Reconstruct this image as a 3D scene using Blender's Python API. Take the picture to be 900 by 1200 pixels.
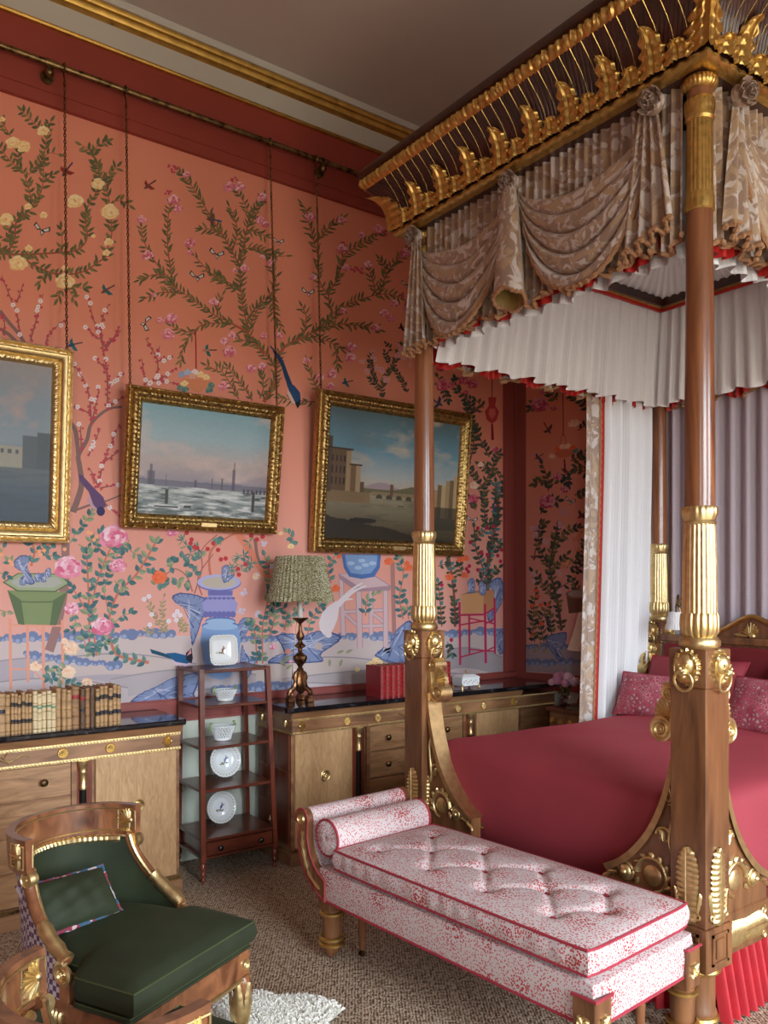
import bpy, math, random
import numpy as np
from mathutils import Matrix, Vector
PI = math.pi
random.seed(7)
scene = bpy.context.scene
for o in list(bpy.data.objects):
    bpy.data.objects.remove(o)
COL = scene.collection
# ------------------------------------------------------------------ camera
# world axes: +X runs along the papered wall (away, right), +Y runs towards that wall, camera above the origin
FPX, EYE, HORIZON, CX = 959.0, 1.6, 690.0, 450.0
HEAD = math.radians(54.0)
FX, FY = math.cos(HEAD), math.sin(HEAD)
RX, RY = FY, -FX
cam_data = bpy.data.cameras.new('camera')
cam = bpy.data.objects.new('camera', cam_data)
COL.objects.link(cam)
cam.location = (0, 0, EYE)
cam.rotation_euler = (PI / 2, 0, HEAD - PI / 2)
cam_data.sensor_width = 36
cam_data.lens = FPX / 1200 * 36
cam_data.shift_y = (HORIZON - 600) / 1200
cam_data.clip_start = 0.05
scene.camera = cam
# ------------------------------------------------------------------ world, daylight, exposure
world = bpy.data.worlds.new('overcast_sky')
scene.world = world
world.use_nodes = True
wnt = world.node_tree
wtc = wnt.nodes.new('ShaderNodeTexCoord'); wsep = wnt.nodes.new('ShaderNodeSeparateXYZ'); wramp = wnt.nodes.new('ShaderNodeValToRGB')
wnt.links.new(wtc.outputs['Generated'], wsep.inputs[0]); wnt.links.new(wsep.outputs[2], wramp.inputs[0])
wel = wramp.color_ramp.elements          # plain overcast sky over darker ground
wel[0].position = 0.0; wel[0].color = (0.30, 0.28, 0.24, 1); wel[1].position = 0.03; wel[1].color = (0.80, 0.905, 1.0, 1)
wnt.links.new(wramp.outputs[0], wnt.nodes['Background'].inputs[0])
wnt.nodes['Background'].inputs[1].default_value = 17.0
WINDOWS = [(-1.5, 0.8), (1.55, 1.6), (3.9, 1.25)]      # centre x, width, in the window wall opposite the papered wall
WIN_Z0, WIN_Z1, WIN_Y = 0.45, 3.3, -1.75
for wx, ww in WINDOWS:                                     # portals: they only guide the sky light through the openings
    ld = bpy.data.lights.new('window_portal', 'AREA')
    ld.shape = 'RECTANGLE'; ld.size = ww; ld.size_y = WIN_Z1 - WIN_Z0
    ld.cycles.is_portal = True
    lo = bpy.data.objects.new('window_portal', ld)
    COL.objects.link(lo)
    lo.location = (wx, WIN_Y + 0.005, (WIN_Z0 + WIN_Z1) / 2)
    lo.rotation_euler = (PI / 2, 0, 0)
scene.view_settings.view_transform = 'Standard'
scene.view_settings.look = 'None'
scene.view_settings.gamma = 1.0
scene.view_settings.use_curve_mapping = False
scene.view_settings.exposure = 0.38

# ------------------------------------------------------------------ photo pixel -> point on a plane of the room
def ray(px, py):
    a = (px - CX) / FPX; b = (HORIZON - py) / FPX
    return (FX + RX * a, FY + RY * a, b)
def onX(px, py, X):
    r = ray(px, py); t = X / r[0]; return Vector((X, r[1] * t, EYE + r[2] * t))
def onY(px, py, Y):
    r = ray(px, py); t = Y / r[1]; return Vector((r[0] * t, Y, EYE + r[2] * t))
def onZ(px, py, Z):
    r = ray(px, py); t = (Z - EYE) / r[2]; return Vector((r[0] * t, r[1] * t, Z))
def srgb(r, g, b):
    f = lambda c: (c / 255 / 12.92) if c / 255 <= 0.04045 else ((c / 255 + 0.055) / 1.055) ** 2.4
    return (f(r), f(g), f(b), 1)

# ------------------------------------------------------------------ materials
def newmat(name):
    m = bpy.data.materials.new(name); m.use_nodes = True
    nt = m.node_tree; return m, nt, nt.nodes['Principled BSDF']
def N(nt, typ, **kw):
    n = nt.nodes.new(typ)
    for k, v in kw.items():
        if k.startswith('i_'):
            n.inputs[k[2:].replace('_', ' ')].default_value = v
        else:
            setattr(n, k, v)
    return n
def ramp(nt, fac, stops):
    r = nt.nodes.new('ShaderNodeValToRGB')
    e = r.color_ramp.elements
    while len(e) < len(stops): e.new(0.5)
    for el, (p, c) in zip(e, stops):
        el.position = p; el.color = c
    nt.links.new(fac, r.inputs[0]); return r.outputs[0]
def mapping(nt, coord='Object', scale=(1, 1, 1), rot=(0, 0, 0)):
    tc = nt.nodes.new('ShaderNodeTexCoord'); mp = nt.nodes.new('ShaderNodeMapping')
    mp.inputs['Scale'].default_value = scale; mp.inputs['Rotation'].default_value = rot
    nt.links.new(tc.outputs[coord], mp.inputs[0]); return mp.outputs[0]
def bump(nt, bs, height, strength=0.3, dist=0.01):
    b = nt.nodes.new('ShaderNodeBump'); b.inputs['Strength'].default_value = strength; b.inputs['Distance'].default_value = dist
    nt.links.new(height, b.inputs['Height']); nt.links.new(b.outputs[0], bs.inputs['Normal'])
def plain(name, col, rough=0.5, metal=0.0, var=0.12, scale=20, bmp=0.0, coat=0.0, sheen=0.0, bscale=None):
    m, nt, bs = newmat(name)
    bs.inputs['Roughness'].default_value = rough; bs.inputs['Metallic'].default_value = metal
    if coat: bs.inputs['Coat Weight'].default_value = coat; bs.inputs['Coat Roughness'].default_value = 0.12
    if sheen:
        bs.inputs['Sheen Weight'].default_value = sheen; bs.inputs['Sheen Roughness'].default_value = 0.4; bs.inputs['Sheen Tint'].default_value = tuple(min(1, c * 1.6) for c in col[:3]) + (1,)
    v = mapping(nt, 'Object')
    nz = N(nt, 'ShaderNodeTexNoise'); nz.inputs['Scale'].default_value = scale; nz.inputs['Detail'].default_value = 4
    nt.links.new(v, nz.inputs['Vector'])
    lo = tuple(c * (1 - var) for c in col[:3]) + (1,); hi = tuple(min(1, c * (1 + var)) for c in col[:3]) + (1,)
    c = ramp(nt, nz.outputs[0], [(0.3, lo), (0.7, hi)])
    nt.links.new(c, bs.inputs['Base Color'])
    if bmp:
        n2 = N(nt, 'ShaderNodeTexNoise'); n2.inputs['Scale'].default_value = bscale or scale * 4; n2.inputs['Detail'].default_value = 3
        nt.links.new(v, n2.inputs['Vector']); bump(nt, bs, n2.outputs[0], bmp, 0.01)
    return m
def wood(name, dark, light, stretch=(1, 1, 9), scale=3.0, rough=0.32, coat=0.25):
    """grain runs along the axis whose stretch value is smallest"""
    m, nt, bs = newmat(name)
    v = mapping(nt, 'Object', stretch)
    nz = N(nt, 'ShaderNodeTexNoise'); nz.inputs['Scale'].default_value = scale; nz.inputs['Detail'].default_value = 6; nz.inputs['Distortion'].default_value = 1.2
    nt.links.new(v, nz.inputs['Vector'])
    c = ramp(nt, nz.outputs[0], [(0.28, dark), (0.5, tuple((a + b) / 2 for a, b in zip(dark, light))), (0.72, light)])
    nt.links.new(c, bs.inputs['Base Color'])
    bs.inputs['Roughness'].default_value = rough
    bs.inputs['Coat Weight'].default_value = coat; bs.inputs['Coat Roughness'].default_value = 0.15
    return m
def vcol(name, rough=0.6, bmp=0.0, scale=300, spec=0.3):
    m, nt, bs = newmat(name)
    a = nt.nodes.new('ShaderNodeVertexColor'); a.layer_name = 'paint'
    nt.links.new(a.outputs[0], bs.inputs['Base Color'])
    bs.inputs['Roughness'].default_value = rough; bs.inputs['Specular IOR Level'].default_value = spec
    if bmp:
        n2 = N(nt, 'ShaderNodeTexNoise'); n2.inputs['Scale'].default_value = scale
        nt.links.new(mapping(nt, 'Object'), n2.inputs['Vector']); bump(nt, bs, n2.outputs[0], bmp, 0.003)
    return m

# ------------------------------------------------------------------ mesh builder
class MB:
    def __init__(s):
        s.v = []; s.f = []; s.m = []; s.uv = []; s.c = []; s.xf = None; s.mi = 0; s.col = None
    def add(s, verts, faces, uv=None):
        b = len(s.v)
        if s.xf is not None: verts = [s.xf @ Vector(p) for p in verts]
        s.v.extend([tuple(p) for p in verts])
        s.uv.extend(uv if uv else [(p[0], p[2]) for p in verts])
        for f in faces:
            s.f.append(tuple(i + b for i in f)); s.m.append(s.mi)
            if s.col: s.c.append(s.col)
    def box(s, x0, x1, y0, y1, z0, z1, bev=0.0):
        if x0 > x1: x0, x1 = x1, x0
        if y0 > y1: y0, y1 = y1, y0
        if z0 > z1: z0, z1 = z1, z0
        if bev <= 0:
            v = [(x, y, z) for x in (x0, x1) for y in (y0, y1) for z in (z0, z1)]
            s.add(v, [(0, 1, 3, 2), (4, 6, 7, 5), (0, 4, 5, 1), (2, 3, 7, 6), (0, 2, 6, 4), (1, 5, 7, 3)]); return
        b = min(bev, (x1 - x0) / 2.01, (y1 - y0) / 2.01, (z1 - z0) / 2.01)
        v = []; ix = {}
        for i, x in enumerate((x0, x1)):
            for j, y in enumerate((y0, y1)):
                for k, z in enumerate((z0, z1)):
                    sx, sy, sz = (1 - 2 * i) * b, (1 - 2 * j) * b, (1 - 2 * k) * b
                    for a, q in enumerate(((x, y + sy, z + sz), (x + sx, y, z + sz), (x + sx, y + sy, z))):
                        ix[i, j, k, a] = len(v); v.append(q)
        f = []
        for i in (0, 1):
            q = [ix[i, 0, 0, 0], ix[i, 0, 1, 0], ix[i, 1, 1, 0], ix[i, 1, 0, 0]]; f.append(q if i == 0 else q[::-1])
            q = [ix[0, i, 0, 1], ix[1, i, 0, 1], ix[1, i, 1, 1], ix[0, i, 1, 1]]; f.append(q if i == 0 else q[::-1])
            q = [ix[0, 0, i, 2], ix[0, 1, i, 2], ix[1, 1, i, 2], ix[1, 0, i, 2]]; f.append(q if i == 0 else q[::-1])
        for i in (0, 1):
            for j in (0, 1):
                q = [ix[i, j, 0, 0], ix[i, j, 1, 0], ix[i, j, 1, 1], ix[i, j, 0, 1]]; f.append(q if i != j else q[::-1])
                q = [ix[i, 0, j, 0], ix[i, 0, j, 2], ix[i, 1, j, 2], ix[i, 1, j, 0]]; f.append(q if i != j else q[::-1])
                q = [ix[0, i, j, 1], ix[1, i, j, 1], ix[1, i, j, 2], ix[0, i, j, 2]]; f.append(q if i != j else q[::-1])
                for k in (0, 1):
                    q = [ix[i, j, k, 0], ix[i, j, k, 1], ix[i, j, k, 2]]; f.append(q if (i + j + k) % 2 == 0 else q[::-1])
        s.add(v, f)
    def grid(s, fn, nu, nv, closeu=False, closev=False, uv=None, flip=False):
        v = []; uvs = []
        for i in range(nu + (0 if closeu else 1)):
            for j in range(nv + (0 if closev else 1)):
                v.append(fn(i / nu, j / nv)); uvs.append(uv(i / nu, j / nv) if uv else (v[-1][0], v[-1][2]))
        W = nv + (0 if closev else 1); U = nu + (0 if closeu else 1); f = []
        for i in range(nu):
            for j in range(nv):
                a, b = i % U, (i + 1) % U; c, d = j % W, (j + 1) % W
                q = (a * W + c, b * W + c, b * W + d, a * W + d)
                f.append(q[::-1] if flip else q)
        s.add(v, f, uvs)
    def tube(s, pts, r, n=8, closed=False, cap=True, flat=1.0, up=None):
        pts = [Vector(p) for p in pts]; L = len(pts)
        rr = r if isinstance(r, (list, tuple)) else [r] * L
        tang = []
        for i in range(L):
            if closed: t = pts[(i + 1) % L] - pts[i - 1]
            else: t = pts[min(i + 1, L - 1)] - pts[max(i - 1, 0)]
            tang.append(t.normalized() if t.length > 1e-9 else Vector((0, 0, 1)))
        u = Vector(up) if up else (Vector((0, 0, 1)) if abs(tang[0].z) < 0.9 else Vector((1, 0, 0)))
        u = (u - tang[0] * u.dot(tang[0])).normalized(); v = []
        for i in range(L):
            u = (u - tang[i] * u.dot(tang[i]))
            u = u.normalized() if u.length > 1e-9 else tang[i].orthogonal().normalized()
            w = tang[i].cross(u)
            for k in range(n):
                a = 2 * PI * k / n
                v.append(pts[i] + u * (math.cos(a) * rr[i] * flat) + w * (math.sin(a) * rr[i]))
        f = []
        for i in range(L if closed else L - 1):
            j = (i + 1) % L
            for k in range(n):
                k2 = (k + 1) % n
                f.append((i * n + k, i * n + k2, j * n + k2, j * n + k))
        if cap and not closed:
            f.append(tuple(range(n))[::-1]); f.append(tuple((L - 1) * n + k for k in range(n)))
        s.add(v, f)
    def lathe(s, prof, n=24, cx=0, cy=0, mod=None, cap=True):
        v = []
        for i, (r, z) in enumerate(prof):
            for k in range(n):
                a = 2 * PI * k / n; q = r * (mod(a, i) if mod else 1)
                v.append((cx + q * math.cos(a), cy + q * math.sin(a), z))
        f = []
        for i in range(len(prof) - 1):
            for k in range(n):
                k2 = (k + 1) % n
                f.append((i * n + k, i * n + k2, (i + 1) * n + k2, (i + 1) * n + k))
        if cap:
            f.append(tuple(range(n))[::-1]); f.append(tuple((len(prof) - 1) * n + k for k in range(n)))
        s.add(v, f)
    def prism(s, poly, d0, d1, axis='y'):
        """outline (a,b) extruded from d0 to d1 along the axis: x -> (y,z), y -> (x,z), z -> (x,y)"""
        n = len(poly)
        mk = {'x': lambda a, b, d: (d, a, b), 'y': lambda a, b, d: (a, d, b), 'z': lambda a, b, d: (a, b, d)}[axis]
        v = [mk(a, b, d0) for a, b in poly] + [mk(a, b, d1) for a, b in poly]
        f = [tuple(range(n))[::-1], tuple(range(n, 2 * n))] + [(i, (i + 1) % n, n + (i + 1) % n, n + i) for i in range(n)]
        s.add(v, f)
    def ball(s, c, rx, ry=None, rz=None, nu=10, nv=6):
        ry = ry or rx; rz = rz or rx
        def fn(u, v):
            a = 2 * PI * u; b = PI * (v - 0.5) * 0.998
            return (c[0] + rx * math.cos(a) * math.cos(b), c[1] + ry * math.sin(a) * math.cos(b), c[2] + rz * math.sin(b))
        s.grid(fn, nu, nv, closeu=True)
    # relief ornaments, in a local frame: x across, y along, z out of the surface; M places them
    def at(s, M):
        s._old = s.xf; s.xf = M if s.xf is None else s.xf @ M; return s
    def off(s): s.xf = s._old
    def lobe(s, L, W, Hh, x=0, y=0, ang=0, lobes=0, curl=0.0, nu=6, nv=4, rib=0.0, base=0.35, la=0.26):
        ca, sa = math.cos(ang), math.sin(ang)
        def fn(u, v):
            w = W * (base + (1 - base) * math.sin(PI * min(1, u * 0.62 + 0.02))) * (1 if u < 0.62 else math.sqrt(max(0.02, 1 - ((u - 0.62) / 0.385) ** 2)))
            if lobes: w *= 1 - la + la * abs(math.sin(lobes * PI * u))
            t = v * 2 - 1
            px = t * w / 2; py = u * L; pz = Hh * (1 - t * t) + (rib * (1 - abs(math.cos(lobes * PI * u))) * abs(t) if lobes else 0) + curl * u * u * u
            return (x + px * ca + py * sa, y - px * sa + py * ca, pz)
        s.grid(fn, nu, nv)
    def fan(s, L, W, Hh, n=9, spread=1.2, x=0, y=0):
        for i in range(n):
            a = -spread + 2 * spread * i / (n - 1)
            s.lobe(L * (1 - 0.25 * abs(a) / spread), W, Hh, x, y, a, nu=4, nv=2)
    def spiral(s, cx, cy, r0, r1, a0, turns, rad, z=0.0, n=26, taper=0.5):
        pts = []; rr = []
        for i in range(n + 1):
            t = i / n; a = a0 + turns * 2 * PI * t; r = r0 + (r1 - r0) * t
            pts.append((cx + r * math.cos(a), cy + r * math.sin(a), z)); rr.append(rad * (1 - (1 - taper) * t))
        s.tube(pts, rr, 6, up=(0, 0, 1))
    def rosette(s, r, h, petals=10, n=30):
        def fn(u, v):
            a = 2 * PI * u
            q = v * r * (1.0 if v < 0.9 else 1.0)
            z = h * (0.9 * math.exp(-(v / 0.2) ** 2) + 0.55 * (0.55 + 0.45 * abs(math.cos(a * petals / 2))) * math.exp(-((v - 0.5) / 0.22) ** 2) + 0.8 * math.exp(-((v - 0.88) / 0.09) ** 2)) * (1 if v < 0.99 else 0)
            return (q * math.cos(a), q * math.sin(a), z)
        s.grid(fn, n, 10, closeu=True)
    def build(s, name, mats, parent=None, smooth=40, world=True):
        me = bpy.data.meshes.new(name)
        v = s.v
        if parent is not None and world:
            r = parent
            while r.parent: r = r.parent
            inv = r.matrix_basis.inverted()
            v = [tuple(inv @ Vector(p)) for p in v]
        me.from_pydata(v, [], s.f)
        mats = mats if isinstance(mats, (list, tuple)) else [mats]
        for m in mats: me.materials.append(m)
        n = len(me.polygons)
        me.polygons.foreach_set('material_index', s.m[:n])
        if smooth:
            me.polygons.foreach_set('use_smooth', [True] * n)
            me.set_sharp_from_angle(angle=math.radians(smooth))
        uvl = me.uv_layers.new(name='UVMap')
        li = np.zeros(len(me.loops), dtype=np.int32); me.loops.foreach_get('vertex_index', li)
        uvl.data.foreach_set('uv', np.array(s.uv, dtype=np.float32)[li].ravel())
        if s.c and len(s.c) == n:
            ca = me.color_attributes.new('paint', 'FLOAT_COLOR', 'CORNER')
            tot = np.zeros(n, dtype=np.int32); me.polygons.foreach_get('loop_total', tot)
            ca.data.foreach_set('color', np.repeat(np.array(s.c, dtype=np.float32), tot, axis=0).ravel())
        me.update()
        o = bpy.data.objects.new(name, me); COL.objects.link(o)
        if parent is not None: o.parent = parent
        return o
def tag(o, label=None, cat=None, group=None, kind=None):
    if label: o['label'] = label
    if cat: o['category'] = cat
    if group: o['group'] = group
    if kind: o['kind'] = kind
    return o
def thing(name, loc, rz=0, label=None, cat=None, group=None, kind=None):
    o = bpy.data.objects.new(name, None); COL.objects.link(o)
    o.location = loc; o.rotation_euler = (0, 0, rz); o.empty_display_size = 0.1
    o.matrix_basis = Matrix.Translation(loc) @ Matrix.Rotation(rz, 4, 'Z')
    return tag(o, label, cat, group, kind)
def copy_tree(o, parent=None):
    c = o.copy(); COL.objects.link(c); c.parent = parent
    for ch in list(o.children): copy_tree(ch, c)
    return c
def frameM(o, x, y, z=None):
    x = Vector(x).normalized(); y = Vector(y).normalized(); z = Vector(z).normalized() if z else x.cross(y)
    return Matrix(((x.x, y.x, z.x, o[0]), (x.y, y.y, z.y, o[1]), (x.z, y.z, z.z, o[2]), (0, 0, 0, 1)))
def smooth_pts(pts, k=6):
    pts = [Vector(p) for p in pts]; out = []
    for i in range(len(pts) - 1):
        p0 = pts[max(i - 1, 0)]; p1 = pts[i]; p2 = pts[i + 1]; p3 = pts[min(i + 2, len(pts) - 1)]
        for j in range(k):
            t = j / k
            out.append(0.5 * ((2 * p1) + (p2 - p0) * t + (2 * p0 - 5 * p1 + 4 * p2 - p3) * t * t + (3 * p1 - p0 - 3 * p2 + p3) * t ** 3))
    out.append(pts[-1]); return out
# ------------------------------------------------------------------ shared materials
M = {}
def gold(name, col, rough=0.34, dirt=(0.10, 0.055, 0.02, 1), amount=0.46, scale=38):
    m, nt, bs = newmat(name)
    v = mapping(nt, 'Object')
    nz = N(nt, 'ShaderNodeTexNoise'); nz.inputs['Scale'].default_value = scale; nz.inputs['Detail'].default_value = 5
    nt.links.new(v, nz.inputs['Vector'])
    c = ramp(nt, nz.outputs[0], [(amount - 0.16, dirt), (amount, tuple(x * 0.75 for x in col[:3]) + (1,)), (0.66, col)])
    nt.links.new(c, bs.inputs['Base Color'])
    bs.inputs['Metallic'].default_value = 0.95; bs.inputs['Roughness'].default_value = rough
    bump(nt, bs, nz.outputs[0], 0.25, 0.004)
    return m
M['gilt'] = gold('gilt_bronze', (0.82, 0.62, 0.30, 1), 0.38, amount=0.28)
M['gilt_dark'] = gold('aged_gilt', (0.70, 0.45, 0.14, 1), 0.38, amount=0.36)
M['gilt_frame'] = gold('frame_gilt', (0.56, 0.37, 0.13, 1), 0.4, amount=0.46, scale=60)
M['gilt_matte'] = gold('matte_gilt_band', (0.62, 0.42, 0.2, 1), 0.45, (0.3, 0.17, 0.07, 1), 0.3, 30)
M['gilt_paint'] = gold('cornice_gilt', (0.68, 0.41, 0.10, 1), 0.42, amount=0.35, scale=15)
M['brass_dark'] = gold('dark_brass', (0.30, 0.19, 0.08, 1), 0.38, (0.05, 0.03, 0.015, 1), 0.5, 30)
M['bronze'] = gold('brown_bronze', (0.34, 0.17, 0.08, 1), 0.38, (0.08, 0.04, 0.025, 1), 0.5, 50)
M['mahog'] = wood('red_mahogany', srgb(84, 36, 24), srgb(132, 64, 42), (6, 6, 1), 2.5, 0.28)
M['mahog_x'] = wood('red_mahogany_flat', srgb(74, 32, 22), srgb(120, 58, 38), (1, 6, 6), 2.5, 0.3, 0.2)
M['walnut'] = wood('bed_mahogany', srgb(86, 52, 31), srgb(146, 97, 60), (7, 7, 1), 2.2, 0.34)
M['walnut_h'] = wood('cabinet_mahogany', srgb(104, 70, 46), srgb(168, 122, 84), (1, 5, 7), 2.0, 0.36, 0.15)
M['satin'] = wood('cabinet_satinwood', srgb(170, 128, 86), srgb(200, 160, 114), (9, 9, 2.0), 6.0, 0.4, 0.12)
M['drawer'] = wood('drawer_figured_wood', srgb(136, 96, 62), srgb(184, 140, 98), (1.5, 8, 9), 3.4, 0.38, 0.15)
M['column_wood'] = wood('column_mahogany', srgb(96, 56, 34), srgb(156, 100, 64), (8, 8, 0.7), 2.4, 0.28, 0.4)
M['canopy_wood'] = wood('canopy_dark_mahogany', srgb(42, 20, 15), srgb(74, 38, 28), (4, 4, 1), 3, 0.3)
M['chairwood'] = wood('chair_rosewood', srgb(86, 48, 30), srgb(156, 100, 64), (3, 3, 2), 4.0, 0.24, 0.5)
M['blackwood'] = plain('ebonised_wood', srgb(22, 20, 20), 0.25)
m, nt, bs = newmat('black_marble'); M['marble'] = m
nz = N(nt, 'ShaderNodeTexNoise'); nz.inputs['Scale'].default_value = 26; nz.inputs['Detail'].default_value = 8
nt.links.new(mapping(nt), nz.inputs['Vector'])
nt.links.new(ramp(nt, nz.outputs[0], [(0.45, srgb(20, 20, 23)), (0.62, srgb(36, 36, 40)), (0.74, srgb(70, 70, 76))]), bs.inputs['Base Color'])
bs.inputs['Roughness'].default_value = 0.1; bs.inputs['Coat Weight'].default_value = 0.3; bs.inputs['Coat Roughness'].default_value = 0.05
M['redpaint'] = plain('dark_rose_paint', srgb(150, 72, 64), 0.5, var=0.05, scale=3)
M['frieze'] = plain('brick_rose_paint', srgb(148, 58, 44), 0.55, var=0.06, scale=3)
M['white'] = plain('off_white_paint', srgb(196, 190, 176), 0.6, var=0.03, scale=2)
M['sage'] = plain('pale_sage_paint', srgb(204, 208, 192), 0.6, var=0.04, scale=3)
M['ceiling'] = plain('taupe_ceiling_paint', srgb(200, 188, 176), 0.8, var=0.05, scale=1.2)
# hand painted paper: coral higher up, paling to rose towards the bottom
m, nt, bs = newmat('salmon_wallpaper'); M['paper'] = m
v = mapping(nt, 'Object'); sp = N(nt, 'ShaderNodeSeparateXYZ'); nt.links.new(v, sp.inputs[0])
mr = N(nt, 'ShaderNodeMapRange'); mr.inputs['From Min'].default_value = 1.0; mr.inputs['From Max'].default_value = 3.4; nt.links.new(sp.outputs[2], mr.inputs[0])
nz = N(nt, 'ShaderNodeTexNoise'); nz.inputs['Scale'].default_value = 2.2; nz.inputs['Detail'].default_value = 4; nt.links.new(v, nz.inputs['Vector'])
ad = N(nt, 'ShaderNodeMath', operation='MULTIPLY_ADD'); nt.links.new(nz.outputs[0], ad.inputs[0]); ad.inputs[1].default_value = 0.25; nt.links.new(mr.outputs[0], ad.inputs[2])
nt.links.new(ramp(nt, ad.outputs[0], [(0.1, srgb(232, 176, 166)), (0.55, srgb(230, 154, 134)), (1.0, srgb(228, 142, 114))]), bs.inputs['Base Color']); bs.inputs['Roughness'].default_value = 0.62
M['print'] = vcol('printed_wallpaper', 0.65)
M['canvas'] = vcol('oil_paint', 0.42, 0.25, 260, 0.4)
# sisal floor
m, nt, bs = newmat('woven_sisal'); M['sisal'] = m
v = mapping(nt, 'Object', (1, 1, 1), (0, 0, 0.6))
vo = N(nt, 'ShaderNodeTexVoronoi'); vo.inputs['Scale'].default_value = 85
wv = N(nt, 'ShaderNodeTexWave'); wv.inputs['Scale'].default_value = 26; wv.inputs['Distortion'].default_value = 3; wv.inputs['Detail'].default_value = 2
nz = N(nt, 'ShaderNodeTexNoise'); nz.inputs['Scale'].default_value = 60; nz.inputs['Detail'].default_value = 6
for t in (vo, wv, nz): nt.links.new(v, t.inputs['Vector'])
mx = N(nt, 'ShaderNodeMath', operation='MULTIPLY_ADD'); nt.links.new(vo.outputs['Distance'], mx.inputs[0]); mx.inputs[1].default_value = 0.5; nt.links.new(nz.outputs[0], mx.inputs[2])
mx2 = N(nt, 'ShaderNodeMath', operation='MULTIPLY_ADD'); nt.links.new(wv.outputs['Fac'], mx2.inputs[0]); mx2.inputs[1].default_value = 0.22; nt.links.new(mx.outputs[0], mx2.inputs[2])
nt.links.new(ramp(nt, mx2.outputs[0], [(0.45, srgb(74, 52, 38)), (0.72, srgb(126, 98, 76)), (0.96, srgb(194, 174, 150))]), bs.inputs['Base Color'])
bs.inputs['Roughness'].default_value = 0.85; bump(nt, bs, mx2.outputs[0], 0.7, 0.012)
# damask of the outer bed hangings (UV in metres of cloth)
m, nt, bs = newmat('taupe_silk_damask'); M['damask'] = m
v = mapping(nt, 'UV', (1, 1, 1))
n1 = N(nt, 'ShaderNodeTexNoise'); n1.inputs['Scale'].default_value = 11; n1.inputs['Detail'].default_value = 2.5; n1.inputs['Distortion'].default_value = 1.6
n2 = N(nt, 'ShaderNodeTexNoise'); n2.inputs['Scale'].default_value = 300; n2.inputs['Detail'].default_value = 2
n3 = N(nt, 'ShaderNodeTexNoise'); n3.inputs['Scale'].default_value = 7; n3.inputs['Detail'].default_value = 4; n3.inputs['Distortion'].default_value = 2.2
for t in (n1, n2, n3): nt.links.new(v, t.inputs['Vector'])
c1 = ramp(nt, n1.outputs[0], [(0.50, srgb(150, 124, 106)), (0.53, srgb(196, 184, 178))])
c2 = ramp(nt, n3.outputs[0], [(0.52, (0, 0, 0, 1)), (0.56, (1, 1, 1, 1))])
mixn = N(nt, 'ShaderNodeMix', data_type='RGBA'); nt.links.new(c2, mixn.inputs['Factor']); nt.links.new(c1, mixn.inputs['A']); mixn.inputs['B'].default_value = srgb(172, 144, 116)
nt.links.new(mixn.outputs['Result'], bs.inputs['Base Color'])
bs.inputs['Roughness'].default_value = 0.5; bs.inputs['Sheen Weight'].default_value = 0.3
bump(nt, bs, n2.outputs[0], 0.15, 0.002)
M['fringe'] = plain('taupe_fringe', srgb(168, 124, 88), 0.8, var=0.3, scale=160, bmp=0.5)
M['redlining'] = plain('scarlet_silk_lining', srgb(176, 26, 18), 0.45, var=0.1, scale=8)
# white figured cotton of the inner hangings
m, nt, bs = newmat('white_figured_cotton'); M['cotton'] = m
v = mapping(nt, 'UV', (1, 1, 1), (0, 0, 0.785))
ck = N(nt, 'ShaderNodeTexChecker'); ck.inputs['Scale'].default_value = 130
ck.inputs['Color1'].default_value = srgb(232, 230, 230); ck.inputs['Color2'].default_value = srgb(222, 219, 221)
nt.links.new(v, ck.inputs['Vector']); nt.links.new(ck.outputs['Color'], bs.inputs['Base Color'])
bs.inputs['Roughness'].default_value = 0.85; bump(nt, bs, ck.outputs['Fac'], 0.25, 0.003)
bs.inputs['Subsurface Weight'].default_value = 0.0
M['cotton_shaded'] = M['cotton'].copy(); M['cotton_shaded'].name = 'shaded_figured_cotton'  # white cotton copy for the head curtain, its shade put into the colour
for nd in M['cotton_shaded'].node_tree.nodes:
    if nd.type == 'TEX_CHECKER': nd.inputs['Color1'].default_value = srgb(188, 173, 179); nd.inputs['Color2'].default_value = srgb(174, 160, 167)
# dotted upholstery
m, nt, bs = newmat('red_dotted_linen'); M['dots'] = m
v = mapping(nt, 'Object', (1, 1, 1), (0.5, 0.7, 0.3))
vo = N(nt, 'ShaderNodeTexVoronoi'); vo.inputs['Scale'].default_value = 118; vo.inputs['Randomness'].default_value = 0.85
big = N(nt, 'ShaderNodeTexVoronoi'); big.inputs['Scale'].default_value = 7.2; big.inputs['Randomness'].default_value = 0.45
nz = N(nt, 'ShaderNodeTexNoise'); nz.inputs['Scale'].default_value = 9; nz.inputs['Detail'].default_value = 2
for t in (vo, big, nz): nt.links.new(v, t.inputs['Vector'])
th = ramp(nt, big.outputs['Distance'], [(0.12, (1, 1, 1, 1)), (0.55, (0, 0, 0, 1))])
thr = N(nt, 'ShaderNodeMath', operation='MULTIPLY_ADD'); nt.links.new(th, thr.inputs[0]); thr.inputs[1].default_value = 0.13; thr.inputs[2].default_value = 0.37
ls = N(nt, 'ShaderNodeMath', operation='LESS_THAN'); nt.links.new(vo.outputs['Distance'], ls.inputs[0]); nt.links.new(thr.outputs[0], ls.inputs[1])
dotc = ramp(nt, th, [(0.2, srgb(192, 98, 98)), (0.8, srgb(176, 60, 56))])
mixn = N(nt, 'ShaderNodeMix', data_type='RGBA'); nt.links.new(ls.outputs[0], mixn.inputs['Factor']); mixn.inputs['A'].default_value = srgb(206, 192, 190); nt.links.new(dotc, mixn.inputs['B'])
nt.links.new(mixn.outputs['Result'], bs.inputs['Base Color']); bs.inputs['Roughness'].default_value = 0.85
M['piping'] = plain('dark_rose_piping', srgb(158, 46, 60), 0.7)
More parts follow.
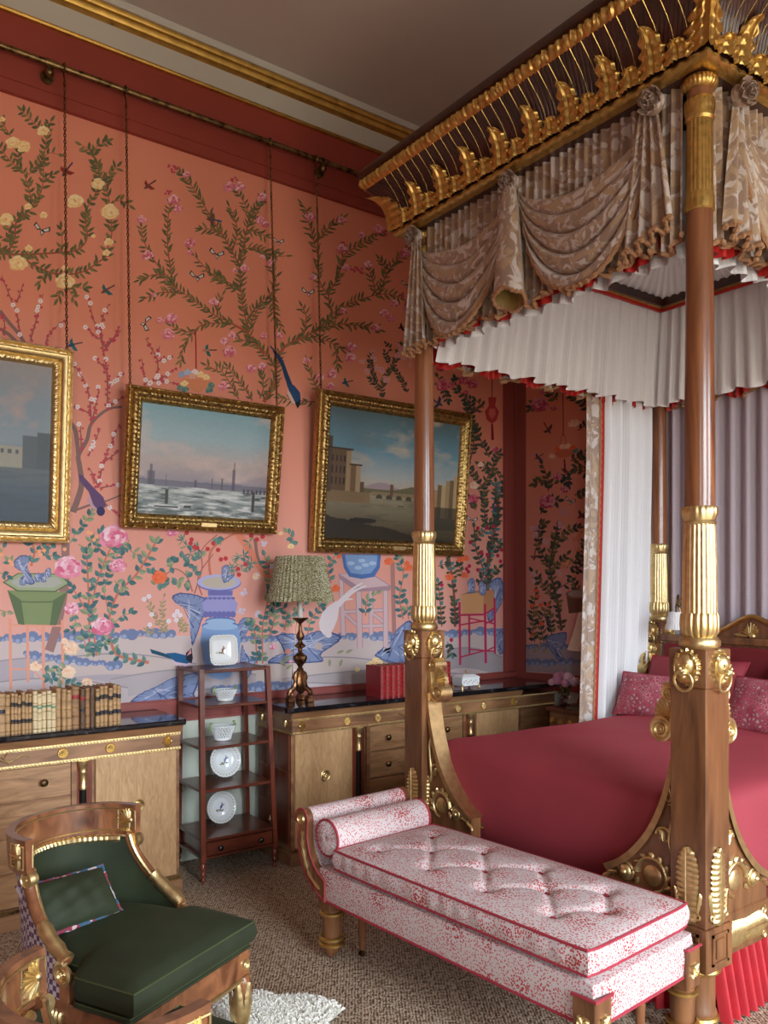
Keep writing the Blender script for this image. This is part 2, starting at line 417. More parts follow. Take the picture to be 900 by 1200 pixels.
M['bedcover'] = plain('crimson_bed_cover', srgb(152, 54, 64), 0.75, var=0.05, scale=4, bmp=0.05, sheen=0.3, bscale=400)
M['headred'] = plain('deep_red_headboard_cloth', srgb(120, 30, 36), 0.8, var=0.08, scale=5, sheen=0.2)
M['skirt'] = plain('crimson_velvet', srgb(182, 34, 44), 0.55, var=0.12, scale=12, sheen=0.8)
M['green'] = plain('dark_green_velvet', srgb(36, 44, 21), 0.75, var=0.25, scale=7, bmp=0.06, sheen=0.3, bscale=300)
M['porcelain'] = plain('white_porcelain', srgb(236, 238, 238), 0.12, var=0.01, scale=3, coat=0.4)
M['candle'] = plain('ivory_candle_tube', srgb(214, 214, 204), 0.5, var=0.04)
M['glass'], nt, bs = newmat('clear_glass'); bs.inputs['Transmission Weight'].default_value = 1.0; bs.inputs['Roughness'].default_value = 0.02; bs.inputs['Base Color'].default_value = (0.95, 0.97, 0.97, 1)
M['fleece'] = plain('cream_sheepskin', srgb(246, 242, 232), 0.95, var=0.05, scale=30, bmp=0.4)

# ------------------------------------------------------------------ the room shell
WALL_Y, CEIL = 4.58, 4.83
CORNER = (4.60, 4.58); CANT = (0.345, -1.0)
def cant_x(y): return CORNER[0] + (CORNER[1] - y) * CANT[0]
X0, X1, Y0 = -2.7, 5.36, WIN_Y
b = MB(); b.box(X0, X1, Y0, WALL_Y, -0.06, 0); floor = tag(b.build('floor', M['sisal'], smooth=0), kind='structure', label='brown woven sisal floor covering')
b = MB(); b.box(X0, X1, Y0, WALL_Y, CEIL, CEIL + 0.06); tag(b.build('ceiling', M['ceiling'], smooth=0), kind='structure', label='plain taupe painted ceiling')
# papered wall
wl = thing('wall_left', (1.0, WALL_Y, 0), label='long wall papered with a salmon painted garden', kind='structure')
def wpart(name, mat, x0, x1, y0, z0, z1, par, bev=0):
    b = MB(); b.box(x0, x1, y0, WALL_Y + 0.05, z0, z1, bev); return b.build(name, mat, par, smooth=0)
wpart('lower_wall', M['sage'], X0, CORNER[0], WALL_Y, 0, 0.83, wl)
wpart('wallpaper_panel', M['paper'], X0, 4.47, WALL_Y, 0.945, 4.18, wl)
wpart('frieze_panel', M['frieze'], X0, CORNER[0], WALL_Y - 0.012, 4.175, 4.585, wl)
b = MB()
for z0, z1, d in ((0.827, 0.845, 0.03), (0.845, 0.925, 0.018), (0.925, 0.953, 0.028), (0.953, 0.96, 0.012)):
    b.box(X0, CORNER[0], WALL_Y - d, WALL_Y + 0.03, z0, z1)
b.build('dado_rail', M['redpaint'], wl, smooth=0)
b = MB()
for z0, z1, d in ((4.165, 4.19, 0.03), (4.19, 4.235, 0.02), (4.235, 4.245, 0.026)):
    b.box(X0, CORNER[0], WALL_Y - d, WALL_Y + 0.03, z0, z1)
b.build('frieze_moulding', M['frieze'], wl, smooth=0)
b = MB()
for x0, x1, d in ((4.47, 4.60, 0.012), (4.465, 4.492, 0.022), (4.575, 4.60, 0.02)):
    b.box(x0, x1, WALL_Y - d, WALL_Y + 0.03, 0.83, 4.2)
b.build('corner_stile', M['redpaint'], wl, smooth=0)
# canted wall at the bed head
wb = thing('wall_back', (CORNER[0], CORNER[1], 0), label='canted wall with a salmon painted garden panel behind the bed', kind='structure')
cd = Vector((CANT[0], CANT[1], 0)).normalized(); cn = Vector((-1.0, -CANT[0], 0)).normalized()
def cpart(name, mat, s0, s1, d0, z0, z1, par):
    b = MB(); b.xf = frameM((CORNER[0], CORNER[1], 0), cd, -cn, (0, 0, 1)); b.box(s0, s1, -d0, 0.05, z0, z1); return b.build(name, mat, par, smooth=0)
CL = 2.15
cpart('lower_wall', M['sage'], 0, CL, 0.0, 0, 0.83, wb)
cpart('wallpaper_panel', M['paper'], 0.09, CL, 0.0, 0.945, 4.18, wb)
cpart('frieze_panel', M['frieze'], 0, CL, 0.012, 4.175, 4.585, wb)
cpart('cornice_panel', M['white'], 0, CL, 0.02, 4.585, CEIL, wb)
cpart('dado_rail', M['redpaint'], 0, CL, 0.02, 0.827, 0.953, wb)
b = MB(); b.xf = frameM((CORNER[0], CORNER[1], 0), cd, -cn, (0, 0, 1))
for s0, s1, d in ((0, 0.085, 0.012), (0, 0.02, 0.02), (0.062, 0.09, 0.022)): b.box(s0, s1, -d, 0.04, 0.83, 4.2)
b.build('corner_stile', M['redpaint'], wb, smooth=0)
pe = Vector((CORNER[0], CORNER[1], 0)) + cd * CL
b = MB(); b.box(pe.x, pe.x + 0.06, Y0, pe.y, 0, CEIL); tag(b.build('wall_head', M['frieze'], smooth=0), kind='structure', label='rose painted wall behind the bed head')
b = MB(); b.box(X0 - 0.06, X0, Y0, WALL_Y, 0, CEIL); tag(b.build('wall_front', M['redpaint'], smooth=0), kind='structure', label='rose painted wall behind the viewer')
# window wall: pieces around three tall openings
ww = thing('wall_right', (1.0, Y0, 0), label='rose painted wall with three tall windows', kind='structure')
xs = [X0] + [e for wx, w in WINDOWS for e in (wx - w / 2, wx + w / 2)] + [X1]
for i in range(0, len(xs), 2):
    b = MB(); b.box(xs[i], xs[i + 1], Y0 - 0.2, Y0, 0, CEIL); b.build('wall_pier', M['sage'], ww, smooth=0)
for k, (wx, w) in enumerate(WINDOWS):
    b = MB(); b.box(wx - w / 2, wx + w / 2, Y0 - 0.2, Y0, 0, WIN_Z0); b.box(wx - w / 2, wx + w / 2, Y0 - 0.2, Y0, WIN_Z1, CEIL); b.build('wall_spandrel', M['sage'], ww, smooth=0)
    wt = thing('window_%d' % (k + 1), (wx, Y0 - 0.12, WIN_Z0), label='tall white sash window', kind='structure')
    b = MB()
    for x in (wx - w / 2 + 0.03, wx + w / 2 - 0.03): b.box(x - 0.03, x + 0.03, Y0 - 0.15, Y0 - 0.1, WIN_Z0, WIN_Z1)
    for z in (WIN_Z0 + 0.03, (WIN_Z0 + WIN_Z1) / 2, WIN_Z1 - 0.03): b.box(wx - w / 2, wx + w / 2, Y0 - 0.15, Y0 - 0.1, z - 0.03, z + 0.03)
    b.build('window_frame', M['white'], wt, smooth=0)
    for x in (wx - w / 6, wx + w / 6):
        b = MB(); b.box(x - 0.012, x + 0.012, Y0 - 0.14, Y0 - 0.11, WIN_Z0, WIN_Z1); b.build('glazing_bar', M['white'], wt, smooth=0)
# cornice trims
def sweep_trim(name, prof, mat, label):
    b = MB(); b.prism(prof, X0, CORNER[0] + 0.1, 'x'); tag(b.build(name, mat, smooth=30), kind='structure', label=label)
sweep_trim('trim_1', [(WALL_Y, 4.578), (WALL_Y - 0.034, 4.578), (WALL_Y - 0.04, 4.586), (WALL_Y - 0.034, 4.597), (WALL_Y, 4.597)], M['gilt_paint'], 'thin gilt fillet above the rose frieze')
sweep_trim('trim_2', [(WALL_Y, 4.597), (WALL_Y - 0.012, 4.597), (WALL_Y - 0.012, 4.735), (WALL_Y, 4.735)], M['white'], 'off white cornice band')
sweep_trim('trim_3', [(WALL_Y, 4.73), (WALL_Y - 0.02, 4.73), (WALL_Y - 0.03, 4.738), (WALL_Y - 0.042, 4.744), (WALL_Y - 0.05, 4.758), (WALL_Y - 0.052, 4.77), (WALL_Y - 0.066, 4.775), (WALL_Y - 0.074, 4.79), (WALL_Y - 0.074, 4.8), (WALL_Y, 4.8)], M['gilt_paint'], 'broad gilt moulding under the ceiling')
sweep_trim('trim_4', [(WALL_Y, 4.8), (WALL_Y - 0.085, 4.8), (WALL_Y - 0.1, 4.83), (WALL_Y, 4.83)], M['white'], 'narrow off white ceiling edge')

# ------------------------------------------------------------------ painted garden on the wallpaper: flat print a fraction of a millimetre proud of the paper
rnd = random.Random(3)
class Paint:
    """draws in photo pixels, each point carried to its place on the papered wall"""
    def __init__(s, wall): s.b = MB(); s.wall = wall; s.k = 0; s.n = 0
    def P(s, x, y, lay):
        off = 0.0004 + lay * 0.0001 + (s.n % 25) * 1e-6
        if s.wall == 'left': return onY(x, y, WALL_Y - off)
        r = Vector(ray(x, y)); o = Vector((0, 0, EYE)); p0 = Vector((CORNER[0], CORNER[1], 0)) + cn * off
        return o + r * (cn.dot(p0 - o) / cn.dot(r))
    def poly(s, pts, col, lay):
        s.n += 1; s.b.col = col; s.b.add([s.P(x, y, lay) for x, y in pts], [tuple(range(len(pts)))])
    def fanpoly(s, c, pts, col, lay):
        s.n += 1; s.b.col = col; n = len(pts)
        s.b.add([s.P(*c, lay)] + [s.P(x, y, lay) for x, y in pts], [(0, i + 1, (i + 1) % n + 1) for i in range(n)])
    def line(s, pts, w0, w1, col, lay, k=5):
        s.n += 1; q = smooth_pts([(x, y, 0) for x, y in pts], k); n = len(q); v = []
        for i, p in enumerate(q):
            d = (q[min(i + 1, n - 1)] - q[max(i - 1, 0)]); d = d.normalized() if d.length else Vector((1, 0, 0))
            w = (w0 + (w1 - w0) * i / (n - 1)) / 2
            v += [s.P(p.x - d.y * w, p.y + d.x * w, lay), s.P(p.x + d.y * w, p.y - d.x * w, lay)]
        s.b.col = col; s.b.add(v, [(2 * i, 2 * i + 1, 2 * i + 3, 2 * i + 2) for i in range(n - 1)])
        return q
    def leaf(s, x, y, a, L, W, col, lay=12):
        s.k += 1; lay = lay + (s.k % 9) * 0.35
        ca, sa = math.cos(a), math.sin(a)
        g = lambda u, v: (x + ca * u * L - sa * v * W, y + sa * u * L + ca * v * W)
        dk = tuple(c * 0.78 for c in col[:3]) + (1,)
        s.poly([g(0, 0), g(0.3, 0.45), g(0.65, 0.4), g(1, 0)], col, lay)
        s.poly([g(0, 0), g(1, 0), g(0.65, -0.4), g(0.3, -0.45)], dk, lay)
    def spray(s, pts, L, W, cols, step, w0=1.6, w1=0.8, stem=None, spread=0.75, k=5, both=True, lay=8):
        q = s.line(pts, w0, w1, stem, lay, k)
        d = 0; side = 1; acc = step * 0.5
        for i in range(len(q) - 1):
            seg = (q[i + 1] - q[i]).length
            while acc < seg:
                p = q[i].lerp(q[i + 1], acc / seg); t = q[i + 1] - q[i]; a = math.atan2(t.y, t.x)
                for sd in ((1, -1) if both else (side,)):
                    if rnd.random() < 0.9:
                        s.leaf(p.x, p.y, a + sd * (spread + rnd.uniform(-0.35, 0.35)), L * rnd.uniform(0.75, 1.2), W * rnd.uniform(0.8, 1.15), rnd.choice(cols))
                side = -side; acc += step * rnd.uniform(0.8, 1.2)
            acc -= seg
        t = q[-1] - q[-2]; s.leaf(q[-1].x, q[-1].y, math.atan2(t.y, t.x), L, W, rnd.choice(cols))
    def flower(s, x, y, r, cols, sq=0.85, lay=18):
        """layered peony: outer, middle and inner petals"""
        s.k += 1; lay += (s.k % 5) * 1.4
        n = 34 if r > 7 else 20
        s.fanpoly((x, y), [(x + 0.8 * r * math.cos(2 * PI * i / 10), y + 0.8 * sq * r * math.sin(2 * PI * i / 10)) for i in range(10)], cols[0], lay)
        for i in range(n):
            rr = 1 - i / n; a = i * 2.39996 + rnd.uniform(-0.2, 0.2); pr = r * (0.2 + 0.2 * rr) * rnd.uniform(0.85, 1.2)
            cx, cy = x + 0.74 * r * math.sqrt(rr) * math.cos(a), y + sq * 0.74 * r * math.sqrt(rr) * math.sin(a) - 0.12 * r * (1 - rr)
            up = 0.5 - 0.5 * math.sin(a) * rr                       # petals nearer the top of the bloom are paler
            c0, c1 = (cols[0], cols[1 % len(cols)]) if rnd.random() > up else (cols[1 % len(cols)], cols[min(2, len(cols) - 1)])
            f = rnd.random(); col = tuple(p_ * (1 - f) + q_ * f for p_, q_ in zip(c0[:3], c1[:3])) + (1,)
            pts = [(cx + pr * k * math.cos(a + o), cy + sq * pr * k * math.sin(a + o)) for k, o in ((0.7, PI), (0.95, -1.5), (1.15, -0.8), (1.0, -0.25), (1.12, 0.3), (1.1, 0.85), (0.95, 1.5))]
            s.poly(pts, col, lay + 0.3 + 0.03 * i)
        if len(cols) > 3: s.poly([(x + 0.16 * r * math.cos(k * 1.26), y - 0.1 * r + 0.13 * r * math.sin(k * 1.26)) for k in range(5)], cols[3], lay + 1.38)
    def blossom(s, x, y, r, col, lay=17, core=None):
        for i in range(5):
            a = 2 * PI * i / 5 + 0.3; cx, cy = x + 0.55 * r * math.cos(a), y + 0.55 * r * math.sin(a)
            s.poly([(cx + 0.5 * r * math.cos(t * PI / 3), cy + 0.5 * r * math.sin(t * PI / 3)) for t in range(6)], col, lay + i * 0.1)
        if core: s.poly([(x + 0.22 * r * math.cos(t * PI / 3), y + 0.22 * r * math.sin(t * PI / 3)) for t in range(6)], core, lay + 1)
    def ell(s, x, y, a, b, col, lay, n=20, rot=0):
        ca, sa = math.cos(rot), math.sin(rot)
        s.fanpoly((x, y), [(x + a * math.cos(2 * PI * i / n) * ca - b * math.sin(2 * PI * i / n) * sa, y + a * math.cos(2 * PI * i / n) * sa + b * math.sin(2 * PI * i / n) * ca) for i in range(n)], col, lay)
    def bird(s, x, y, a, L, body, wing, tail, lay=22):
        ca, sa = math.cos(a), math.sin(a)
        g = lambda u, v: (x + L * (ca * u - sa * v), y + L * (sa * u + ca * v))
        s.poly([g(-0.15, -0.06), g(-0.95, -0.1), g(-1.0, 0.04), g(-0.15, 0.08)], tail, lay)
        s.poly([g(-0.25, 0), g(-0.05, -0.17), g(0.25, -0.18), g(0.48, -0.1), g(0.62, 0.0), g(0.48, 0.08), g(0.2, 0.15), g(-0.05, 0.14)], body, lay + 0.3)
        s.poly([g(0.2, -0.12), g(0.05, -0.55), g(-0.35, -0.75), g(-0.15, -0.1)], wing, lay + 0.6)
        s.poly([g(0.25, 0.1), g(0.2, 0.45), g(-0.1, 0.65), g(-0.05, 0.1)], wing, lay + 0.6)
    def butterfly(s, x, y, r, a=0.3, lay=22):
        ca, sa = math.cos(a), math.sin(a)
        for (sx, cc, k) in ((1, srgb(38, 34, 40), 1.0), (1, srgb(214, 206, 200), 0.66)):
            for pts in ([(0, 0), (-1, -0.75), (-1.15, -0.2), (-0.5, 0.2)], [(0, 0), (0.9, -0.8), (1.15, -0.25), (0.5, 0.2)], [(0, 0), (0.5, 0.15), (0.35, 0.75), (0, 0.35)]):
                mx = sum(p[0] for p in pts) / 4; my = sum(p[1] for p in pts) / 4
                q = [(mx + (u - mx) * k, my + (w - my) * k) for u, w in pts]
                s.poly([(x + r * (u * ca - w * sa), y + r * (u * sa + w * ca)) for u, w in q], cc, lay + (0.3 if k < 1 else 0))
def crop(ox, oy, k):
    return lambda pts: [(ox + x / k, oy + y / k) for x, y in pts]
cA, cB, cC, cD = crop(0, 100, 5.625), crop(0, 250, 5.625), crop(150, 180, 5.625), crop(150, 320, 5.625)
cE, cF, cG, cH = crop(290, 200, 4.5), crop(300, 360, 4.5), crop(0, 600, 5.217), crop(130, 600, 4.5)
cI, cJ, cK, cL = crop(310, 620, 4.737), crop(500, 420, 4.5), crop(500, 610, 4.5), crop(0, 390, 4.614)
OLIVE = [srgb(124, 116, 72), srgb(112, 110, 72), srgb(136, 126, 80), srgb(104, 104, 72)]
TEAL = [srgb(92, 134, 132), srgb(78, 120, 124), srgb(156, 168, 132), srgb(108, 146, 138)]
TEALD = [srgb(74, 88, 74), srgb(92, 96, 66), srgb(62, 78, 70)]
STEM = srgb(164, 84, 64); STEM2 = srgb(206, 122, 100); GREYT = srgb(140, 108, 104)
PINK = [srgb(206, 96, 116), srgb(232, 142, 158), srgb(246, 206, 214), srgb(214, 90, 112)]
HOT = [srgb(220, 104, 138), srgb(240, 156, 182), srgb(250, 220, 228), srgb(228, 120, 152)]
YEL = [srgb(240, 196, 128), srgb(250, 216, 158), srgb(252, 230, 184), srgb(236, 160, 92)]
CREAM = [srgb(246, 206, 170), srgb(250, 226, 200), srgb(244, 178, 142)]
ORNG = [srgb(236, 100, 62), srgb(244, 128, 84), srgb(236, 96, 60)]
ROCK, ROCKD, ROCKL = srgb(134, 148, 186), srgb(72, 88, 138), srgb(186, 190, 212)
PLUM, WHITEB = srgb(200, 78, 98), srgb(240, 222, 222)
def fl(p, c, lst, cols, k):
    for x, y, r in lst:
        (q,) = c([(x, y)]); p.flower(q[0], q[1], r / k, cols)
def rock(p, pts, lay=9):
    """scholar's rock: dark outline, washed body, veins following the long axis"""
    n = len(pts); cx = sum(a for a, _ in pts) / n; cy = sum(b for _, b in pts) / n
    q = [(u.x, u.y) for u in smooth_pts([(a, b, 0) for a, b in pts + pts[:1]], 4)][:-1]
    q = [(a + rnd.uniform(-0.5, 0.5), b + rnd.uniform(-0.5, 0.5)) for a, b in q]; m = len(q)
    p.fanpoly((cx, cy), q, ROCKD, lay)
    p.fanpoly((cx, cy), [(cx + (a - cx) * 0.93, cy + (b - cy) * 0.93) for a, b in q], ROCK, lay + 0.4)
    for k in range(max(5, m // 3)):
        i = rnd.randrange(m); j = (i + rnd.randrange(m // 4, m // 2)) % m; f0, f1 = rnd.uniform(0.55, 0.86), rnd.uniform(0.2, 0.7)
        A = (cx + (q[i][0] - cx) * f0, cy + (q[i][1] - cy) * f0); B = (cx + (q[j][0] - cx) * f1, cy + (q[j][1] - cy) * f1); mid = ((A[0] + B[0]) / 2 + rnd.uniform(-1.5, 1.5), (A[1] + B[1]) / 2 + rnd.uniform(-1.5, 1.5))
        w_ = rnd.uniform(0.6, 1.3); p.line([A, mid, B], w_ * 1.6, 0.3, rnd.choice([ROCKD, ROCKL, ROCKL, srgb(98, 112, 156)]), lay + 0.8 + 0.04 * k, 4)
    for i in range(0, m, 2):
        a, b = q[i]; p.line([(a, b), (cx + (a - cx) * 0.72, cy + (b - cy) * 0.72)], 1.1, 0.2, ROCKD, lay + 0.7, 2)
def bumps(p, x0, x1, fy, r, lay):
    x = x0
    while x < x1:
        q = r * rnd.uniform(0.55, 1.35); y = fy(x) + rnd.uniform(-1.2, 1.5)
        p.ell(x, y, q, q * 0.95, srgb(118, 132, 170), lay + rnd.random() * 0.3, 10)
        p.ell(x - q * 0.1, y + q * 0.45, q * 0.45, q * 0.45, srgb(158, 170, 200), lay + 0.5, 8)
        x += q * 1.35
def twig(p, pts, w=1.0, dens=4.5, whites=0.18):
    q = p.line(pts, w * 1.6, w * 0.7, srgb(134, 98, 78), 9)
    acc = 1.0
    for i in range(len(q) - 1):
        seg = (q[i + 1] - q[i]).length
        while acc < seg:
            t = q[i].lerp(q[i + 1], acc / seg)
            x, y = t.x + rnd.uniform(-2.6, 2.6), t.y + rnd.uniform(-2, 2)
            if rnd.random() < whites: p.blossom(x, y, 3.0, WHITEB, core=PLUM)
            else: p.blossom(x, y, rnd.uniform(1.3, 2.0), PLUM)
            acc += dens * rnd.uniform(0.6, 1.3)
        acc -= seg
# ---- ground, hills
ground = Paint('left')
hill = [(-40, 752), (0, 748), (60, 741), (110, 742), (150, 744), (230, 742), (300, 745), (360, 748), (420, 742), (500, 739), (560, 735), (589, 732)]
q = [(p.x, p.y) for p in smooth_pts([(a, b, 0) for a, b in hill], 4)]
bot = lambda x: 837.2 - 0.0833 * x
for (x0, y0), (x1, y1) in zip(q[:-1], q[1:]):
    ground.poly([(x0, y0 + 3), (x1, y1 + 3), (x1, bot(x1)), (x0, bot(x0))], srgb(208, 190, 188), 1)
bumps(ground, -40, 205, lambda x: 748 - 0.03 * x, 5.5, 2)
bumps(ground, 280, 589, lambda x: 752 - 0.03 * (x - 180), 4.8, 2)
for ph, (x0, x1, yb, amp, c) in enumerate(((-40, 160, 775, 5, srgb(182, 170, 178)), (40, 230, 772, 6, srgb(206, 188, 184)), (130, 330, 790, 6, srgb(188, 176, 180)), (300, 480, 775, 5, srgb(206, 190, 184)), (330, 589, 790, 5, srgb(188, 176, 178)), (-40, 150, 800, 5, srgb(202, 190, 192)), (230, 480, 803, 3, srgb(200, 190, 194)), (500, 589, 764, 5, srgb(174, 164, 168)))):
    n = 16; top = [(x0 + (x1 - x0) * i / n, yb - (amp + 6) * math.sin(PI * i / n) + 6) for i in range(n + 1)]
    for (a, ya), (b_, yb_) in zip(top[:-1], top[1:]):
        ground.poly([(a, ya), (b_, yb_), (b_, min(bot(b_), yb_ + 24)), (a, min(bot(a), ya + 24))], c, 3 + ph * 0.3)
        ground.poly([(a, ya - 0.8), (b_, yb_ - 0.8), (b_, yb_ + 0.8), (a, ya + 0.8)], srgb(160, 152, 158), 3.15 + ph * 0.3)
bumps(ground, 30, 146, lambda x: 766 + 0.13 * (x - 30), 5.0, 7)
bumps(ground, 252, 330, lambda x: 808 - 0.05 * (x - 250), 6.0, 7)
bumps(ground, 310, 345, lambda x: 803, 5.0, 7)
ground.b.build('painted_landscape', M['print'], wl, smooth=0)
# ---- tall trees, leaves and blossom
t = Paint('left')
for c, pts, w in ((cA, [(110, 890), (190, 830), (230, 770), (275, 690), (285, 600), (290, 500), (305, 380), (315, 320)], 1.5), (cA, [(205, 790), (190, 680), (150, 560), (120, 480), (130, 420)], 1.2),
        (cA, [(150, 570), (60, 490), (10, 420), (-40, 380)], 1), (cA, [(190, 590), (240, 530), (320, 450), (380, 455)], 1), (cA, [(70, 340), (30, 270), (0, 230)], 1), (cA, [(260, 290), (200, 220), (150, 170)], 0.8),
        (cA, [(565, 900), (580, 800), (640, 690), (650, 600), (640, 540), (620, 480)], 1.2), (cA, [(735, 880), (720, 760), (690, 660), (660, 580), (640, 520)], 1.2), (cA, [(620, 480), (640, 400), (700, 370)], 0.8), (cA, [(620, 470), (580, 420), (540, 395)], 0.8),
        (cA, [(690, 660), (720, 600), (770, 540)], 0.8), (cA, [(740, 770), (800, 760), (850, 790)], 0.8), (cA, [(300, 330), (310, 270), (330, 240)], 0.8), (cA, [(290, 640), (320, 610), (350, 590)], 0.8),
        (cB, [(-60, 262), (0, 250), (60, 235), (95, 170), (100, 100), (115, 40), (160, 0)], 3), (cB, [(-60, 262), (0, 265), (120, 272), (300, 265), (420, 255), (500, 245), (560, 195), (575, 130), (560, 40), (565, 0)], 2.6),
        (cB, [(120, 280), (220, 340), (330, 390), (400, 400), (480, 400), (570, 375), (650, 320), (700, 280), (715, 200), (735, 150), (735, 30), (735, 0)], 2.2), (cB, [(60, 130), (40, 60), (0, 40)], 1), (cB, [(400, 240), (410, 180), (405, 100)], 0.8),
        (cB, [(90, 190), (60, 170), (20, 160)], 0.8), (cB, [(310, 380), (280, 420), (265, 460)], 0.7), (cB, [(430, 470), (500, 490), (560, 490)], 0.7), (cB, [(430, 470), (400, 520), (380, 560)], 0.7), (cB, [(430, 470), (470, 530), (490, 570)], 0.7)):
    t.spray(c(pts), 10, 4.0, OLIVE, 6.0, w, w * 0.5, STEM, 0.85)
fl(t, cA, [(85, 380, 45), (155, 405, 42), (285, 300, 38), (15, 225, 20), (495, 765, 50), (645, 650, 40), (720, 830, 52), (185, 800, 25), (285, 855, 25), (40, 885, 45)], YEL, 5.625)
fl(t, cB, [(120, 330, 55), (425, 450, 58), (190, 230, 25), (715, 190, 30), (700, 260, 25), (735, 0, 45), (615, 150, 14), (425, 360, 20)], YEL, 5.625)
SP = []
SP += [(cC, p) for p in ([(300, 870), (265, 650), (260, 500), (270, 380), (285, 320)], [(320, 890), (240, 790), (170, 700), (110, 590), (90, 490)], [(740, 760), (690, 650), (620, 530), (560, 440), (500, 340), (450, 260), (390, 170), (330, 110)],
    [(740, 900), (740, 760), (760, 600), (790, 460), (790, 380), (740, 280), (700, 240)], [(690, 640), (720, 520), (700, 420), (670, 350)], [(800, 440), (850, 350), (880, 300)], [(740, 640), (830, 620), (900, 640), (960, 650)], [(730, 900), (650, 860), (560, 800), (480, 720), (420, 650)],
    [(240, 800), (160, 800), (80, 830)], [(785, 500), (850, 520), (900, 540)], [(620, 530), (540, 500), (490, 495)])]
SP += [(cD, p) for p in ([(900, 530), (830, 450), (780, 390), (680, 330), (560, 270), (420, 170), (290, 80), (200, 0)], [(340, 130), (200, 130), (110, 170)], [(680, 330), (510, 335), (420, 385), (350, 380), (290, 350)], [(430, 390), (370, 470), (350, 580)],
    [(740, 110), (660, 60), (560, 10)], [(795, 390), (770, 280), (745, 130), (740, 0)], [(800, 390), (830, 280), (900, 190)], [(830, 460), (720, 430)], [(730, 830), (670, 720), (600, 620)], [(820, 840), (740, 720), (660, 620)], [(600, 650), (520, 610)], [(590, 270), (600, 190), (620, 150)])]
SP += [(cE, p) for p in ([(250, 890), (380, 840), (470, 760), (540, 700), (640, 665), (740, 650), (800, 670)], [(440, 740), (430, 650), (480, 560), (500, 460), (560, 410), (650, 360), (710, 330)], [(700, 650), (735, 540), (800, 460), (830, 430)], [(430, 660), (380, 580), (370, 450), (345, 350), (320, 270)],
    [(370, 370), (430, 300), (500, 250)], [(60, 430), (130, 450), (200, 450)], [(0, 780), (60, 700), (130, 640), (150, 560), (120, 500)], [(130, 640), (140, 760), (180, 830)], [(300, 860), (310, 770), (290, 720)], [(370, 840), (480, 810), (600, 820), (690, 840)], [(0, 300), (50, 220), (80, 140)],
    [(320, 270), (310, 210), (290, 180)], [(680, 650), (660, 580), (640, 520)], [(735, 560), (720, 500), (700, 470)])]
SP += [(cF, p) for p in ([(40, 500), (95, 410), (110, 300), (150, 210), (240, 165), (330, 165), (400, 190), (450, 220), (490, 210)], [(290, 140), (370, 70), (440, 0)], [(100, 320), (60, 260), (0, 190)], [(420, 220), (430, 310)], [(330, 440), (290, 360), (270, 290)], [(20, 480), (40, 420), (30, 350)], [(310, 500), (200, 490), (130, 480)])]
SP += [(lambda p: p, p) for p in ([(500, 420), (515, 360), (505, 300), (530, 260)], [(515, 360), (550, 330), (580, 320)], [(560, 420), (555, 370), (575, 340)], [(530, 260), (560, 240), (575, 260)], [(505, 300), (490, 270)])]
for c, pts in SP:
    t.spray(c(pts), 9.6, 2.7, OLIVE, 5.2, 1.5, 0.7, STEM, 0.72)
for pts in (cF([(40, 500), (95, 410), (110, 300), (150, 210), (240, 165), (300, 130), (370, 70)]), cD([(900, 530), (830, 450), (780, 390), (680, 330)])): t.line(pts, 4.4, 2.0, srgb(186, 92, 70), 11)
fl(t, cC, [(85, 435, 30), (130, 670, 36), (300, 305, 36), (330, 365, 30), (385, 140, 25), (410, 590, 36), (665, 220, 36), (735, 220, 34), (885, 285, 30), (870, 435, 28), (765, 755, 28), (705, 770, 18), (885, 680, 16), (410, 650, 20)], PINK, 5.625)
fl(t, cD, [(285, 300, 40), (265, 405, 40), (210, 310, 24), (565, 190, 30), (665, 520, 40), (635, 450, 28), (685, 410, 28), (810, 630, 32), (885, 615, 28), (630, 745, 32), (170, 145, 16)], PINK, 5.625)
fl(t, cE, [(80, 140, 26), (65, 265, 20), (95, 285, 20), (330, 245, 28), (495, 260, 22), (500, 410, 28), (600, 340, 20), (690, 310, 28), (635, 495, 22), (520, 515, 22), (830, 435, 30), (775, 700, 22), (720, 750, 22), (755, 780, 22), (835, 730, 18), (680, 830, 22), (120, 485, 20), (345, 560, 18)], PINK, 4.5)
fl(t, cF, [(500, 210, 28), (495, 265, 28), (460, 20, 18), (400, 350, 26), (340, 370, 22), (395, 415, 20), (30, 315, 20), (40, 150, 20), (120, 150, 20), (265, 280, 18)], PINK, 4.5)
for c, pts in ((cE, [(480, 420), (500, 380)]), (cE, [(700, 320), (730, 330)]), (cC, [(300, 300), (260, 250)]), (cC, [(720, 215), (700, 165)]), (cC, [(310, 110), (285, 85)]), (cE, [(560, 520), (590, 530)]), (cE, [(800, 660), (850, 700)])):
    for q in c(pts):
        for _ in range(6): t.blossom(q[0] + rnd.uniform(-5, 5), q[1] + rnd.uniform(-3, 3), 1.5, PLUM)
t.b.build('painted_trees', M['print'], wl, smooth=0)
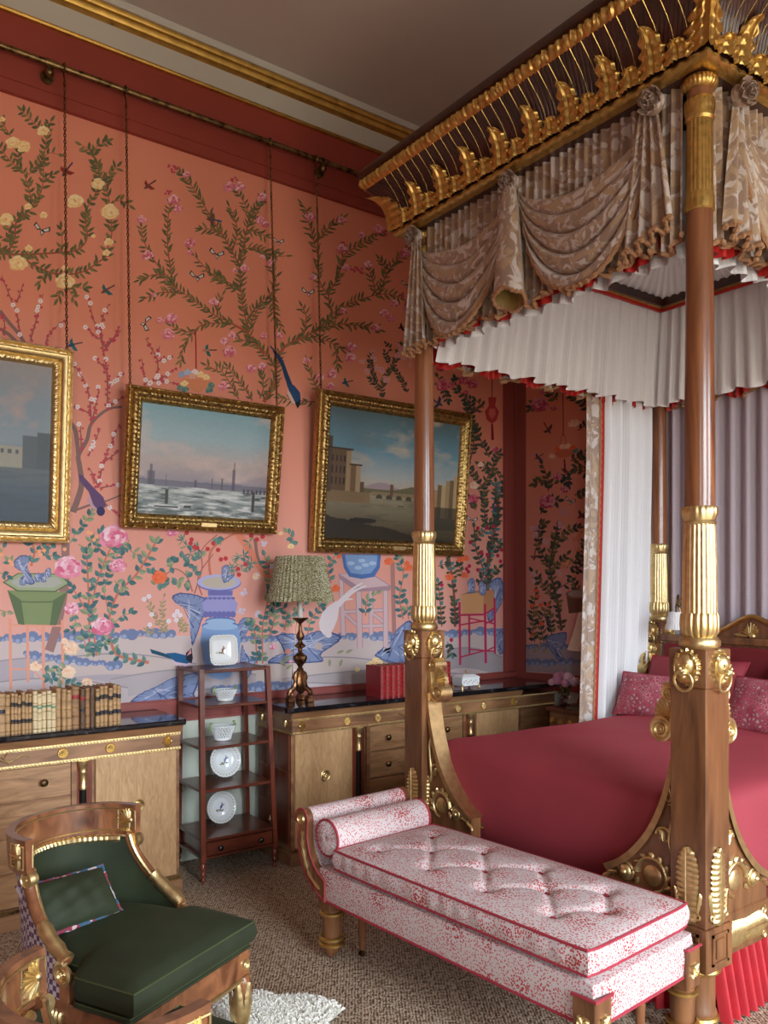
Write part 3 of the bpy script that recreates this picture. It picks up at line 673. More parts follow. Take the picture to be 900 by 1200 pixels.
# ---- plum blossom, birds, butterflies, hanging basket
u = Paint('left')
for pts in ([(0, 640), (60, 720), (120, 790), (170, 870)], [(0, 760), (60, 800), (110, 850)]): u.line(cB(pts), 3.6, 4.4, GREYT, 6)
for pts in ([(130, 800), (110, 660), (70, 560), (30, 460), (10, 410)], [(200, 840), (240, 700), (260, 620), (285, 530)], [(300, 860), (330, 790), (430, 700)], [(110, 590), (155, 460)], [(690, 880), (660, 800), (610, 680), (585, 540)], [(660, 780), (680, 680), (715, 605)], [(690, 880), (800, 770)], [(650, 830), (565, 745)], [(20, 800), (30, 720), (0, 660)]): twig(u, cB(pts))
u.line(cL([(395, 970), (440, 830), (430, 720), (425, 660), (470, 580), (495, 490), (580, 415), (660, 400)]), 7.5, 2.5, GREYT, 6)
u.line(cL([(370, 480), (405, 520), (418, 600), (425, 680)]), 5, 5, GREYT, 6)
u.line(cL([(395, 965), (490, 930), (560, 915), (660, 875)]), 3, 1.5, GREYT, 6)
for pts in ([(495, 490), (480, 330), (440, 230), (380, 150)], [(580, 410), (580, 240), (560, 100), (540, 0), (530, -40)], [(580, 300), (660, 215)], [(575, 200), (510, 130)], [(480, 660), (545, 515)], [(530, 840), (560, 700), (610, 580), (646, 490)], [(500, 470), (540, 290)], [(490, 440), (400, 390)], [(580, 410), (660, 350)], [(560, 100), (620, 20), (640, -30)], [(440, 640), (435, 500)], [(530, 830), (490, 740)], [(560, 915), (640, 990)], [(540, 840), (640, 820)], [(560, 700), (646, 640)]): twig(u, cL(pts), 1.1, 3.6)
for pts in ([(190, 720), (195, 580), (150, 490), (115, 430)], [(110, 730), (180, 710), (330, 730)], [(200, 710), (310, 630)], [(110, 700), (90, 560)], [(200, 580), (290, 550)], [(190, 560), (210, 480)]): twig(u, cD(pts), 1, 4)
for x, y, r in ((745, 250, 18), (770, 230, 20), (660, 330, 20), (690, 380, 18), (585, 340, 16), (620, 270, 16), (785, 260, 16), (825, 300, 16), (640, 320, 14), (760, 205, 14), (560, 290, 14), (612, 240, 10)):
    (q,) = cF([(x, y)])
    for _ in range(4): u.blossom(q[0] + rnd.uniform(-2.5, 2.5), q[1] + rnd.uniform(-2.5, 2.5), r / 7, srgb(228, 170, 170), core=PLUM)
for pts in ([(670, 480), (665, 420), (700, 340), (740, 270), (760, 200)], [(660, 430), (600, 380)], [(800, 450), (750, 350), (730, 330)], [(720, 230), (690, 195)], [(700, 300), (680, 240)], [(640, 400), (600, 300), (610, 250)]): u.spray(cF(pts), 5.2, 2.6, TEALD, 3.0, 1.2, 0.6, STEM, 0.9)
RED, BRN, BLU, TEALC = srgb(150, 50, 44), srgb(112, 78, 72), srgb(52, 78, 120), srgb(38, 110, 112)
for c, x, y, a, L, bd, wg, tl in ((cC, 135, 210, 2.5, 11, BRN, RED, srgb(62, 48, 56)), (cC, 555, 435, 3.3, 12, BRN, BRN, BLU), (cA, 435, 565, 2.2, 13, srgb(100, 60, 70), RED, srgb(92, 66, 92)), (cB, 700, 505, 2.6, 12, BRN, TEALC, BRN), (cD, 525, 508, 3.1, 11, srgb(190, 130, 110), TEALC, BRN),
        (cF, 770, 105, 2.9, 8, srgb(70, 36, 40), srgb(50, 34, 44), RED), (cF, 475, 395, 2.9, 9, BLU, TEALC, BRN), (cB, 480, 865, 2.9, 12, BLU, TEALC, BRN)):
    (q,) = c([(x, y)]); u.bird(q[0], q[1], a, L, bd, wg, tl)
for c, x, y, r, a in ((cB, 272, 108, 9, 0.4), (cC, 582, 662, 8, 0.3), (cC, 452, 812, 8, 0.25), (cD, 115, 330, 8, 1.8), (cE, 162, 375, 6, 0.2), (cE, 318, 642, 7, 0.2), (cE, 838, 602, 6, 0.3), (cF, 812, 168, 6, 0.4)):
    (q,) = c([(x, y)]); u.butterfly(q[0], q[1], r, a)
# long tailed blue bird
for pts in ([(75, 205), (130, 270), (160, 350), (185, 420)], [(90, 230), (135, 300), (160, 370), (190, 440)]): u.line(cF(pts), 1.4, 5, srgb(34, 66, 104), 23)
u.poly(cF([(160, 400), (200, 410), (232, 450), (236, 490), (220, 515), (196, 490), (178, 450)]), srgb(38, 74, 118), 24)
u.poly(cF([(165, 430), (180, 450), (205, 500), (216, 520), (190, 505), (165, 460)]), srgb(226, 190, 176), 24.4)
u.poly(cF([(205, 505), (236, 490), (232, 515), (220, 535)]), srgb(28, 30, 44), 24.8)
# purple bird on the plum
u.poly(cL([(425, 765), (445, 770), (500, 830), (560, 890), (572, 940), (530, 960), (505, 930), (480, 860), (430, 800)]), srgb(104, 78, 120), 23)
u.poly(cL([(480, 880), (505, 930), (530, 958), (500, 950), (470, 905)]), srgb(198, 160, 178), 23.5)
u.ell(*cL([(545, 965)])[0], 5, 5.6, srgb(62, 58, 100), 24, 14)
# hanging flower basket
u.line(cD([(445, 380), (448, 500), (450, 630)]), 1.4, 1.4, srgb(176, 46, 60), 20)
u.poly(cD([(345, 705), (400, 695), (500, 700), (552, 715), (555, 745), (505, 758), (480, 785), (430, 780), (405, 755), (350, 738)]), srgb(222, 140, 100), 20)
for x, y, cols in ((355, 668, [srgb(150, 170, 206)]), (392, 655, [srgb(176, 190, 214)]), (440, 655, [WHITEB]), (480, 670, YEL), (515, 688, YEL), (370, 728, YEL), (425, 680, [srgb(224, 170, 150)]), (545, 740, TEAL), (345, 755, TEAL), (375, 765, TEAL), (535, 770, TEAL)):
    (q,) = cD([(x, y)]); u.flower(q[0], q[1], 4.2, cols, lay=22)
u.b.build('painted_blossom_and_birds', M['print'], wl, smooth=0)
# ---- lower garden: planters, rocks, peonies
w = Paint('left')
w.line(cG([(300, 850), (350, 690), (395, 440), (400, 210), (402, 100)]), 11, 9, srgb(158, 120, 116), 6)
for pts, w0 in (([(910, 920), (730, 880), (680, 800), (660, 680), (720, 500), (835, 380), (950, 190)], 4), ([(545, 880), (545, 600), (530, 260)], 3), ([(590, 880), (565, 560), (640, 300), (690, 200)], 2.4), ([(545, 640), (490, 540), (440, 460)], 2), ([(660, 600), (640, 500)], 1.6), ([(190, 330), (210, 230), (160, 150)], 3), ([(210, 250), (320, 190)], 2), ([(530, 850), (510, 760)], 1.5)):
    w.spray(cG(pts), 10, 6, TEAL, 9, w0, w0 * 0.6, STEM2, 0.9)
for pts in ([(430, 190), (470, 120), (520, 60), (560, 0)], [(560, 260), (600, 180), (620, 120)], [(700, 420), (760, 480)], [(440, 620), (470, 700), (430, 720)], [(620, 740), (650, 800), (560, 860)], [(400, 860), (370, 930), (300, 1010)], [(400, 980), (350, 1040), (460, 1050)], [(640, 460), (700, 300), (730, 230)], [(260, 980), (340, 970)], [(0, 600), (40, 610)], [(0, 370), (40, 390)], [(0, 260), (20, 220)], [(80, 320), (60, 300)], [(260, 260), (330, 270)], [(680, 700), (740, 640), (800, 620)], [(480, 200), (540, 220), (560, 170)], [(790, 170), (760, 230)], [(800, 240), (835, 260)]):
    w.spray(cG(pts), 9, 5.4, TEAL, 7.5, 1.2, 0.7, srgb(150, 150, 108), 0.9)
for lst, cols in (([(690, 150, 78), (420, 340, 78), (625, 700, 60)], HOT), ([(725, 330, 46), (440, 590, 42)], HOT), ([(395, 790, 22), (435, 835, 44), (215, 945, 34), (420, 980, 40), (530, 1045, 36)], CREAM)): fl(w, cG, lst, cols, 5.217)
for x, y in ((560, 130), (590, 150), (540, 125), (575, 170), (240, 240), (270, 235), (395, 228), (250, 260), (10, 260), (60, 300), (75, 320)): w.blossom(*cG([(x, y)])[0], 2.4, srgb(248, 178, 130))
SAL = srgb(232, 160, 136)
for x0, y0, x1, y1, wd in ((62, 650, 66, 1085, 3.6), (168, 690, 172, 1040, 3.4), (264, 670, 268, 1090, 3.8), (381, 660, 385, 1050, 3.4), (60, 690, 385, 696, 2.2), (66, 960, 385, 966, 2.2), (200, 965, 265, 1030, 1.6), (215, 700, 265, 740, 1.4)): w.line(cG([(x0, y0), (x1, y1)]), wd, wd, SAL, 9)
GRN, GRND, GRNL = srgb(134, 150, 104), srgb(98, 116, 82), srgb(162, 174, 138)
w.poly(cG([(45, 478), (410, 488), (345, 692), (112, 686)]), GRN, 10)
w.poly(cG([(45, 478), (130, 540), (150, 690), (112, 686)]), GRND, 10.5); w.poly(cG([(325, 540), (410, 488), (345, 692), (305, 692)]), GRND, 10.5)
w.poly(cG([(15, 430), (110, 372), (370, 378), (430, 437), (340, 490), (105, 486)]), GRND, 11)
w.poly(cG([(30, 430), (114, 378), (365, 384), (415, 436), (336, 482), (110, 478)]), GRNL, 11.4)
w.poly(cG([(62, 428), (125, 396), (350, 400), (385, 434), (325, 462), (115, 460)]), srgb(178, 180, 170), 11.8)
w.line(cG([(70, 530), (130, 548), (325, 548), (390, 522)]), 1.6, 1.6, GRND, 11)
rock(w, cG([(85, 300), (130, 262), (185, 280), (168, 340), (210, 430), (160, 435), (140, 370), (85, 335)]), 13)
for x, y in ((140, 420), (230, 400), (295, 370), (265, 400)): rock(w, cG([(x - 16, y + 25), (x - 18, y - 10), (x, y - 28), (x + 18, y - 20), (x + 14, y + 25)]), 13.2)
# vase, fruit tree, bird and rocks
w.line(cH([(540, 380), (520, 300), (530, 200), (620, 130), (700, 100)]), 3, 2, STEM2, 8)
w.line(cH([(660, 100), (730, 200), (790, 300), (850, 360)]), 9, 6, srgb(232, 140, 112), 8)
w.line(cH([(760, 140), (770, 220), (790, 280)]), 4, 3, srgb(150, 112, 104), 8.5)
for pts in ([(430, 420), (400, 340), (340, 300), (290, 330)], [(440, 430), (480, 300), (480, 200), (560, 120)], [(480, 440), (460, 340), (540, 220)]): w.line(cH(pts), 1.6, 1.2, srgb(176, 110, 104), 8)
for x, y in ((270, 300), (320, 280), (360, 240), (570, 140), (470, 240), (410, 270), (360, 370), (215, 330), (430, 330), (250, 390), (310, 360), (400, 390)):
    for _ in range(4): w.leaf(*[v + rnd.uniform(-3, 3) for v in cH([(x, y)])[0]], rnd.uniform(0, 6.28), 9, 6.5, rnd.choice(TEAL))
for x, y in ((400, 180), (380, 150), (420, 220), (680, 240), (720, 280), (640, 300), (700, 230), (730, 160), (690, 310), (460, 190), (740, 270), (650, 270)):
    for _ in range(7): w.leaf(*cH([(x, y)])[0], rnd.uniform(0, 6.28), 9, 1.7, rnd.choice(TEAL))
for x, y in ((420, 165), (440, 185), (425, 145), (455, 190), (510, 195), (565, 200), (540, 165), (580, 250), (605, 245), (670, 300), (675, 330), (740, 125), (770, 145), (710, 275), (400, 110), (800, 130)): w.ell(*cH([(x, y)])[0], 2.7, 2.7, srgb(200, 64, 70), 19, 10)
fl(w, cH, [(255, 345, 38)], ORNG, 4.5)
for x, y in ((200, 445), (175, 460), (215, 540), (350, 525), (365, 545), (335, 545), (305, 575), (205, 595), (345, 570)): w.blossom(*cH([(x, y)])[0], 3.0, srgb(236, 226, 234), core=srgb(230, 180, 150))
for pts in ([(270, 640), (240, 560), (200, 480)], [(290, 640), (270, 520), (280, 450)], [(360, 640), (370, 570)], [(380, 640), (390, 600)], [(230, 640), (190, 620)]): w.spray(cH(pts), 5.5, 2.8, [srgb(170, 160, 118), srgb(186, 170, 128)], 4, 0.8, 0.5, srgb(190, 150, 120), 0.9)
rock(w, cH([(325, 440), (370, 425), (440, 435), (500, 460), (500, 520), (470, 600), (430, 705), (415, 610), (400, 520), (330, 470)]))
rock(w, cH([(670, 590), (700, 560), (745, 560), (735, 610), (690, 670), (660, 660)])); rock(w, cH([(690, 700), (720, 760), (770, 765), (760, 800), (710, 890), (680, 800)]))
rock(w, cH([(100, 1002), (150, 960), (215, 930), (330, 875), (465, 850), (440, 960), (430, 985), (250, 998)]))
LAV, LAVD, SKY, SKYD = srgb(158, 156, 208), srgb(112, 112, 176), srgb(132, 164, 210), srgb(84, 118, 182)
w.poly(cH([(520, 560), (640, 560), (672, 600), (684, 680), (672, 780), (630, 870), (580, 885), (520, 870), (485, 780), (472, 680), (482, 600)]), SKY, 12)
for x, y, a, b_ in ((577, 575, 80, 22), (577, 600, 98, 24)): w.ell(*cH([(x, y)])[0], a / 4.5, b_ / 4.5, SKYD, 12.5); w.ell(*cH([(x, y + 4)])[0], a / 4.5 - 1, b_ / 4.5 - 1, srgb(160, 188, 222), 12.7)
w.poly(cH([(510, 400), (645, 400), (640, 450), (668, 480), (662, 520), (635, 548), (520, 548), (488, 520), (482, 480), (512, 450)]), LAV, 13.2)
for x in range(500, 660, 24): w.ell(*cH([(x, 540)])[0], 3.4, 4, LAVD, 13.6, 8); w.ell(*cH([(x, 455)])[0], 2.6, 1.6, LAVD, 13.7, 8)
w.poly(cH([(512, 415), (642, 415), (640, 440), (514, 440)]), LAVD, 13.5)
w.ell(*cH([(570, 374)])[0], 26, 10, LAVD, 14); w.ell(*cH([(570, 370)])[0], 25.4, 9.2, srgb(180, 180, 222), 14.3); w.ell(*cH([(570, 372)])[0], 20, 6.6, srgb(196, 184, 170), 14.6)
rock(w, cH([(585, 290), (615, 278), (628, 300), (605, 335), (645, 330), (640, 350), (600, 375), (585, 350)]), 15)
w.poly(cH([(205, 722), (260, 738), (330, 762), (320, 775), (215, 745)]), srgb(28, 78, 104), 16)
w.poly(cH([(290, 745), (340, 742), (395, 755), (425, 790), (400, 800), (340, 790)]), srgb(30, 92, 140), 16.4)
w.poly(cH([(320, 780), (400, 800), (430, 795), (415, 812), (350, 812)]), srgb(214, 190, 206), 16.2)
w.poly(cH([(395, 745), (425, 715), (432, 770), (425, 800), (398, 780)]), srgb(36, 36, 52), 16.8); w.poly(cH([(400, 760), (420, 720), (425, 745)]), srgb(226, 150, 160), 17.2)
for pts in ([(800, 800), (800, 600), (830, 460), (850, 380)], [(770, 800), (760, 640), (730, 600)], [(830, 560), (880, 480)], [(800, 620), (740, 580)]): w.spray(cH(pts), 8, 5.6, TEAL, 7, 2.2, 1.2, STEM2, 0.9)
for x, y in ((700, 420), (690, 520), (770, 540), (810, 160), (850, 280), (765, 340)):
    for _ in range(6): w.blossom(*[v + rnd.uniform(-3.5, 3.5) for v in cH([(x, y)])[0]], 2.0, srgb(222, 204, 222))
fl(w, cH, [(765, 340, 20)], CREAM, 4.5); fl(w, cH, [(855, 710, 18)], HOT, 4.5); fl(w, cH, [(320, 105, 28), (20, 280, 30)], HOT, 4.5)
# right of the lamp: rocks, stand, blue pot, white bird, orange flowers
rock(w, cI([(60, 590), (150, 580), (215, 600), (260, 575), (330, 565), (420, 590), (412, 625), (350, 665), (310, 700), (322, 738), (170, 745), (20, 745), (60, 705), (110, 700), (88, 640)]))
w.ell(*cI([(130, 680)])[0], 3.6, 3.4, srgb(222, 150, 132), 13); w.ell(*cI([(300, 650)])[0], 5, 4.4, srgb(200, 180, 176), 13)
for pts in ([(30, 590), (60, 460), (40, 300), (0, 150)], [(110, 560), (120, 460), (60, 400)], [(240, 580), (260, 500), (330, 420)], [(370, 300), (350, 210), (390, 150)], [(770, 500), (750, 380), (770, 250), (740, 160)], [(800, 500), (790, 420)], [(150, 540), (150, 480), (220, 420)], [(150, 100), (160, 60), (130, 20)], [(560, 480), (570, 400), (620, 360)], [(300, 440), (320, 400)]): w.spray(cI(pts), 8.6, 5.2, TEAL, 7.5, 1.8, 1.0, STEM2, 0.95)
w.line(cI([(720, 600), (715, 400), (710, 180)]), 5, 5, srgb(178, 128, 122), 7)
for lst in ([(690, 180, 24), (800, 215, 24), (395, 330, 24), (415, 152, 14), (790, 190, 16)],): fl(w, cI, lst, ORNG, 4.737)
fl(w, cI, [(145, 95, 18), (90, 25, 12)], YEL, 4.737); fl(w, cI, [(620, 745, 34), (515, 780, 14), (580, 755, 16)], YEL, 4.737)
fl(w, cI, [(45, 655, 16), (145, 735, 10)], HOT, 4.737)
PAL, PALD = srgb(216, 186, 190), srgb(176, 142, 156)
for x0, y0, x1, y1, wd in ((425, 275, 438, 590, 5), (590, 340, 592, 585, 4.4), (435, 460, 660, 450, 3.6), (445, 470, 520, 540, 3.4), (590, 460, 665, 520, 3.4), (530, 540, 670, 535, 4)): w.line(cI([(x0, y0), (x1, y1)]), wd + 0.8, wd + 0.8, PALD, 9); w.line(cI([(x0, y0), (x1, y1)]), wd - 0.6, wd - 0.6, PAL, 9.4)
for x0, y0, x1, y1, wd in ((522, 345, 530, 662, 6), (672, 335, 673, 655, 5.4)): w.line(cI([(x0, y0), (x1, y1)]), wd + 0.8, wd + 0.8, PALD, 10); w.line(cI([(x0, y0), (x1, y1)]), wd - 0.6, wd - 0.6, PAL, 10.4)
w.poly(cI([(410, 248), (470, 242), (620, 262), (702, 315), (696, 342), (510, 347), (414, 275)]), PALD, 11); w.poly(cI([(416, 250), (470, 246), (615, 265), (692, 314), (540, 330)]), PAL, 11.4)
w.poly(cI([(428, 140), (646, 140), (640, 215), (610, 265), (540, 277), (470, 264), (440, 215)]), SKYD, 12.2); w.poly(cI([(446, 140), (628, 140), (622, 205), (590, 245), (540, 252), (480, 244), (456, 205)]), SKY, 12.5)
for x, y in ((480, 190), (520, 215), (560, 200), (600, 190), (540, 175)): w.ell(*cI([(x, y)])[0], 4.5, 2.4, srgb(176, 200, 230), 13, 8)
WB = srgb(236, 224, 228)
w.poly(cI([(302, 520), (318, 470), (350, 430), (400, 398), (415, 430), (405, 500), (385, 550), (360, 590), (330, 588), (308, 560)]), WB, 15)
for pts in ([(390, 430), (480, 340), (545, 298)], [(395, 440), (490, 350), (565, 315)], [(400, 430), (440, 395), (490, 388)]): w.line(cI(pts), 5, 1.2, WB, 15.3)
w.ell(*cI([(355, 585)])[0], 4, 4, WB, 15.6, 12)
rock(w, cI([(610, 700), (640, 675), (690, 690), (700, 610), (750, 545), (820, 520), (830, 740), (680, 735)]))
rock(w, cI([(740, 650), (800, 640), (825, 740), (760, 735)]), 12)
for x, y in ((120, 760), (90, 740), (110, 720), (400, 690), (430, 720), (360, 720), (450, 690), (120, 780)): w.leaf(*cI([(x, y)])[0], rnd.uniform(-1, 4), 10, 4, srgb(170, 172, 140))
# by the corner
for pts, w0 in (([(320, 370), (320, 250), (350, 80), (375, -60), (365, -200)], 5), ([(270, 340), (300, 270), (260, 150), (250, 40)], 2), ([(150, 560), (145, 400), (120, 200)], 3), ([(330, 200), (380, 120)], 1.6), ([(320, 300), (380, 250)], 1.4), ([(80, 560), (70, 420), (60, 330)], 1.4), ([(200, 300), (170, 240)], 1.2), ([(60, 240), (100, 230)], 1.2), ([(250, 100), (300, 60), (330, 10)], 1.4), ([(110, 640), (130, 700)], 1)):
    w.spray(cK(pts), 7.5, 4.4, TEALD + TEAL[:1], 5.5, w0, w0 * 0.7, srgb(140, 78, 68), 0.95)
for x, y in ((270, 40), (320, 40), (230, 115), (225, 240), (290, 170), (320, 180), (375, 185), (395, 155), (220, 270), (390, 215), (210, 255), (270, 260), (80, 340), (350, 30), (130, 630)): w.ell(*cK([(x, y)])[0], 2.2, 2.4, srgb(190, 40, 74), 19, 8)
fl(w, cK, [(120, 298, 22), (200, 290, 18), (180, 205, 20), (205, 200, 18)], ORNG, 4.5)
rock(w, cK([(330, 330), (365, 302), (400, 315), (400, 420), (370, 480), (340, 540), (320, 500), (360, 420)])); rock(w, cK([(365, 600), (402, 585), (402, 700), (375, 690)]))
MAG = srgb(198, 52, 92)
w.poly(cK([(178, 392), (300, 372), (300, 485), (188, 492)]), srgb(222, 166, 116), 12); w.poly(cK([(300, 372), (356, 366), (354, 462), (300, 485)]), srgb(196, 136, 96), 12)
w.poly(cK([(178, 392), (240, 372), (356, 366), (300, 376)]), srgb(158, 128, 112), 12.3)
for x, y in ((235, 345), (295, 355)): rock(w, cK([(x - 15, y + 35), (x - 18, y - 20), (x, y - 42), (x + 18, y - 25), (x + 15, y + 35)]), 13)
for x0, y0, x1, y1, wd in ((173, 430, 177, 762, 2.6), (307, 440, 312, 752, 2.8), (358, 410, 360, 702, 2.4), (224, 500, 226, 702, 2.2), (180, 498, 310, 495, 2.4), (310, 490, 360, 460, 2), (180, 550, 310, 528, 1.8), (226, 515, 358, 545, 1.6), (180, 720, 310, 685, 1.8), (226, 680, 358, 690, 1.6), (310, 545, 360, 515, 1.6), (310, 690, 360, 665, 1.6)): w.line(cK([(x0, y0), (x1, y1)]), wd, wd, MAG, 13.5)
# upper right strip by the corner: lantern, roses
for pts in ([(310, 900), (305, 690), (350, 560), (380, 500)], [(300, 690), (250, 610), (215, 560)], [(330, 520), (280, 420), (240, 330)], [(370, 890), (365, 800), (390, 700)], [(230, 540), (250, 400), (210, 250)], [(220, 220), (170, 170), (150, 110)], [(240, 330), (230, 220)], [(80, 140), (60, 100)], [(90, 160), (110, 220)], [(350, 570), (390, 640)], [(260, 800), (230, 740)], [(300, 260), (260, 220)], [(340, 600), (280, 560)]):
    w.spray(cJ(pts), 7.2, 4.2, TEALD, 5, 1.6, 0.9, srgb(138, 70, 60), 0.95)
fl(w, cJ, [(85, 140, 34), (195, 115, 28), (245, 135, 30), (130, 140, 20), (245, 740, 28), (365, 480, 18), (205, 180, 14), (80, 45, 30)], [srgb(176, 52, 78), srgb(208, 92, 114), srgb(226, 146, 150), srgb(180, 50, 76)], 4.5)
fl(w, cJ, [(250, 670, 22), (285, 560, 16)], CREAM, 4.5)
w.line(cJ([(345, 110), (345, 210)]), 1, 1, srgb(120, 34, 40), 20)
w.poly(cJ([(325, 205), (368, 205), (362, 250), (382, 280), (370, 325), (345, 345), (318, 325), (306, 280), (328, 250)]), srgb(188, 62, 62), 20); w.poly(cJ([(330, 265), (360, 265), (364, 295), (345, 320), (326, 295)]), srgb(214, 106, 96), 20.4)
w.line(cJ([(345, 345), (348, 430)]), 2.2, 3.4, srgb(150, 26, 44), 20)
w.bird(*cJ([(60, 235)])[0], 0.6, 11, srgb(70, 78, 96), srgb(58, 68, 92), srgb(60, 70, 96)); w.bird(*cJ([(265, 270)])[0], 2.4, 9, BRN, BRN, srgb(110, 54, 50)); w.bird(*cJ([(355, 785)])[0], 3.1, 9, BRN, BLU, BRN)
w.butterfly(*cJ([(238, 852)])[0], 6, 0.2)
w.b.build('painted_lower_garden', M['print'], wl, smooth=0)
# ---- canted panel
g = Paint('back')
gb = lambda x: 787.0 + 0.063 * (x - 617)
for i in range(33):
    a, b_ = 617 + i * 10, 627 + i * 10
    g.poly([(a, 757), (b_, 757), (b_, gb(b_)), (a, gb(a))], srgb(172, 160, 164), 1)
bumps(g, 618, 940, lambda x: 757, 3.6, 2); bumps(g, 618, 940, lambda x: 776, 3.8, 3)
for pts, w0 in (([(710, 580), (690, 430), (650, 250), (670, 130), (690, 30)], 3.2), ([(640, 240), (590, 120), (600, 20)], 1.4), ([(690, 420), (600, 320), (560, 270)], 1.4), ([(670, 260), (740, 180)], 1.4), ([(690, 360), (760, 320)], 1.2), ([(660, 160), (740, 60), (800, 40)], 1.4), ([(570, 640), (560, 540), (575, 380)], 1.2), ([(620, 640), (600, 540), (640, 450)], 1.2), ([(800, 380), (770, 300), (830, 220)], 2), ([(740, 250), (830, 160), (850, 60)], 1.2), ([(660, 600), (650, 500)], 1)):
    g.spray(cK(pts), 7.6, 4.4, TEALD + OLIVE[2:3], 5.4, w0, w0 * 0.6, srgb(110, 74, 70), 0.95)
for pts in ([(860, 570), (780, 580), (700, 640)], [(640, 700), (640, 640), (610, 560)], [(860, 270), (800, 215), (760, 190)], [(600, 820), (640, 760), (690, 750)], [(760, 540), (800, 520), (850, 500)], [(720, 620), (740, 660)], [(590, 880), (620, 870)], [(780, 720), (850, 700)], [(800, 380), (860, 340), (870, 420)], [(620, 640), (570, 660)], [(580, 230), (550, 260)], [(690, 220), (640, 180)], [(860, 600), (800, 590)]):
    g.spray(cJ(pts), 8.6, 4.8, TEALD + OLIVE[3:], 5.6, 1.5, 0.8, srgb(130, 66, 58), 0.9)
DP = [srgb(176, 58, 92), srgb(208, 110, 136), srgb(232, 172, 184), srgb(186, 66, 100)]
fl(g, cJ, [(595, 245, 44), (635, 755, 42), (725, 690, 22), (690, 625, 22), (605, 180, 14), (670, 262, 16)], DP, 4.5); fl(g, cJ, [(770, 345, 24), (790, 340, 20)], CREAM, 4.5)
fl(g, cK, [(575, 370, 12), (585, 400, 12), (555, 450, 13), (600, 445, 13), (640, 445, 12), (605, 545, 13), (550, 610, 9), (560, 590, 9)], ORNG, 4.5); fl(g, cK, [(790, 90, 22), (750, 230, 20), (720, 240, 14), (820, 60, 20), (780, 290, 14), (800, 150, 18)], [srgb(214, 120, 90), srgb(230, 156, 120), srgb(236, 176, 140)], 4.5)
for x, y in ((630, 110), (565, 40), (565, 280), (565, 320), (710, 25), (705, 375), (700, 280), (575, 75)):
    for _ in range(5): g.blossom(*[v + rnd.uniform(-2.6, 2.6) for v in cK([(x, y)])[0]], 2.0, srgb(226, 182, 190))
for x, y in ((720, 810), (710, 870), (730, 820), (570, 890)):
    for _ in range(5): g.blossom(*[v + rnd.uniform(-2.6, 2.6) for v in cJ([(x, y)])[0]], 2.0, srgb(216, 160, 170))
g.line(cJ([(718, 180), (720, 300), (720, 410)]), 1, 1, srgb(130, 30, 44), 20); g.line(cJ([(705, 460), (712, 405), (728, 405), (738, 460)]), 0.8, 0.8, srgb(190, 110, 80), 20)
g.poly(cJ([(672, 500), (700, 482), (770, 480), (785, 492), (750, 520), (700, 526)]), srgb(214, 120, 88), 20); g.line(cJ([(726, 530), (730, 605)]), 1.6, 2.6, srgb(150, 30, 50), 20)
for x, y, c in ((690, 478, ORNG), (715, 465, CREAM), (745, 462, CREAM), (770, 470, ORNG), (660, 515, CREAM), (785, 485, TEAL)): g.flower(*cJ([(x, y)])[0], 3.6, c, lay=22)
g.bird(*cJ([(640, 375)])[0], 1.0, 10, BRN, srgb(96, 60, 70), RED); g.bird(*cJ([(588, 520)])[0], 2.6, 8, srgb(150, 70, 60), BLU, BRN); g.bird(*cJ([(820, 825)])[0], 2.5, 11, srgb(130, 50, 46), srgb(90, 60, 70), BRN); g.bird(*cK([(568, 190)])[0], 1.7, 8, BRN, BRN, RED)
g.butterfly(*cJ([(755, 752)])[0], 6, 0.4)
g.poly(cK([(735, 385), (835, 370), (840, 480), (750, 490)]), srgb(120, 84, 66), 13); g.ell(*cK([(800, 388)])[0], 15, 5.5, srgb(150, 110, 84), 13.4); g.ell(*cK([(800, 386)])[0], 12, 4, srgb(176, 156, 150), 13.7)
rock(g, cK([(620, 620), (660, 600), (735, 590), (730, 650), (700, 690), (720, 730), (690, 735), (640, 660)]), 12)
for x, y in ((590, 680), (620, 700), (600, 660), (570, 700)): g.leaf(*cK([(x, y)])[0], -1.5, 6, 3, srgb(190, 160, 84))
for dx, dy in ((95, 0), (175, 8), (250, 0)):           # the garden goes on behind the bed hangings
    for pts, w0 in (([(710, 580), (690, 430), (650, 250), (670, 130), (690, -120), (650, -400)], 3.2), ([(640, 240), (590, 120), (600, 20)], 1.4), ([(690, 420), (600, 320), (560, 270)], 1.4), ([(670, 260), (740, 180)], 1.4), ([(690, -60), (620, -160), (590, -260)], 1.4), ([(680, -160), (760, -260), (770, -380)], 1.4)):
        g.spray([(x + dx, y + dy) for x, y in cK(pts)], 7.6, 4.4, TEALD + OLIVE[2:3], 5.4, w0, w0 * 0.6, srgb(110, 74, 70), 0.95)
    for x, y in ((600, 120), (740, 180), (590, -260), (770, -380), (690, 60), (640, -100)):
        (q,) = cK([(x, y)]); g.flower(q[0] + dx, q[1] + dy, 6, DP)
g.b.build('painted_garden_panel', M['print'], wb, smooth=0)
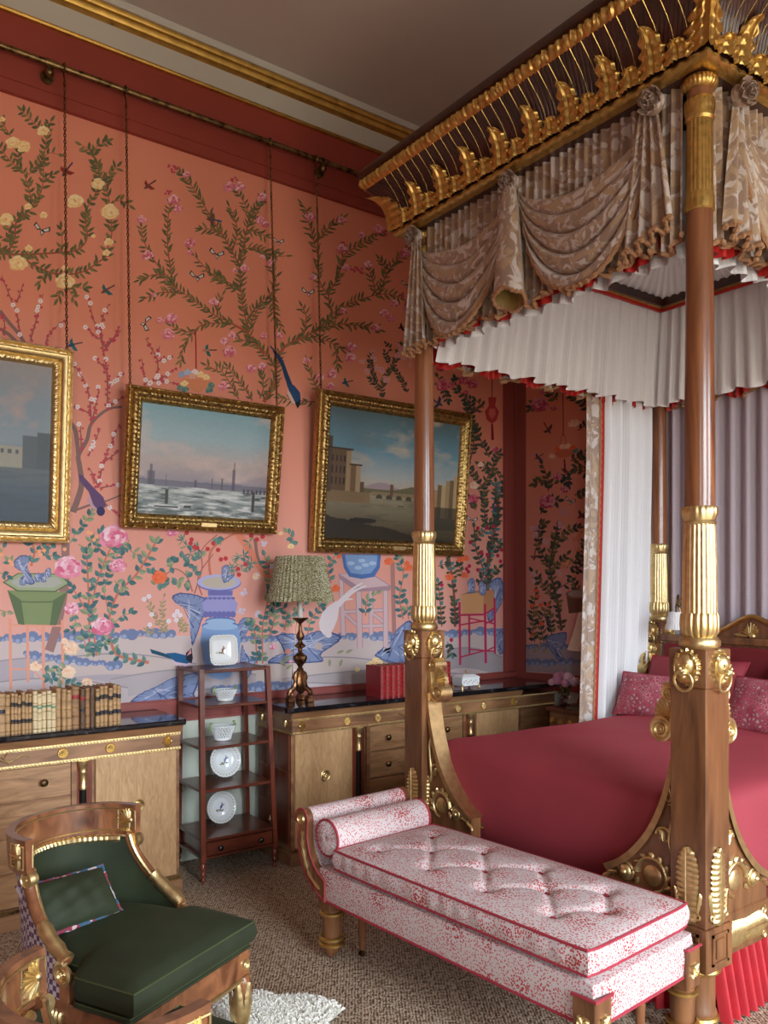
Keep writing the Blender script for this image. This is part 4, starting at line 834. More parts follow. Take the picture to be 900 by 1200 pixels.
# ------------------------------------------------------------------ picture rail, pictures, chains
b = MB(); RAIL_Y, RAIL_Z = 4.50, 4.355
rail = thing('picture_rail', (1.1, RAIL_Y, RAIL_Z), label='tarnished brass picture rail on the rose frieze', cat='rail')
b.tube([(X0 + 0.02, RAIL_Y, RAIL_Z), (4.55, RAIL_Y, RAIL_Z)], 0.0165, 12); b.build('rod', M['brass_dark'], rail)
for x in (-0.5, 1.105, 2.79, 4.3):
    b = MB(); b.tube([(x, RAIL_Y, RAIL_Z), (x, RAIL_Y + 0.03, RAIL_Z - 0.03), (x, WALL_Y - 0.012, RAIL_Z - 0.045)], [0.018, 0.016, 0.014], 10)
    b.ball((x, RAIL_Y + 0.012, RAIL_Z - 0.04), 0.024); b.tube([(x, WALL_Y - 0.025, RAIL_Z - 0.045), (x, WALL_Y - 0.012, RAIL_Z - 0.045)], 0.034, 14)
    b.tube([(x - 0.024, RAIL_Y, RAIL_Z), (x + 0.024, RAIL_Y, RAIL_Z)], 0.021, 12)
    b.build('bracket', M['brass_dark'], rail)

def vnoise(u, v, sc, seed):
    r = np.random.RandomState(seed); G = r.rand(64, 64)
    x = u * sc; y = v * sc; xi = np.floor(x).astype(int); yi = np.floor(y).astype(int); fx = x - xi; fy = y - yi
    fx = fx * fx * (3 - 2 * fx); fy = fy * fy * (3 - 2 * fy)
    g = lambda a, b: G[a % 64, b % 64]
    return (g(xi, yi) * (1 - fx) + g(xi + 1, yi) * fx) * (1 - fy) + (g(xi, yi + 1) * (1 - fx) + g(xi + 1, yi + 1) * fx) * fy
def fbm(u, v, sc, seed): return sum(vnoise(u, v, sc * 2 ** k, seed + k) * 0.5 ** (k + 1) for k in range(4)) / 0.9375
def lin(c): return np.array(srgb(*c)[:3])
def blend(img, mask, col):
    m = np.clip(mask, 0, 1)[..., None]; return img * (1 - m) + col * m
def grad(t, stops):
    out = np.zeros(t.shape + (3,))
    for i in range(3): out[..., i] = np.interp(t, [s for s, _ in stops], [lin(c)[i] for _, c in stops])
    return out
def rect(u, v, u0, u1, v0, v1): return ((u > u0) & (u < u1) & (v > v0) & (v < v1)).astype(float)
def ice_river(u, v, asp):
    img = grad(v, [(0, (96, 106, 106)), (0.1, (128, 140, 140)), (0.24, (172, 178, 176)), (0.30, (150, 148, 152)), (0.34, (150, 142, 150)), (0.5, (178, 164, 160)), (0.72, (150, 174, 180)), (1, (122, 160, 172))])
    cl = fbm(u, v * 2, 4, 5); img = blend(img, (cl - 0.5) * 3 * (v > 0.34), lin((198, 176, 168)))
    sky = 0.318 + 0.012 * fbm(u, u * 0, 26, 9)
    img = blend(img, ((v > 0.262) & (v < sky)) * 0.85, lin((106, 104, 122)))
    for c, w, h in ((0.09, 0.05, 0.40), (0.09, 0.02, 0.46), (0.72, 0.022, 0.47), (0.72, 0.008, 0.54), (0.63, 0.014, 0.38), (0.2, 0.006, 0.38), (0.55, 0.006, 0.37), (0.42, 0.02, 0.345)):
        img = blend(img, rect(u, v, c - w / 2, c + w / 2, 0.27, h) * 0.8, lin((88, 84, 100)))
    ic = fbm(u * 1.2, v * 6, 9, 21); img = blend(img, (ic - 0.5) * 5 * (v < 0.27), lin((204, 208, 206))); img = blend(img, (0.42 - ic) * 5 * (v < 0.26), lin((72, 84, 88)))
    for k in range(6): img = blend(img, rect(u, v, 0.8 + k * 0.035, 0.815 + k * 0.035, 0.25, 0.29), lin((70, 68, 78)))
    for c, w, h0, h1 in ((0.21, 0.02, 0.1, 0.24), (0.89, 0.026, 0.07, 0.27)): img = blend(img, rect(u, v, c - w / 2, c + w / 2, h0, h1), lin((70, 70, 66)))
    img = blend(img, rect(u, v, 0.12, 0.3, 0.07, 0.085) + rect(u, v, 0.34, 0.4, 0.075, 0.1), lin((60, 64, 64)))
    return img
def town_river(u, v, asp):
    img = grad(v, [(0, (52, 46, 34)), (0.1, (84, 74, 54)), (0.25, (118, 110, 88)), (0.37, (148, 138, 112)), (0.40, (176, 160, 140)), (0.5, (156, 162, 160)), (0.7, (96, 136, 152)), (1, (84, 108, 116))])
    cl = fbm(u * 1.4, v * 2.4, 4, 15); img = blend(img, (cl - 0.52) * 3.2 * (v > 0.45), lin((178, 164, 146))); img = blend(img, (fbm(u, v * 2, 3, 40) - 0.5) * 3 * (v > 0.72), lin((104, 100, 92)))
    hills = 0.40 + 0.06 * np.exp(-((u - 0.4) / 0.12) ** 2); img = blend(img, (v > 0.385) & (v < hills), lin((150, 132, 138)))
    img = blend(img, (v > 0.37) & (v < 0.40 + 0.05 * np.exp(-((u - 0.68) / 0.14) ** 2)), lin((96, 92, 64)))
    img = blend(img, rect(u, v, 0.32, 0.98, 0.35, 0.385), lin((128, 112, 84)))
    for k in range(8): img = blend(img, (((u - 0.38 - k * 0.075) / 0.024) ** 2 + ((v - 0.335) / 0.03) ** 2 < 1) & (v > 0.33), lin((66, 60, 48)))
    img = blend(img, rect(u, v, 0.46, 0.485, 0.36, 0.45), lin((96, 70, 50)))
    img = blend(img, (v < 0.33) * (0.5 - fbm(u * 0.7, v * 5, 8, 33)) * 2.2, lin((60, 56, 44)))
    for u0, u1, v0, v1, c in ((0, 0.16, 0.36, 0.69, (96, 74, 52)), (0.13, 0.165, 0.36, 0.68, (150, 126, 92)), (0.165, 0.235, 0.36, 0.58, (112, 88, 62)), (0.2, 0.235, 0.36, 0.57, (160, 138, 104)), (0.235, 0.265, 0.36, 0.45, (88, 70, 52)), (0, 0.31, 0.28, 0.37, (124, 102, 72)), (0, 0.03, 0.36, 0.78, (78, 62, 46))): img = blend(img, rect(u, v, u0, u1, v0, v1), lin(c))
    img = blend(img, rect(u, v, 0, 0.18, 0.68, 0.70) + rect(u, v, 0.155, 0.245, 0.57, 0.585), lin((58, 44, 34)))
    for i in range(4):
        for j in range(3): img = blend(img, rect(u, v, 0.03 + i * 0.028, 0.042 + i * 0.028, 0.42 + j * 0.085, 0.47 + j * 0.085), lin((44, 36, 30)))
    for i in range(6): img = blend(img, rect(u, v, 0.80 + i * 0.034, 0.838 + i * 0.034, 0.2, 0.44 + i * 0.022 + 0.02 * (i % 2)), lin(((148, 124, 90), (108, 88, 64), (168, 146, 110))[i % 3]))
    img = blend(img, rect(u, v, 0.8, 1, 0.1, 0.3) * 0.8, lin((54, 50, 42)))
    img = blend(img, (v < 0.16 - 0.2 * u + 0.05 * fbm(u, v, 9, 3)), lin((46, 38, 28)))
    for cx, cy, a in ((0.27, 0.15, 0.1), (0.55, 0.28, 0.025), (0.7, 0.2, 0.05)): img = blend(img, ((u - cx) / a) ** 2 + ((v - cy) / (a * 0.22)) ** 2 < 1, lin((36, 32, 28)))
    return img
def harbour(u, v, asp):
    img = grad(v, [(0, (48, 64, 78)), (0.18, (62, 80, 94)), (0.34, (84, 92, 96)), (0.42, (96, 104, 108)), (0.5, (124, 138, 146)), (0.75, (118, 132, 142)), (1, (140, 132, 130))])
    cl = fbm(u * 1.5, v * 2, 4, 25); img = blend(img, (cl - 0.5) * 3 * (v > 0.6), lin((176, 146, 132)))
    for u0, u1, h, c in ((0.0, 0.12, 0.62, (66, 66, 68)), (0.12, 0.3, 0.5, (84, 78, 74)), (0.3, 0.45, 0.6, (92, 88, 84)), (0.52, 0.6, 0.72, (52, 56, 62)), (0.45, 0.74, 0.52, (58, 64, 70)), (0.7, 0.86, 0.48, (146, 142, 126)), (0.86, 1.0, 0.55, (74, 82, 88)), (0.93, 1.0, 0.58, (66, 74, 80))): img = blend(img, rect(u, v, u0, u1, 0.34, h), lin(c))
    for i in range(4): img = blend(img, rect(u, v, 0.72 + i * 0.035, 0.735 + i * 0.035, 0.43, 0.455), lin((60, 66, 70)))
    img = blend(img, rect(u, v, 0, 0.62, 0.325, 0.345) * 0.8, lin((128, 120, 96)))
    img = blend(img, (0.47 - fbm(u * 0.5, v * 4, 8, 61)) * 2 * (v < 0.32), lin((40, 54, 66)))
    return img
def picture(name, xl, xr, zb, zt, yb, yt, bw, label, fn, mat, plate=None, prof=None, plaincol=False):
    """frame leaning out from the wall at the top"""
    root = thing(name, ((xl + xr) / 2, yb, zb), label=label, cat='painting', group='gilt framed landscapes hung on chains')
    up = Vector((0, yt - yb, zt - zb)); hgt = up.length; up.normalize(); xr_ = Vector((1, 0, 0)); nrm = Vector((0, -up.z, up.y))
    W = xr - xl; Mx = frameM((xl, yb, zb), xr_, up, nrm)
    def pt(px, py, pz): return Mx @ Vector((px, py, pz))
    # profile: (inset from the outer edge, height), swept round with mitres; ornament rides on some rings
    prof = prof or [(0, -0.028, 0), (0, 0.012, 0), (0.06, 0.024, .3), (0.13, 0.026, .5), (0.2, 0.018, 0), (0.3, 0.036, 0), (0.42, 0.044, 1), (0.55, 0.042, 1), (0.64, 0.030, 0), (0.72, 0.026, .4), (0.80, 0.027, .8), (0.90, 0.016, .4), (1, 0.008, 0), (1.02, -0.006, 0)]
    fr = MB(); step = 0.0055
    for sd in range(4):
        Ls = W if sd % 2 == 0 else hgt; n = max(8, int(Ls / step))
        verts = []
        for i in range(n + 1):
            t = i / n
            for k, (ins, hh, orn) in enumerate(prof):
                d = ins * bw; s_ = d + (Ls - 2 * d) * t
                h2 = hh + (orn * 0.0035 * (math.sin(s_ * 2 * PI / 0.06 + k) * 0.5 + math.sin(s_ * 2 * PI / 0.023 + k * 2) * 0.8) if orn else 0)
                p = [(s_, d), (W - d, s_), (W - s_, hgt - d), (d, hgt - s_)][sd]
                verts.append(pt(p[0], p[1], h2))
        K = len(prof); fr.add(verts, [(i * K + k, i * K + k + 1, (i + 1) * K + k + 1, (i + 1) * K + k) for i in range(n) for k in range(K - 1)][::1])
    fr.f = [f[::-1] for f in fr.f]
    fr.build('frame', mat, root, smooth=50)
    bk = MB(); bk.xf = Mx; bk.box(0.01, W - 0.01, 0.01, hgt - 0.01, -0.028, -0.008); bk.build('backboard', M['blackwood'], root, smooth=0)
    nu, nv = 210, 150
    U, V = np.meshgrid(np.linspace(0, 1, nu + 1), np.linspace(0, 1, nv + 1), indexing='ij')
    img = np.clip(fn(U, V, W / hgt), 0, 1) * (0.94 + 0.12 * fbm(U, V, 60, 77))[..., None]
    d = bw * 0.97; cv = MB()
    cv.grid(lambda a, c: pt(d + (W - 2 * d) * a, d + (hgt - 2 * d) * c, 0.002), nu, nv)
    o = cv.build('canvas', M['canvas'], root, smooth=0)
    ca = o.data.color_attributes.new('paint', 'FLOAT_COLOR', 'POINT')
    ca.data.foreach_set('color', np.concatenate([img, np.ones(img.shape[:2] + (1,))], -1).astype(np.float32).ravel())
    if plate:
        b = MB(); b.xf = Mx; b.box(plate - 0.05, plate + 0.05, bw * 0.3, bw * 0.62, 0.03, 0.047, 0.003); b.build('name_plate', M['gilt'], root, smooth=0)
    return root
picture('landscape_painting', 1.489, 2.455, 1.941, 2.715, 4.53, 4.425, 0.085, 'gilt framed winter river painting with brass plate between the other two', ice_river, M['gilt_frame'], plate=0.5)
picture('landscape_painting', 2.709, 4.005, 1.838, 2.868, 4.53, 4.436, 0.095, 'largest gilt framed river town painting, behind the slender bed post', town_river, M['gilt_frame'], plate=0.68)
flatp = [(0, -0.028, 0), (0, 0.012, 0), (0.05, 0.03, .2), (0.12, 0.032, .2), (0.18, 0.022, 0), (0.22, 0.03, .6), (0.28, 0.028, 0), (0.36, 0.036, 0), (0.5, 0.034, 0), (0.62, 0.02, 0), (0.66, 0.012, 0), (0.7, 0.02, .8), (0.78, 0.024, 1), (0.88, 0.022, 1), (0.96, 0.012, .3), (1, 0.004, 0), (1.02, -0.006, 0)]
picture('landscape_painting', 0.02, 1.206, 1.842, 2.85, 4.53, 4.433, 0.105, 'dark harbour painting in a plain wide gilt frame, above the tan books', harbour, M['gilt'], prof=flatp)
# chains
def chain(x0, z0, x1, z1, y1, label):
    root = thing('picture_chain', (x0, RAIL_Y, z0), label=label, cat='chain', group='chains holding up the pictures')
    b = MB(); b.tube([(x0, RAIL_Y - 0.0 + 0.024 * math.sin(a), RAIL_Z + 0.024 * math.cos(a)) for a in [i * PI / 6 for i in range(-5, 6)]] + [(x0, RAIL_Y - 0.006, z0 - 0.05)], 0.0045, 6); b.build('hook', M['brass_dark'], root)
    A = Vector((x0, RAIL_Y - 0.006, z0 - 0.05)); B = Vector((x1, y1, z1)); L = (B - A).length; n = int(L / 0.017)
    b = MB()
    for i in range(n):
        p = A.lerp(B, (i + 0.5) / n); s = 0.012
        pts = [(p.x + (s * 0.5 * math.sin(a) if i % 2 else 0), p.y + (0 if i % 2 else s * 0.5 * math.sin(a)), p.z + s * math.cos(a)) for a in [k * PI / 3 for k in range(6)]]
        b.tube(pts, 0.0026, 4, closed=True)
    tag(b.build('links', M['brass_dark'], root), kind='stuff')
chain(1.176, 4.345, 1.18, 2.82, 4.46, 'brass chain carrying the dark harbour painting')
chain(1.503, 4.345, 1.512, 2.70, 4.45, 'brass chain by the winter river painting edge toward the tan books')
chain(2.397, 4.345, 2.421, 2.70, 4.45, 'brass chain at the winter river painting edge toward the lamp')
chain(2.729, 4.345, 2.741, 2.85, 4.455, 'brass chain carrying the largest river town painting')

# ------------------------------------------------------------------ side cabinets
FRONT = 4.12
def bead_strip(mb, x0, x1, y, z, r=0.007, step=0.016):
    n = int(abs(x1 - x0) / step)
    mb.box(min(x0, x1), max(x0, x1), y - 0.003, y + 0.004, z - r, z + r)
    for i in range(n):
        x = x0 + (x1 - x0) * (i + 0.5) / n; mb.ball((x, y - 0.003, z), step * 0.46, 0.005, r * 0.95, 6, 4)
def wallM(x, y, z, rot=0):  # ornament frame on a front facing -Y
    return Matrix.Translation((x, y, z)) @ Matrix(((1, 0, 0, 0), (0, 0, -1, 0), (0, 1, 0, 0), (0, 0, 0, 1))) @ Matrix.Rotation(rot, 4, 'Z')
def sideM(x, y, z, rot=0):  # ornament frame on a side facing -X : x -> -Y, y -> Z, z -> -X
    return Matrix.Translation((x, y, z)) @ Matrix(((0, 0, -1, 0), (-1, 0, 0, 0), (0, 1, 0, 0), (0, 0, 0, 1))) @ Matrix.Rotation(rot, 4, 'Z')
def cabinet(label, slab_label, x0, x1, drawers, doors, cols, ros, mounts, side_x=None, tail=None):
    root = thing('side_cabinet', ((x0 + x1) / 2, 4.35, 0), label=label, cat='cabinet', group='matching side cabinets')
    yb = WALL_Y - 0.035
    b = MB(); b.box(x0, x1, FRONT + 0.012, yb, 0.083, 0.885); b.build('body', M['walnut_h'], root, smooth=0)
    b = MB(); b.box(x0 - 0.015, x1 + 0.012, FRONT - 0.012, yb, 0.0, 0.075, 0.004); b.box(x0 - 0.008, x1 + 0.006, FRONT - 0.004, yb, 0.075, 0.1, 0.004); b.build('plinth', M['walnut_h'], root, smooth=0)
    b = MB(); bead_strip(b, x0, x1, FRONT - 0.004, 0.088, 0.008, 0.02); tag(b.build('plinth_beading', M['brass_dark'], root), kind='stuff')
    b = MB(); b.box(x0 - 0.002, x1, FRONT - 0.004, yb, 0.765, 0.846, 0.002); b.build('frieze', M['walnut_h'], root, smooth=0)
    b = MB(); b.prism([(FRONT - 0.004, 0.846), (FRONT - 0.008, 0.855), (FRONT - 0.012, 0.868), (FRONT - 0.022, 0.885), (yb, 0.885), (yb, 0.846)], x0 - 0.01, x1 + 0.01, 'x'); b.build('cove', M['walnut_h'], root, smooth=30)
    b = MB(); bead_strip(b, x0, x1, FRONT - 0.006, 0.842); bead_strip(b, x0, x1, FRONT - 0.006, 0.765)
    if side_x is not None:
        n = 28
        for z in (0.842, 0.765):
            for i in range(n): b.ball((x0 - 0.006, FRONT + (yb - FRONT) * (i + 0.5) / n, z), 0.005, 0.0075, 0.0065, 6, 4)
    tag(b.build('gilt_beading', M['gilt'], root), kind='stuff')
    for x in ros:
        b = MB(); b.at(wallM(x, FRONT - 0.004, 0.805)); b.rosette(0.026, 0.012, 12, 24); b.off(); b.build('rosette', M['gilt'], root)
    for x, d in mounts['palm']:
        b = MB(); b.at(wallM(x, FRONT - 0.004, 0.805, d * PI / 2)); b.fan(0.05, 0.011, 0.01, 9, 1.25, 0, -0.012); b.fan(0.03, 0.009, 0.008, 5, 0.8, 0, -0.02); b.ball((0, -0.014, 0.006), 0.011, 0.011, 0.008); b.off()
        b.build('palmette_mount', M['gilt'], root)
    for x in mounts['scroll']:
        b = MB(); b.at(wallM(x, FRONT - 0.005, 0.805))
        for sg in (-1, 1):
            pts = [(sg * (0.01 + t * 0.19), 0.018 * math.sin(t * 9.4) * (1 - 0.5 * t), 0.004) for t in [i / 30 for i in range(31)]]
            b.tube(pts, [0.0055 - 0.003 * i / 30 for i in range(31)], 6)
            pts = [(sg * (0.01 + t * 0.12), -0.018 * math.sin(t * 9.4), 0.004) for t in [i / 24 for i in range(25)]]
            b.tube(pts, 0.004, 6); b.lobe(0.03, 0.012, 0.008, sg * 0.14, 0.0, sg * 1.2); b.lobe(0.025, 0.01, 0.008, sg * 0.09, 0.01, sg * 0.4)
        b.ball((0, 0, 0.006), 0.016, 0.016, 0.01); b.rosette(0.02, 0.01, 8, 16); b.off(); b.build('scroll_mount', M['gilt'], root)
    for (a, c, mat) in doors:
        d = MB(); d.box(a, c, FRONT - 0.002, FRONT + 0.02, 0.1, 0.757, 0.003); do = d.build('door', mat, root, smooth=0)
        cx = (a + c) / 2; h = MB()
        h.at(wallM(cx, FRONT - 0.002, 0.5)); h.rosette(0.021, 0.01, 8, 20)
        h.tube([(0.029 * math.cos(t), 0.029 * math.sin(t) - 0.002, 0.008) for t in [i * 2 * PI / 24 for i in range(24)]], 0.006, 6, closed=True); h.off(); h.build('ring_handle', M['gilt'], do)
    for (a, c, rows, knobs) in drawers:
        h0 = 0.10; hh = (0.757 - h0) / rows
        for k in range(rows):
            d = MB(); d.box(a, c, FRONT + 0.0, FRONT + 0.02, h0 + k * hh + 0.004, h0 + (k + 1) * hh - 0.004, 0.004); do = d.build('drawer', M['drawer'], root, smooth=0)
            for kx in knobs:
                h = MB(); h.at(wallM(kx, FRONT, h0 + (k + 0.5) * hh)); h.lathe([(0.008, 0), (0.008, 0.008), (0.017, 0.012), (0.019, 0.018), (0.015, 0.024), (0.006, 0.027)], 14, mod=lambda t, i: 1 + 0.06 * math.cos(8 * t)); h.off(); h.build('knob', M['brass_dark'], do)
        for e in (a - 0.013, c + 0.013):
            fr = MB(); fr.box(e - 0.012, e + 0.012, FRONT - 0.003, FRONT + 0.02, 0.1, 0.757); fr.build('drawer_stile', M['walnut_h'], root, smooth=0)
    for x in cols:
        rc = MB(); rc.box(x - 0.045, x + 0.045, FRONT + 0.008, FRONT + 0.014, 0.1, 0.76); rc.build('column_recess', M['mahog'], root, smooth=0)
        sh = MB(); sh.lathe([(0.0165, 0.12), (0.0165, 0.62)], 14, x, FRONT + 0.004); sh.build('column_shaft', M['blackwood'], root)
        cp = MB(); cp.lathe([(0.019, 0.615), (0.021, 0.63), (0.018, 0.635), (0.018, 0.69), (0.022, 0.7), (0.019, 0.706), (0.024, 0.73), (0.031, 0.752), (0.031, 0.758)], 16, x, FRONT + 0.004, mod=lambda t, i: 1 + (0.05 * math.cos(8 * t) if i in (5, 6, 7) else 0))
        cp.build('column_capital', M['gilt'], root)
        bs_ = MB(); bs_.lathe([(0.026, 0.1), (0.026, 0.115), (0.02, 0.125), (0.02, 0.14)], 14, x, FRONT + 0.004); bs_.build('column_base', M['gilt'], root)
    if side_x is not None:
        for k in range(3):
            z0 = 0.115 + k * 0.215
            d = MB(); d.box(side_x - 0.008, side_x + 0.01, FRONT + 0.03, yb - 0.02, z0, z0 + 0.207, 0.003); do = d.build('side_drawer', M['mahog'], root, smooth=0)
            h = MB(); h.at(sideM(side_x - 0.008, FRONT + 0.23, z0 + 0.11)); h.fan(0.03, 0.01, 0.008, 7, 1.0, 0, 0.0); h.lobe(0.04, 0.022, 0.012, 0, 0.006, PI); h.ball((0, 0.0, 0.012), 0.011); h.off(); h.build('drop_handle', M['gilt'], do)
        for yy in (0.06, 0.35):
            h = MB(); h.at(sideM(side_x - 0.004, FRONT + yy, 0.805)); h.fan(0.04, 0.01, 0.008, 7, 1.2, 0, -0.01); h.off(); h.build('side_mount', M['gilt'], root)
    if tail:
        d = MB(); d.box(tail[0], tail[1], FRONT + 0.0, yb, 0.083, 0.846); d.build('end_panel', M['walnut_h'], root, smooth=0)
        d = MB(); bead_strip(d, tail[0], tail[1], FRONT - 0.006, 0.842); bead_strip(d, tail[0], tail[1], FRONT - 0.006, 0.765); tag(d.build('gilt_beading', M['gilt'], root), kind='stuff')
    sx1 = (tail[1] if tail else x1) + 0.02
    sl = MB(); sl.prism([(FRONT - 0.03, 0.89), (FRONT - 0.034, 0.896), (FRONT - 0.034, 0.91), (FRONT - 0.028, 0.916), (WALL_Y - 0.03, 0.916), (WALL_Y - 0.03, 0.885), (FRONT - 0.022, 0.885)], x0 - 0.03, sx1, 'x')
    tag(sl.build('marble_top', M['marble'], smooth=0), slab_label, 'table top')
cabinet('wooden side cabinet with gilt frieze, behind the green chair and under the tan books', 'polished black marble top carrying the row of tan books', -0.22, 1.665,
        [(0.33, 1.11, 4, (0.46, 0.982))], [(1.227, 1.645, M['satin']), (-0.2, 0.215, M['satin'])], [1.167, 0.275], [1.069, 1.299, 0.375, 0.145], {'palm': [(1.6, 1), (-0.155, -1)], 'scroll': [0.72]})
cabinet('wooden side cabinet with gilt frieze, under the table lamp and red books', 'polished black marble top carrying the lamp and red books', 2.34, 4.185,
        [(2.885, 3.645, 4, (3.02, 3.5))], [(2.36, 2.757, M['satin']), (3.768, 4.165, M['satin'])], [2.805, 3.715], [2.714, 2.941, 3.597, 3.828], {'palm': [(2.4, -1), (4.12, 1)], 'scroll': [3.27]}, side_x=2.34, tail=(4.19, 4.54))
# extra scroll mount near the corner is part of the far end of the frieze

# ------------------------------------------------------------------ books
def book(name, x0, x1, y0, depth, z0, h, cloth, label, group, bands=(), ribs=5, root_rot=0):
    """spine faces -Y"""
    root = thing(name, ((x0 + x1) / 2, y0 + depth / 2, z0), label=label, cat='book', group=group)
    t = x1 - x0; b = MB(); n = 8
    # cover: two boards and a rounded spine
    b.box(x0, x0 + 0.003, y0 + 0.006, y0 + depth, z0, z0 + h); b.box(x1 - 0.003, x1, y0 + 0.006, y0 + depth, z0, z0 + h)
    def sp(u, v):
        a = PI * u
        zz = z0 + h * v
        return ((x0 + x1) / 2 - math.cos(a) * t / 2, y0 + 0.007 - math.sin(a) * min(0.007, t * 0.3), zz)
    b.grid(sp, n, 1)
    b.build('cover', cloth, root)
    p = MB(); p.box(x0 + 0.003, x1 - 0.003, y0 + 0.005, y0 + depth - 0.004, z0 + 0.004, z0 + h - 0.004); p.build('page_block', M['pages'], root, smooth=0)
    if ribs:
        r = MB()
        for k in range(ribs):
            zc = z0 + h * (0.08 + 0.84 * k / max(1, ribs - 1)); r.tube([((x0 + x1) / 2 - math.cos(a) * t / 2, y0 + 0.0065 - math.sin(a) * min(0.0075, t * 0.32), zc) for a in [PI * (0.04 + 0.92 * i / 6) for i in range(7)]], 0.0016, 5)
        tag(r.build('raised_bands', M['bookgilt'], root), kind='stuff')
    for z, hh, m in bands:
        q = MB()
        q.grid(lambda u, v: ((x0 + x1) / 2 - math.cos(PI * (0.06 + 0.88 * u)) * t / 2 * 1.01, y0 + 0.0065 - math.sin(PI * (0.06 + 0.88 * u)) * min(0.0077, t * 0.325), z0 + h * (z + hh * v)), 6, 1)
        q.build('spine_label', m, root)
    return root
M['pages'] = plain('book_pages', srgb(206, 190, 160), 0.8, var=0.1, scale=200)
M['bookgilt'] = gold('tooled_gilt', (0.6, 0.42, 0.18, 1), 0.45, amount=0.4)
M['calf'] = plain('tan_calf', srgb(176, 138, 94), 0.5, var=0.22, scale=40)
M['calf2'] = plain('brown_calf', srgb(150, 108, 70), 0.5, var=0.25, scale=40)
M['calfdk'] = plain('dark_brown_calf', srgb(92, 66, 44), 0.5, var=0.3, scale=50)
M['vellum'] = plain('cream_vellum', srgb(216, 194, 152), 0.55, var=0.12, scale=30)
M['blacklab'] = plain('black_spine_label', srgb(34, 34, 40), 0.5); M['redlab'] = plain('red_spine_label', srgb(150, 36, 40), 0.5); M['greenlab'] = plain('green_spine_label', srgb(108, 140, 112), 0.5)
M['redcloth'] = plain('red_morocco', srgb(158, 28, 32), 0.42, var=0.12, scale=30)
GB = 'tan volumes lined up on the black marble top'
spec = [(-40, -16, 'calf', 'k1'), (-15, 25, 'calf', 'k1'), (25, 49, 'calf', '')] + [(50 + i * 17, 66.5 + i * 17, 'calf', 'k2') for i in range(6)] + [(153 + i * 22, 174.5 + i * 22, 'vellum', 'g') for i in range(5)] + [(263, 287, 'calf', ''), (288, 310, 'calf', ''), (311, 336, 'calf', ''),
        (337, 373, 'calf2', 'r'), (374, 399, 'calfdk', 'r'), (400, 421, 'calf2', ''), (423, 446, 'calfdk', 'w')] + [(447 + i * 20.4, 466.5 + i * 20.4, 'calf', 'k3') for i in range(6)]
LBL = {'k1': 'tan calf book with one black spine label', '': 'plain tan calf book with gilt bands and no spine label', 'k2': 'slim tan calf book with two black labels, in the set left of the cream volumes', 'g': 'cream vellum book with small green spine label', 'r': None, 'w': 'worn dark brown book beside the end set of black labelled volumes', 'k3': 'tan calf book with two black labels, ending the row'}
LBL['k2'] = 'slim tan book with two black labels, next to cream volumes'
bx = lambda cx: onY(cx / 4.0, 850, 4.135).x
for i, (a, c, mt, kd) in enumerate(spec):
    h = 0.188 + 0.008 * math.sin(i * 2.3) + (0.008 if kd in ('', 'r') else 0) + (0.006 if kd == 'k3' else 0)
    bands = {'k1': [(0.52, 0.1, M['blacklab'])], '': [], 'k2': [(0.68, 0.1, M['blacklab']), (0.26, 0.1, M['blacklab'])], 'g': [(0.6, 0.06, M['greenlab'])], 'r': [(0.70, 0.1, M['redlab'])] + ([(0.42, 0.1, M['blacklab'])] if mt == 'calfdk' else []), 'w': [], 'k3': [(0.68, 0.11, M['blacklab']), (0.28, 0.11, M['blacklab'])]}[kd]
    if kd == '' and i > 10: lab = 'plain tan calf book between the cream volumes and the thick brown one' if mt == 'calf' else 'plain brown calf book beside the dark one with a red label'
    elif kd == '': lab = 'plain tan calf book beside the slim black labelled set'
    elif kd == 'r': lab = 'thick brown calf book with a red spine label' if mt == 'calf2' else 'dark brown book with red and black spine labels'
    elif i == 0: lab = 'tan calf book at the outer end of the row'
    else: lab = LBL[kd]
    book('leather_book', bx(a), bx(c) - 0.0008, 4.125 + 0.004 * (i % 3), 0.125, 0.916, h, M[mt], lab, GB, bands, 5)
GR = 'red volumes on the black marble top behind the bed post'
xr0 = 3.003
for i in range(13):
    book('leather_book', xr0 + i * 0.0445, xr0 + i * 0.0445 + 0.0435, 4.165 + 0.002 * (i % 2), 0.165, 0.916, 0.197, M['redcloth'], 'thick red leather book with gilt bands in the red row', GR, (), 7)
# ------------------------------------------------------------------ whatnot with china
WZ = [1.15, 0.954, 0.727, 0.496, 0.232]
def wn_x(z): t = (z - 0.13) / 1.02; return (1.822 + 0.013 * t, 2.262 - 0.02 * t)
def wn_y(z): t = (z - 0.13) / 1.02; return (4.185 + 0.055 * t, 4.535)
root = thing('whatnot', (2.04, 4.36, 0), label='tall mahogany whatnot of open shelves with china, between the two cabinets', cat='shelf stand')
for ix in (0, 1):
    for iy in (0, 1):
        b = MB(); v = []
        for z in (0.13, 1.155):
            x = wn_x(z)[ix]; y = wn_y(z)[iy]; s = 0.0135
            v += [(x - s, y - s, z), (x + s, y - s, z), (x + s, y + s, z), (x - s, y + s, z)]
        b.add(v, [(3, 2, 1, 0), (4, 5, 6, 7), (0, 1, 5, 4), (1, 2, 6, 5), (2, 3, 7, 6), (3, 0, 4, 7)]); b.build('post', M['mahog'], root, smooth=0)
        x = wn_x(0.13)[ix]; y = wn_y(0.13)[iy]
        b = MB(); b.lathe([(0.011, 0.0), (0.013, 0.008), (0.011, 0.02), (0.008, 0.026), (0.014, 0.036), (0.016, 0.045), (0.011, 0.056), (0.018, 0.07), (0.021, 0.082), (0.014, 0.096), (0.013, 0.104), (0.02, 0.112), (0.02, 0.13)], 16, x, y); b.build('foot', M['mahog'], root)
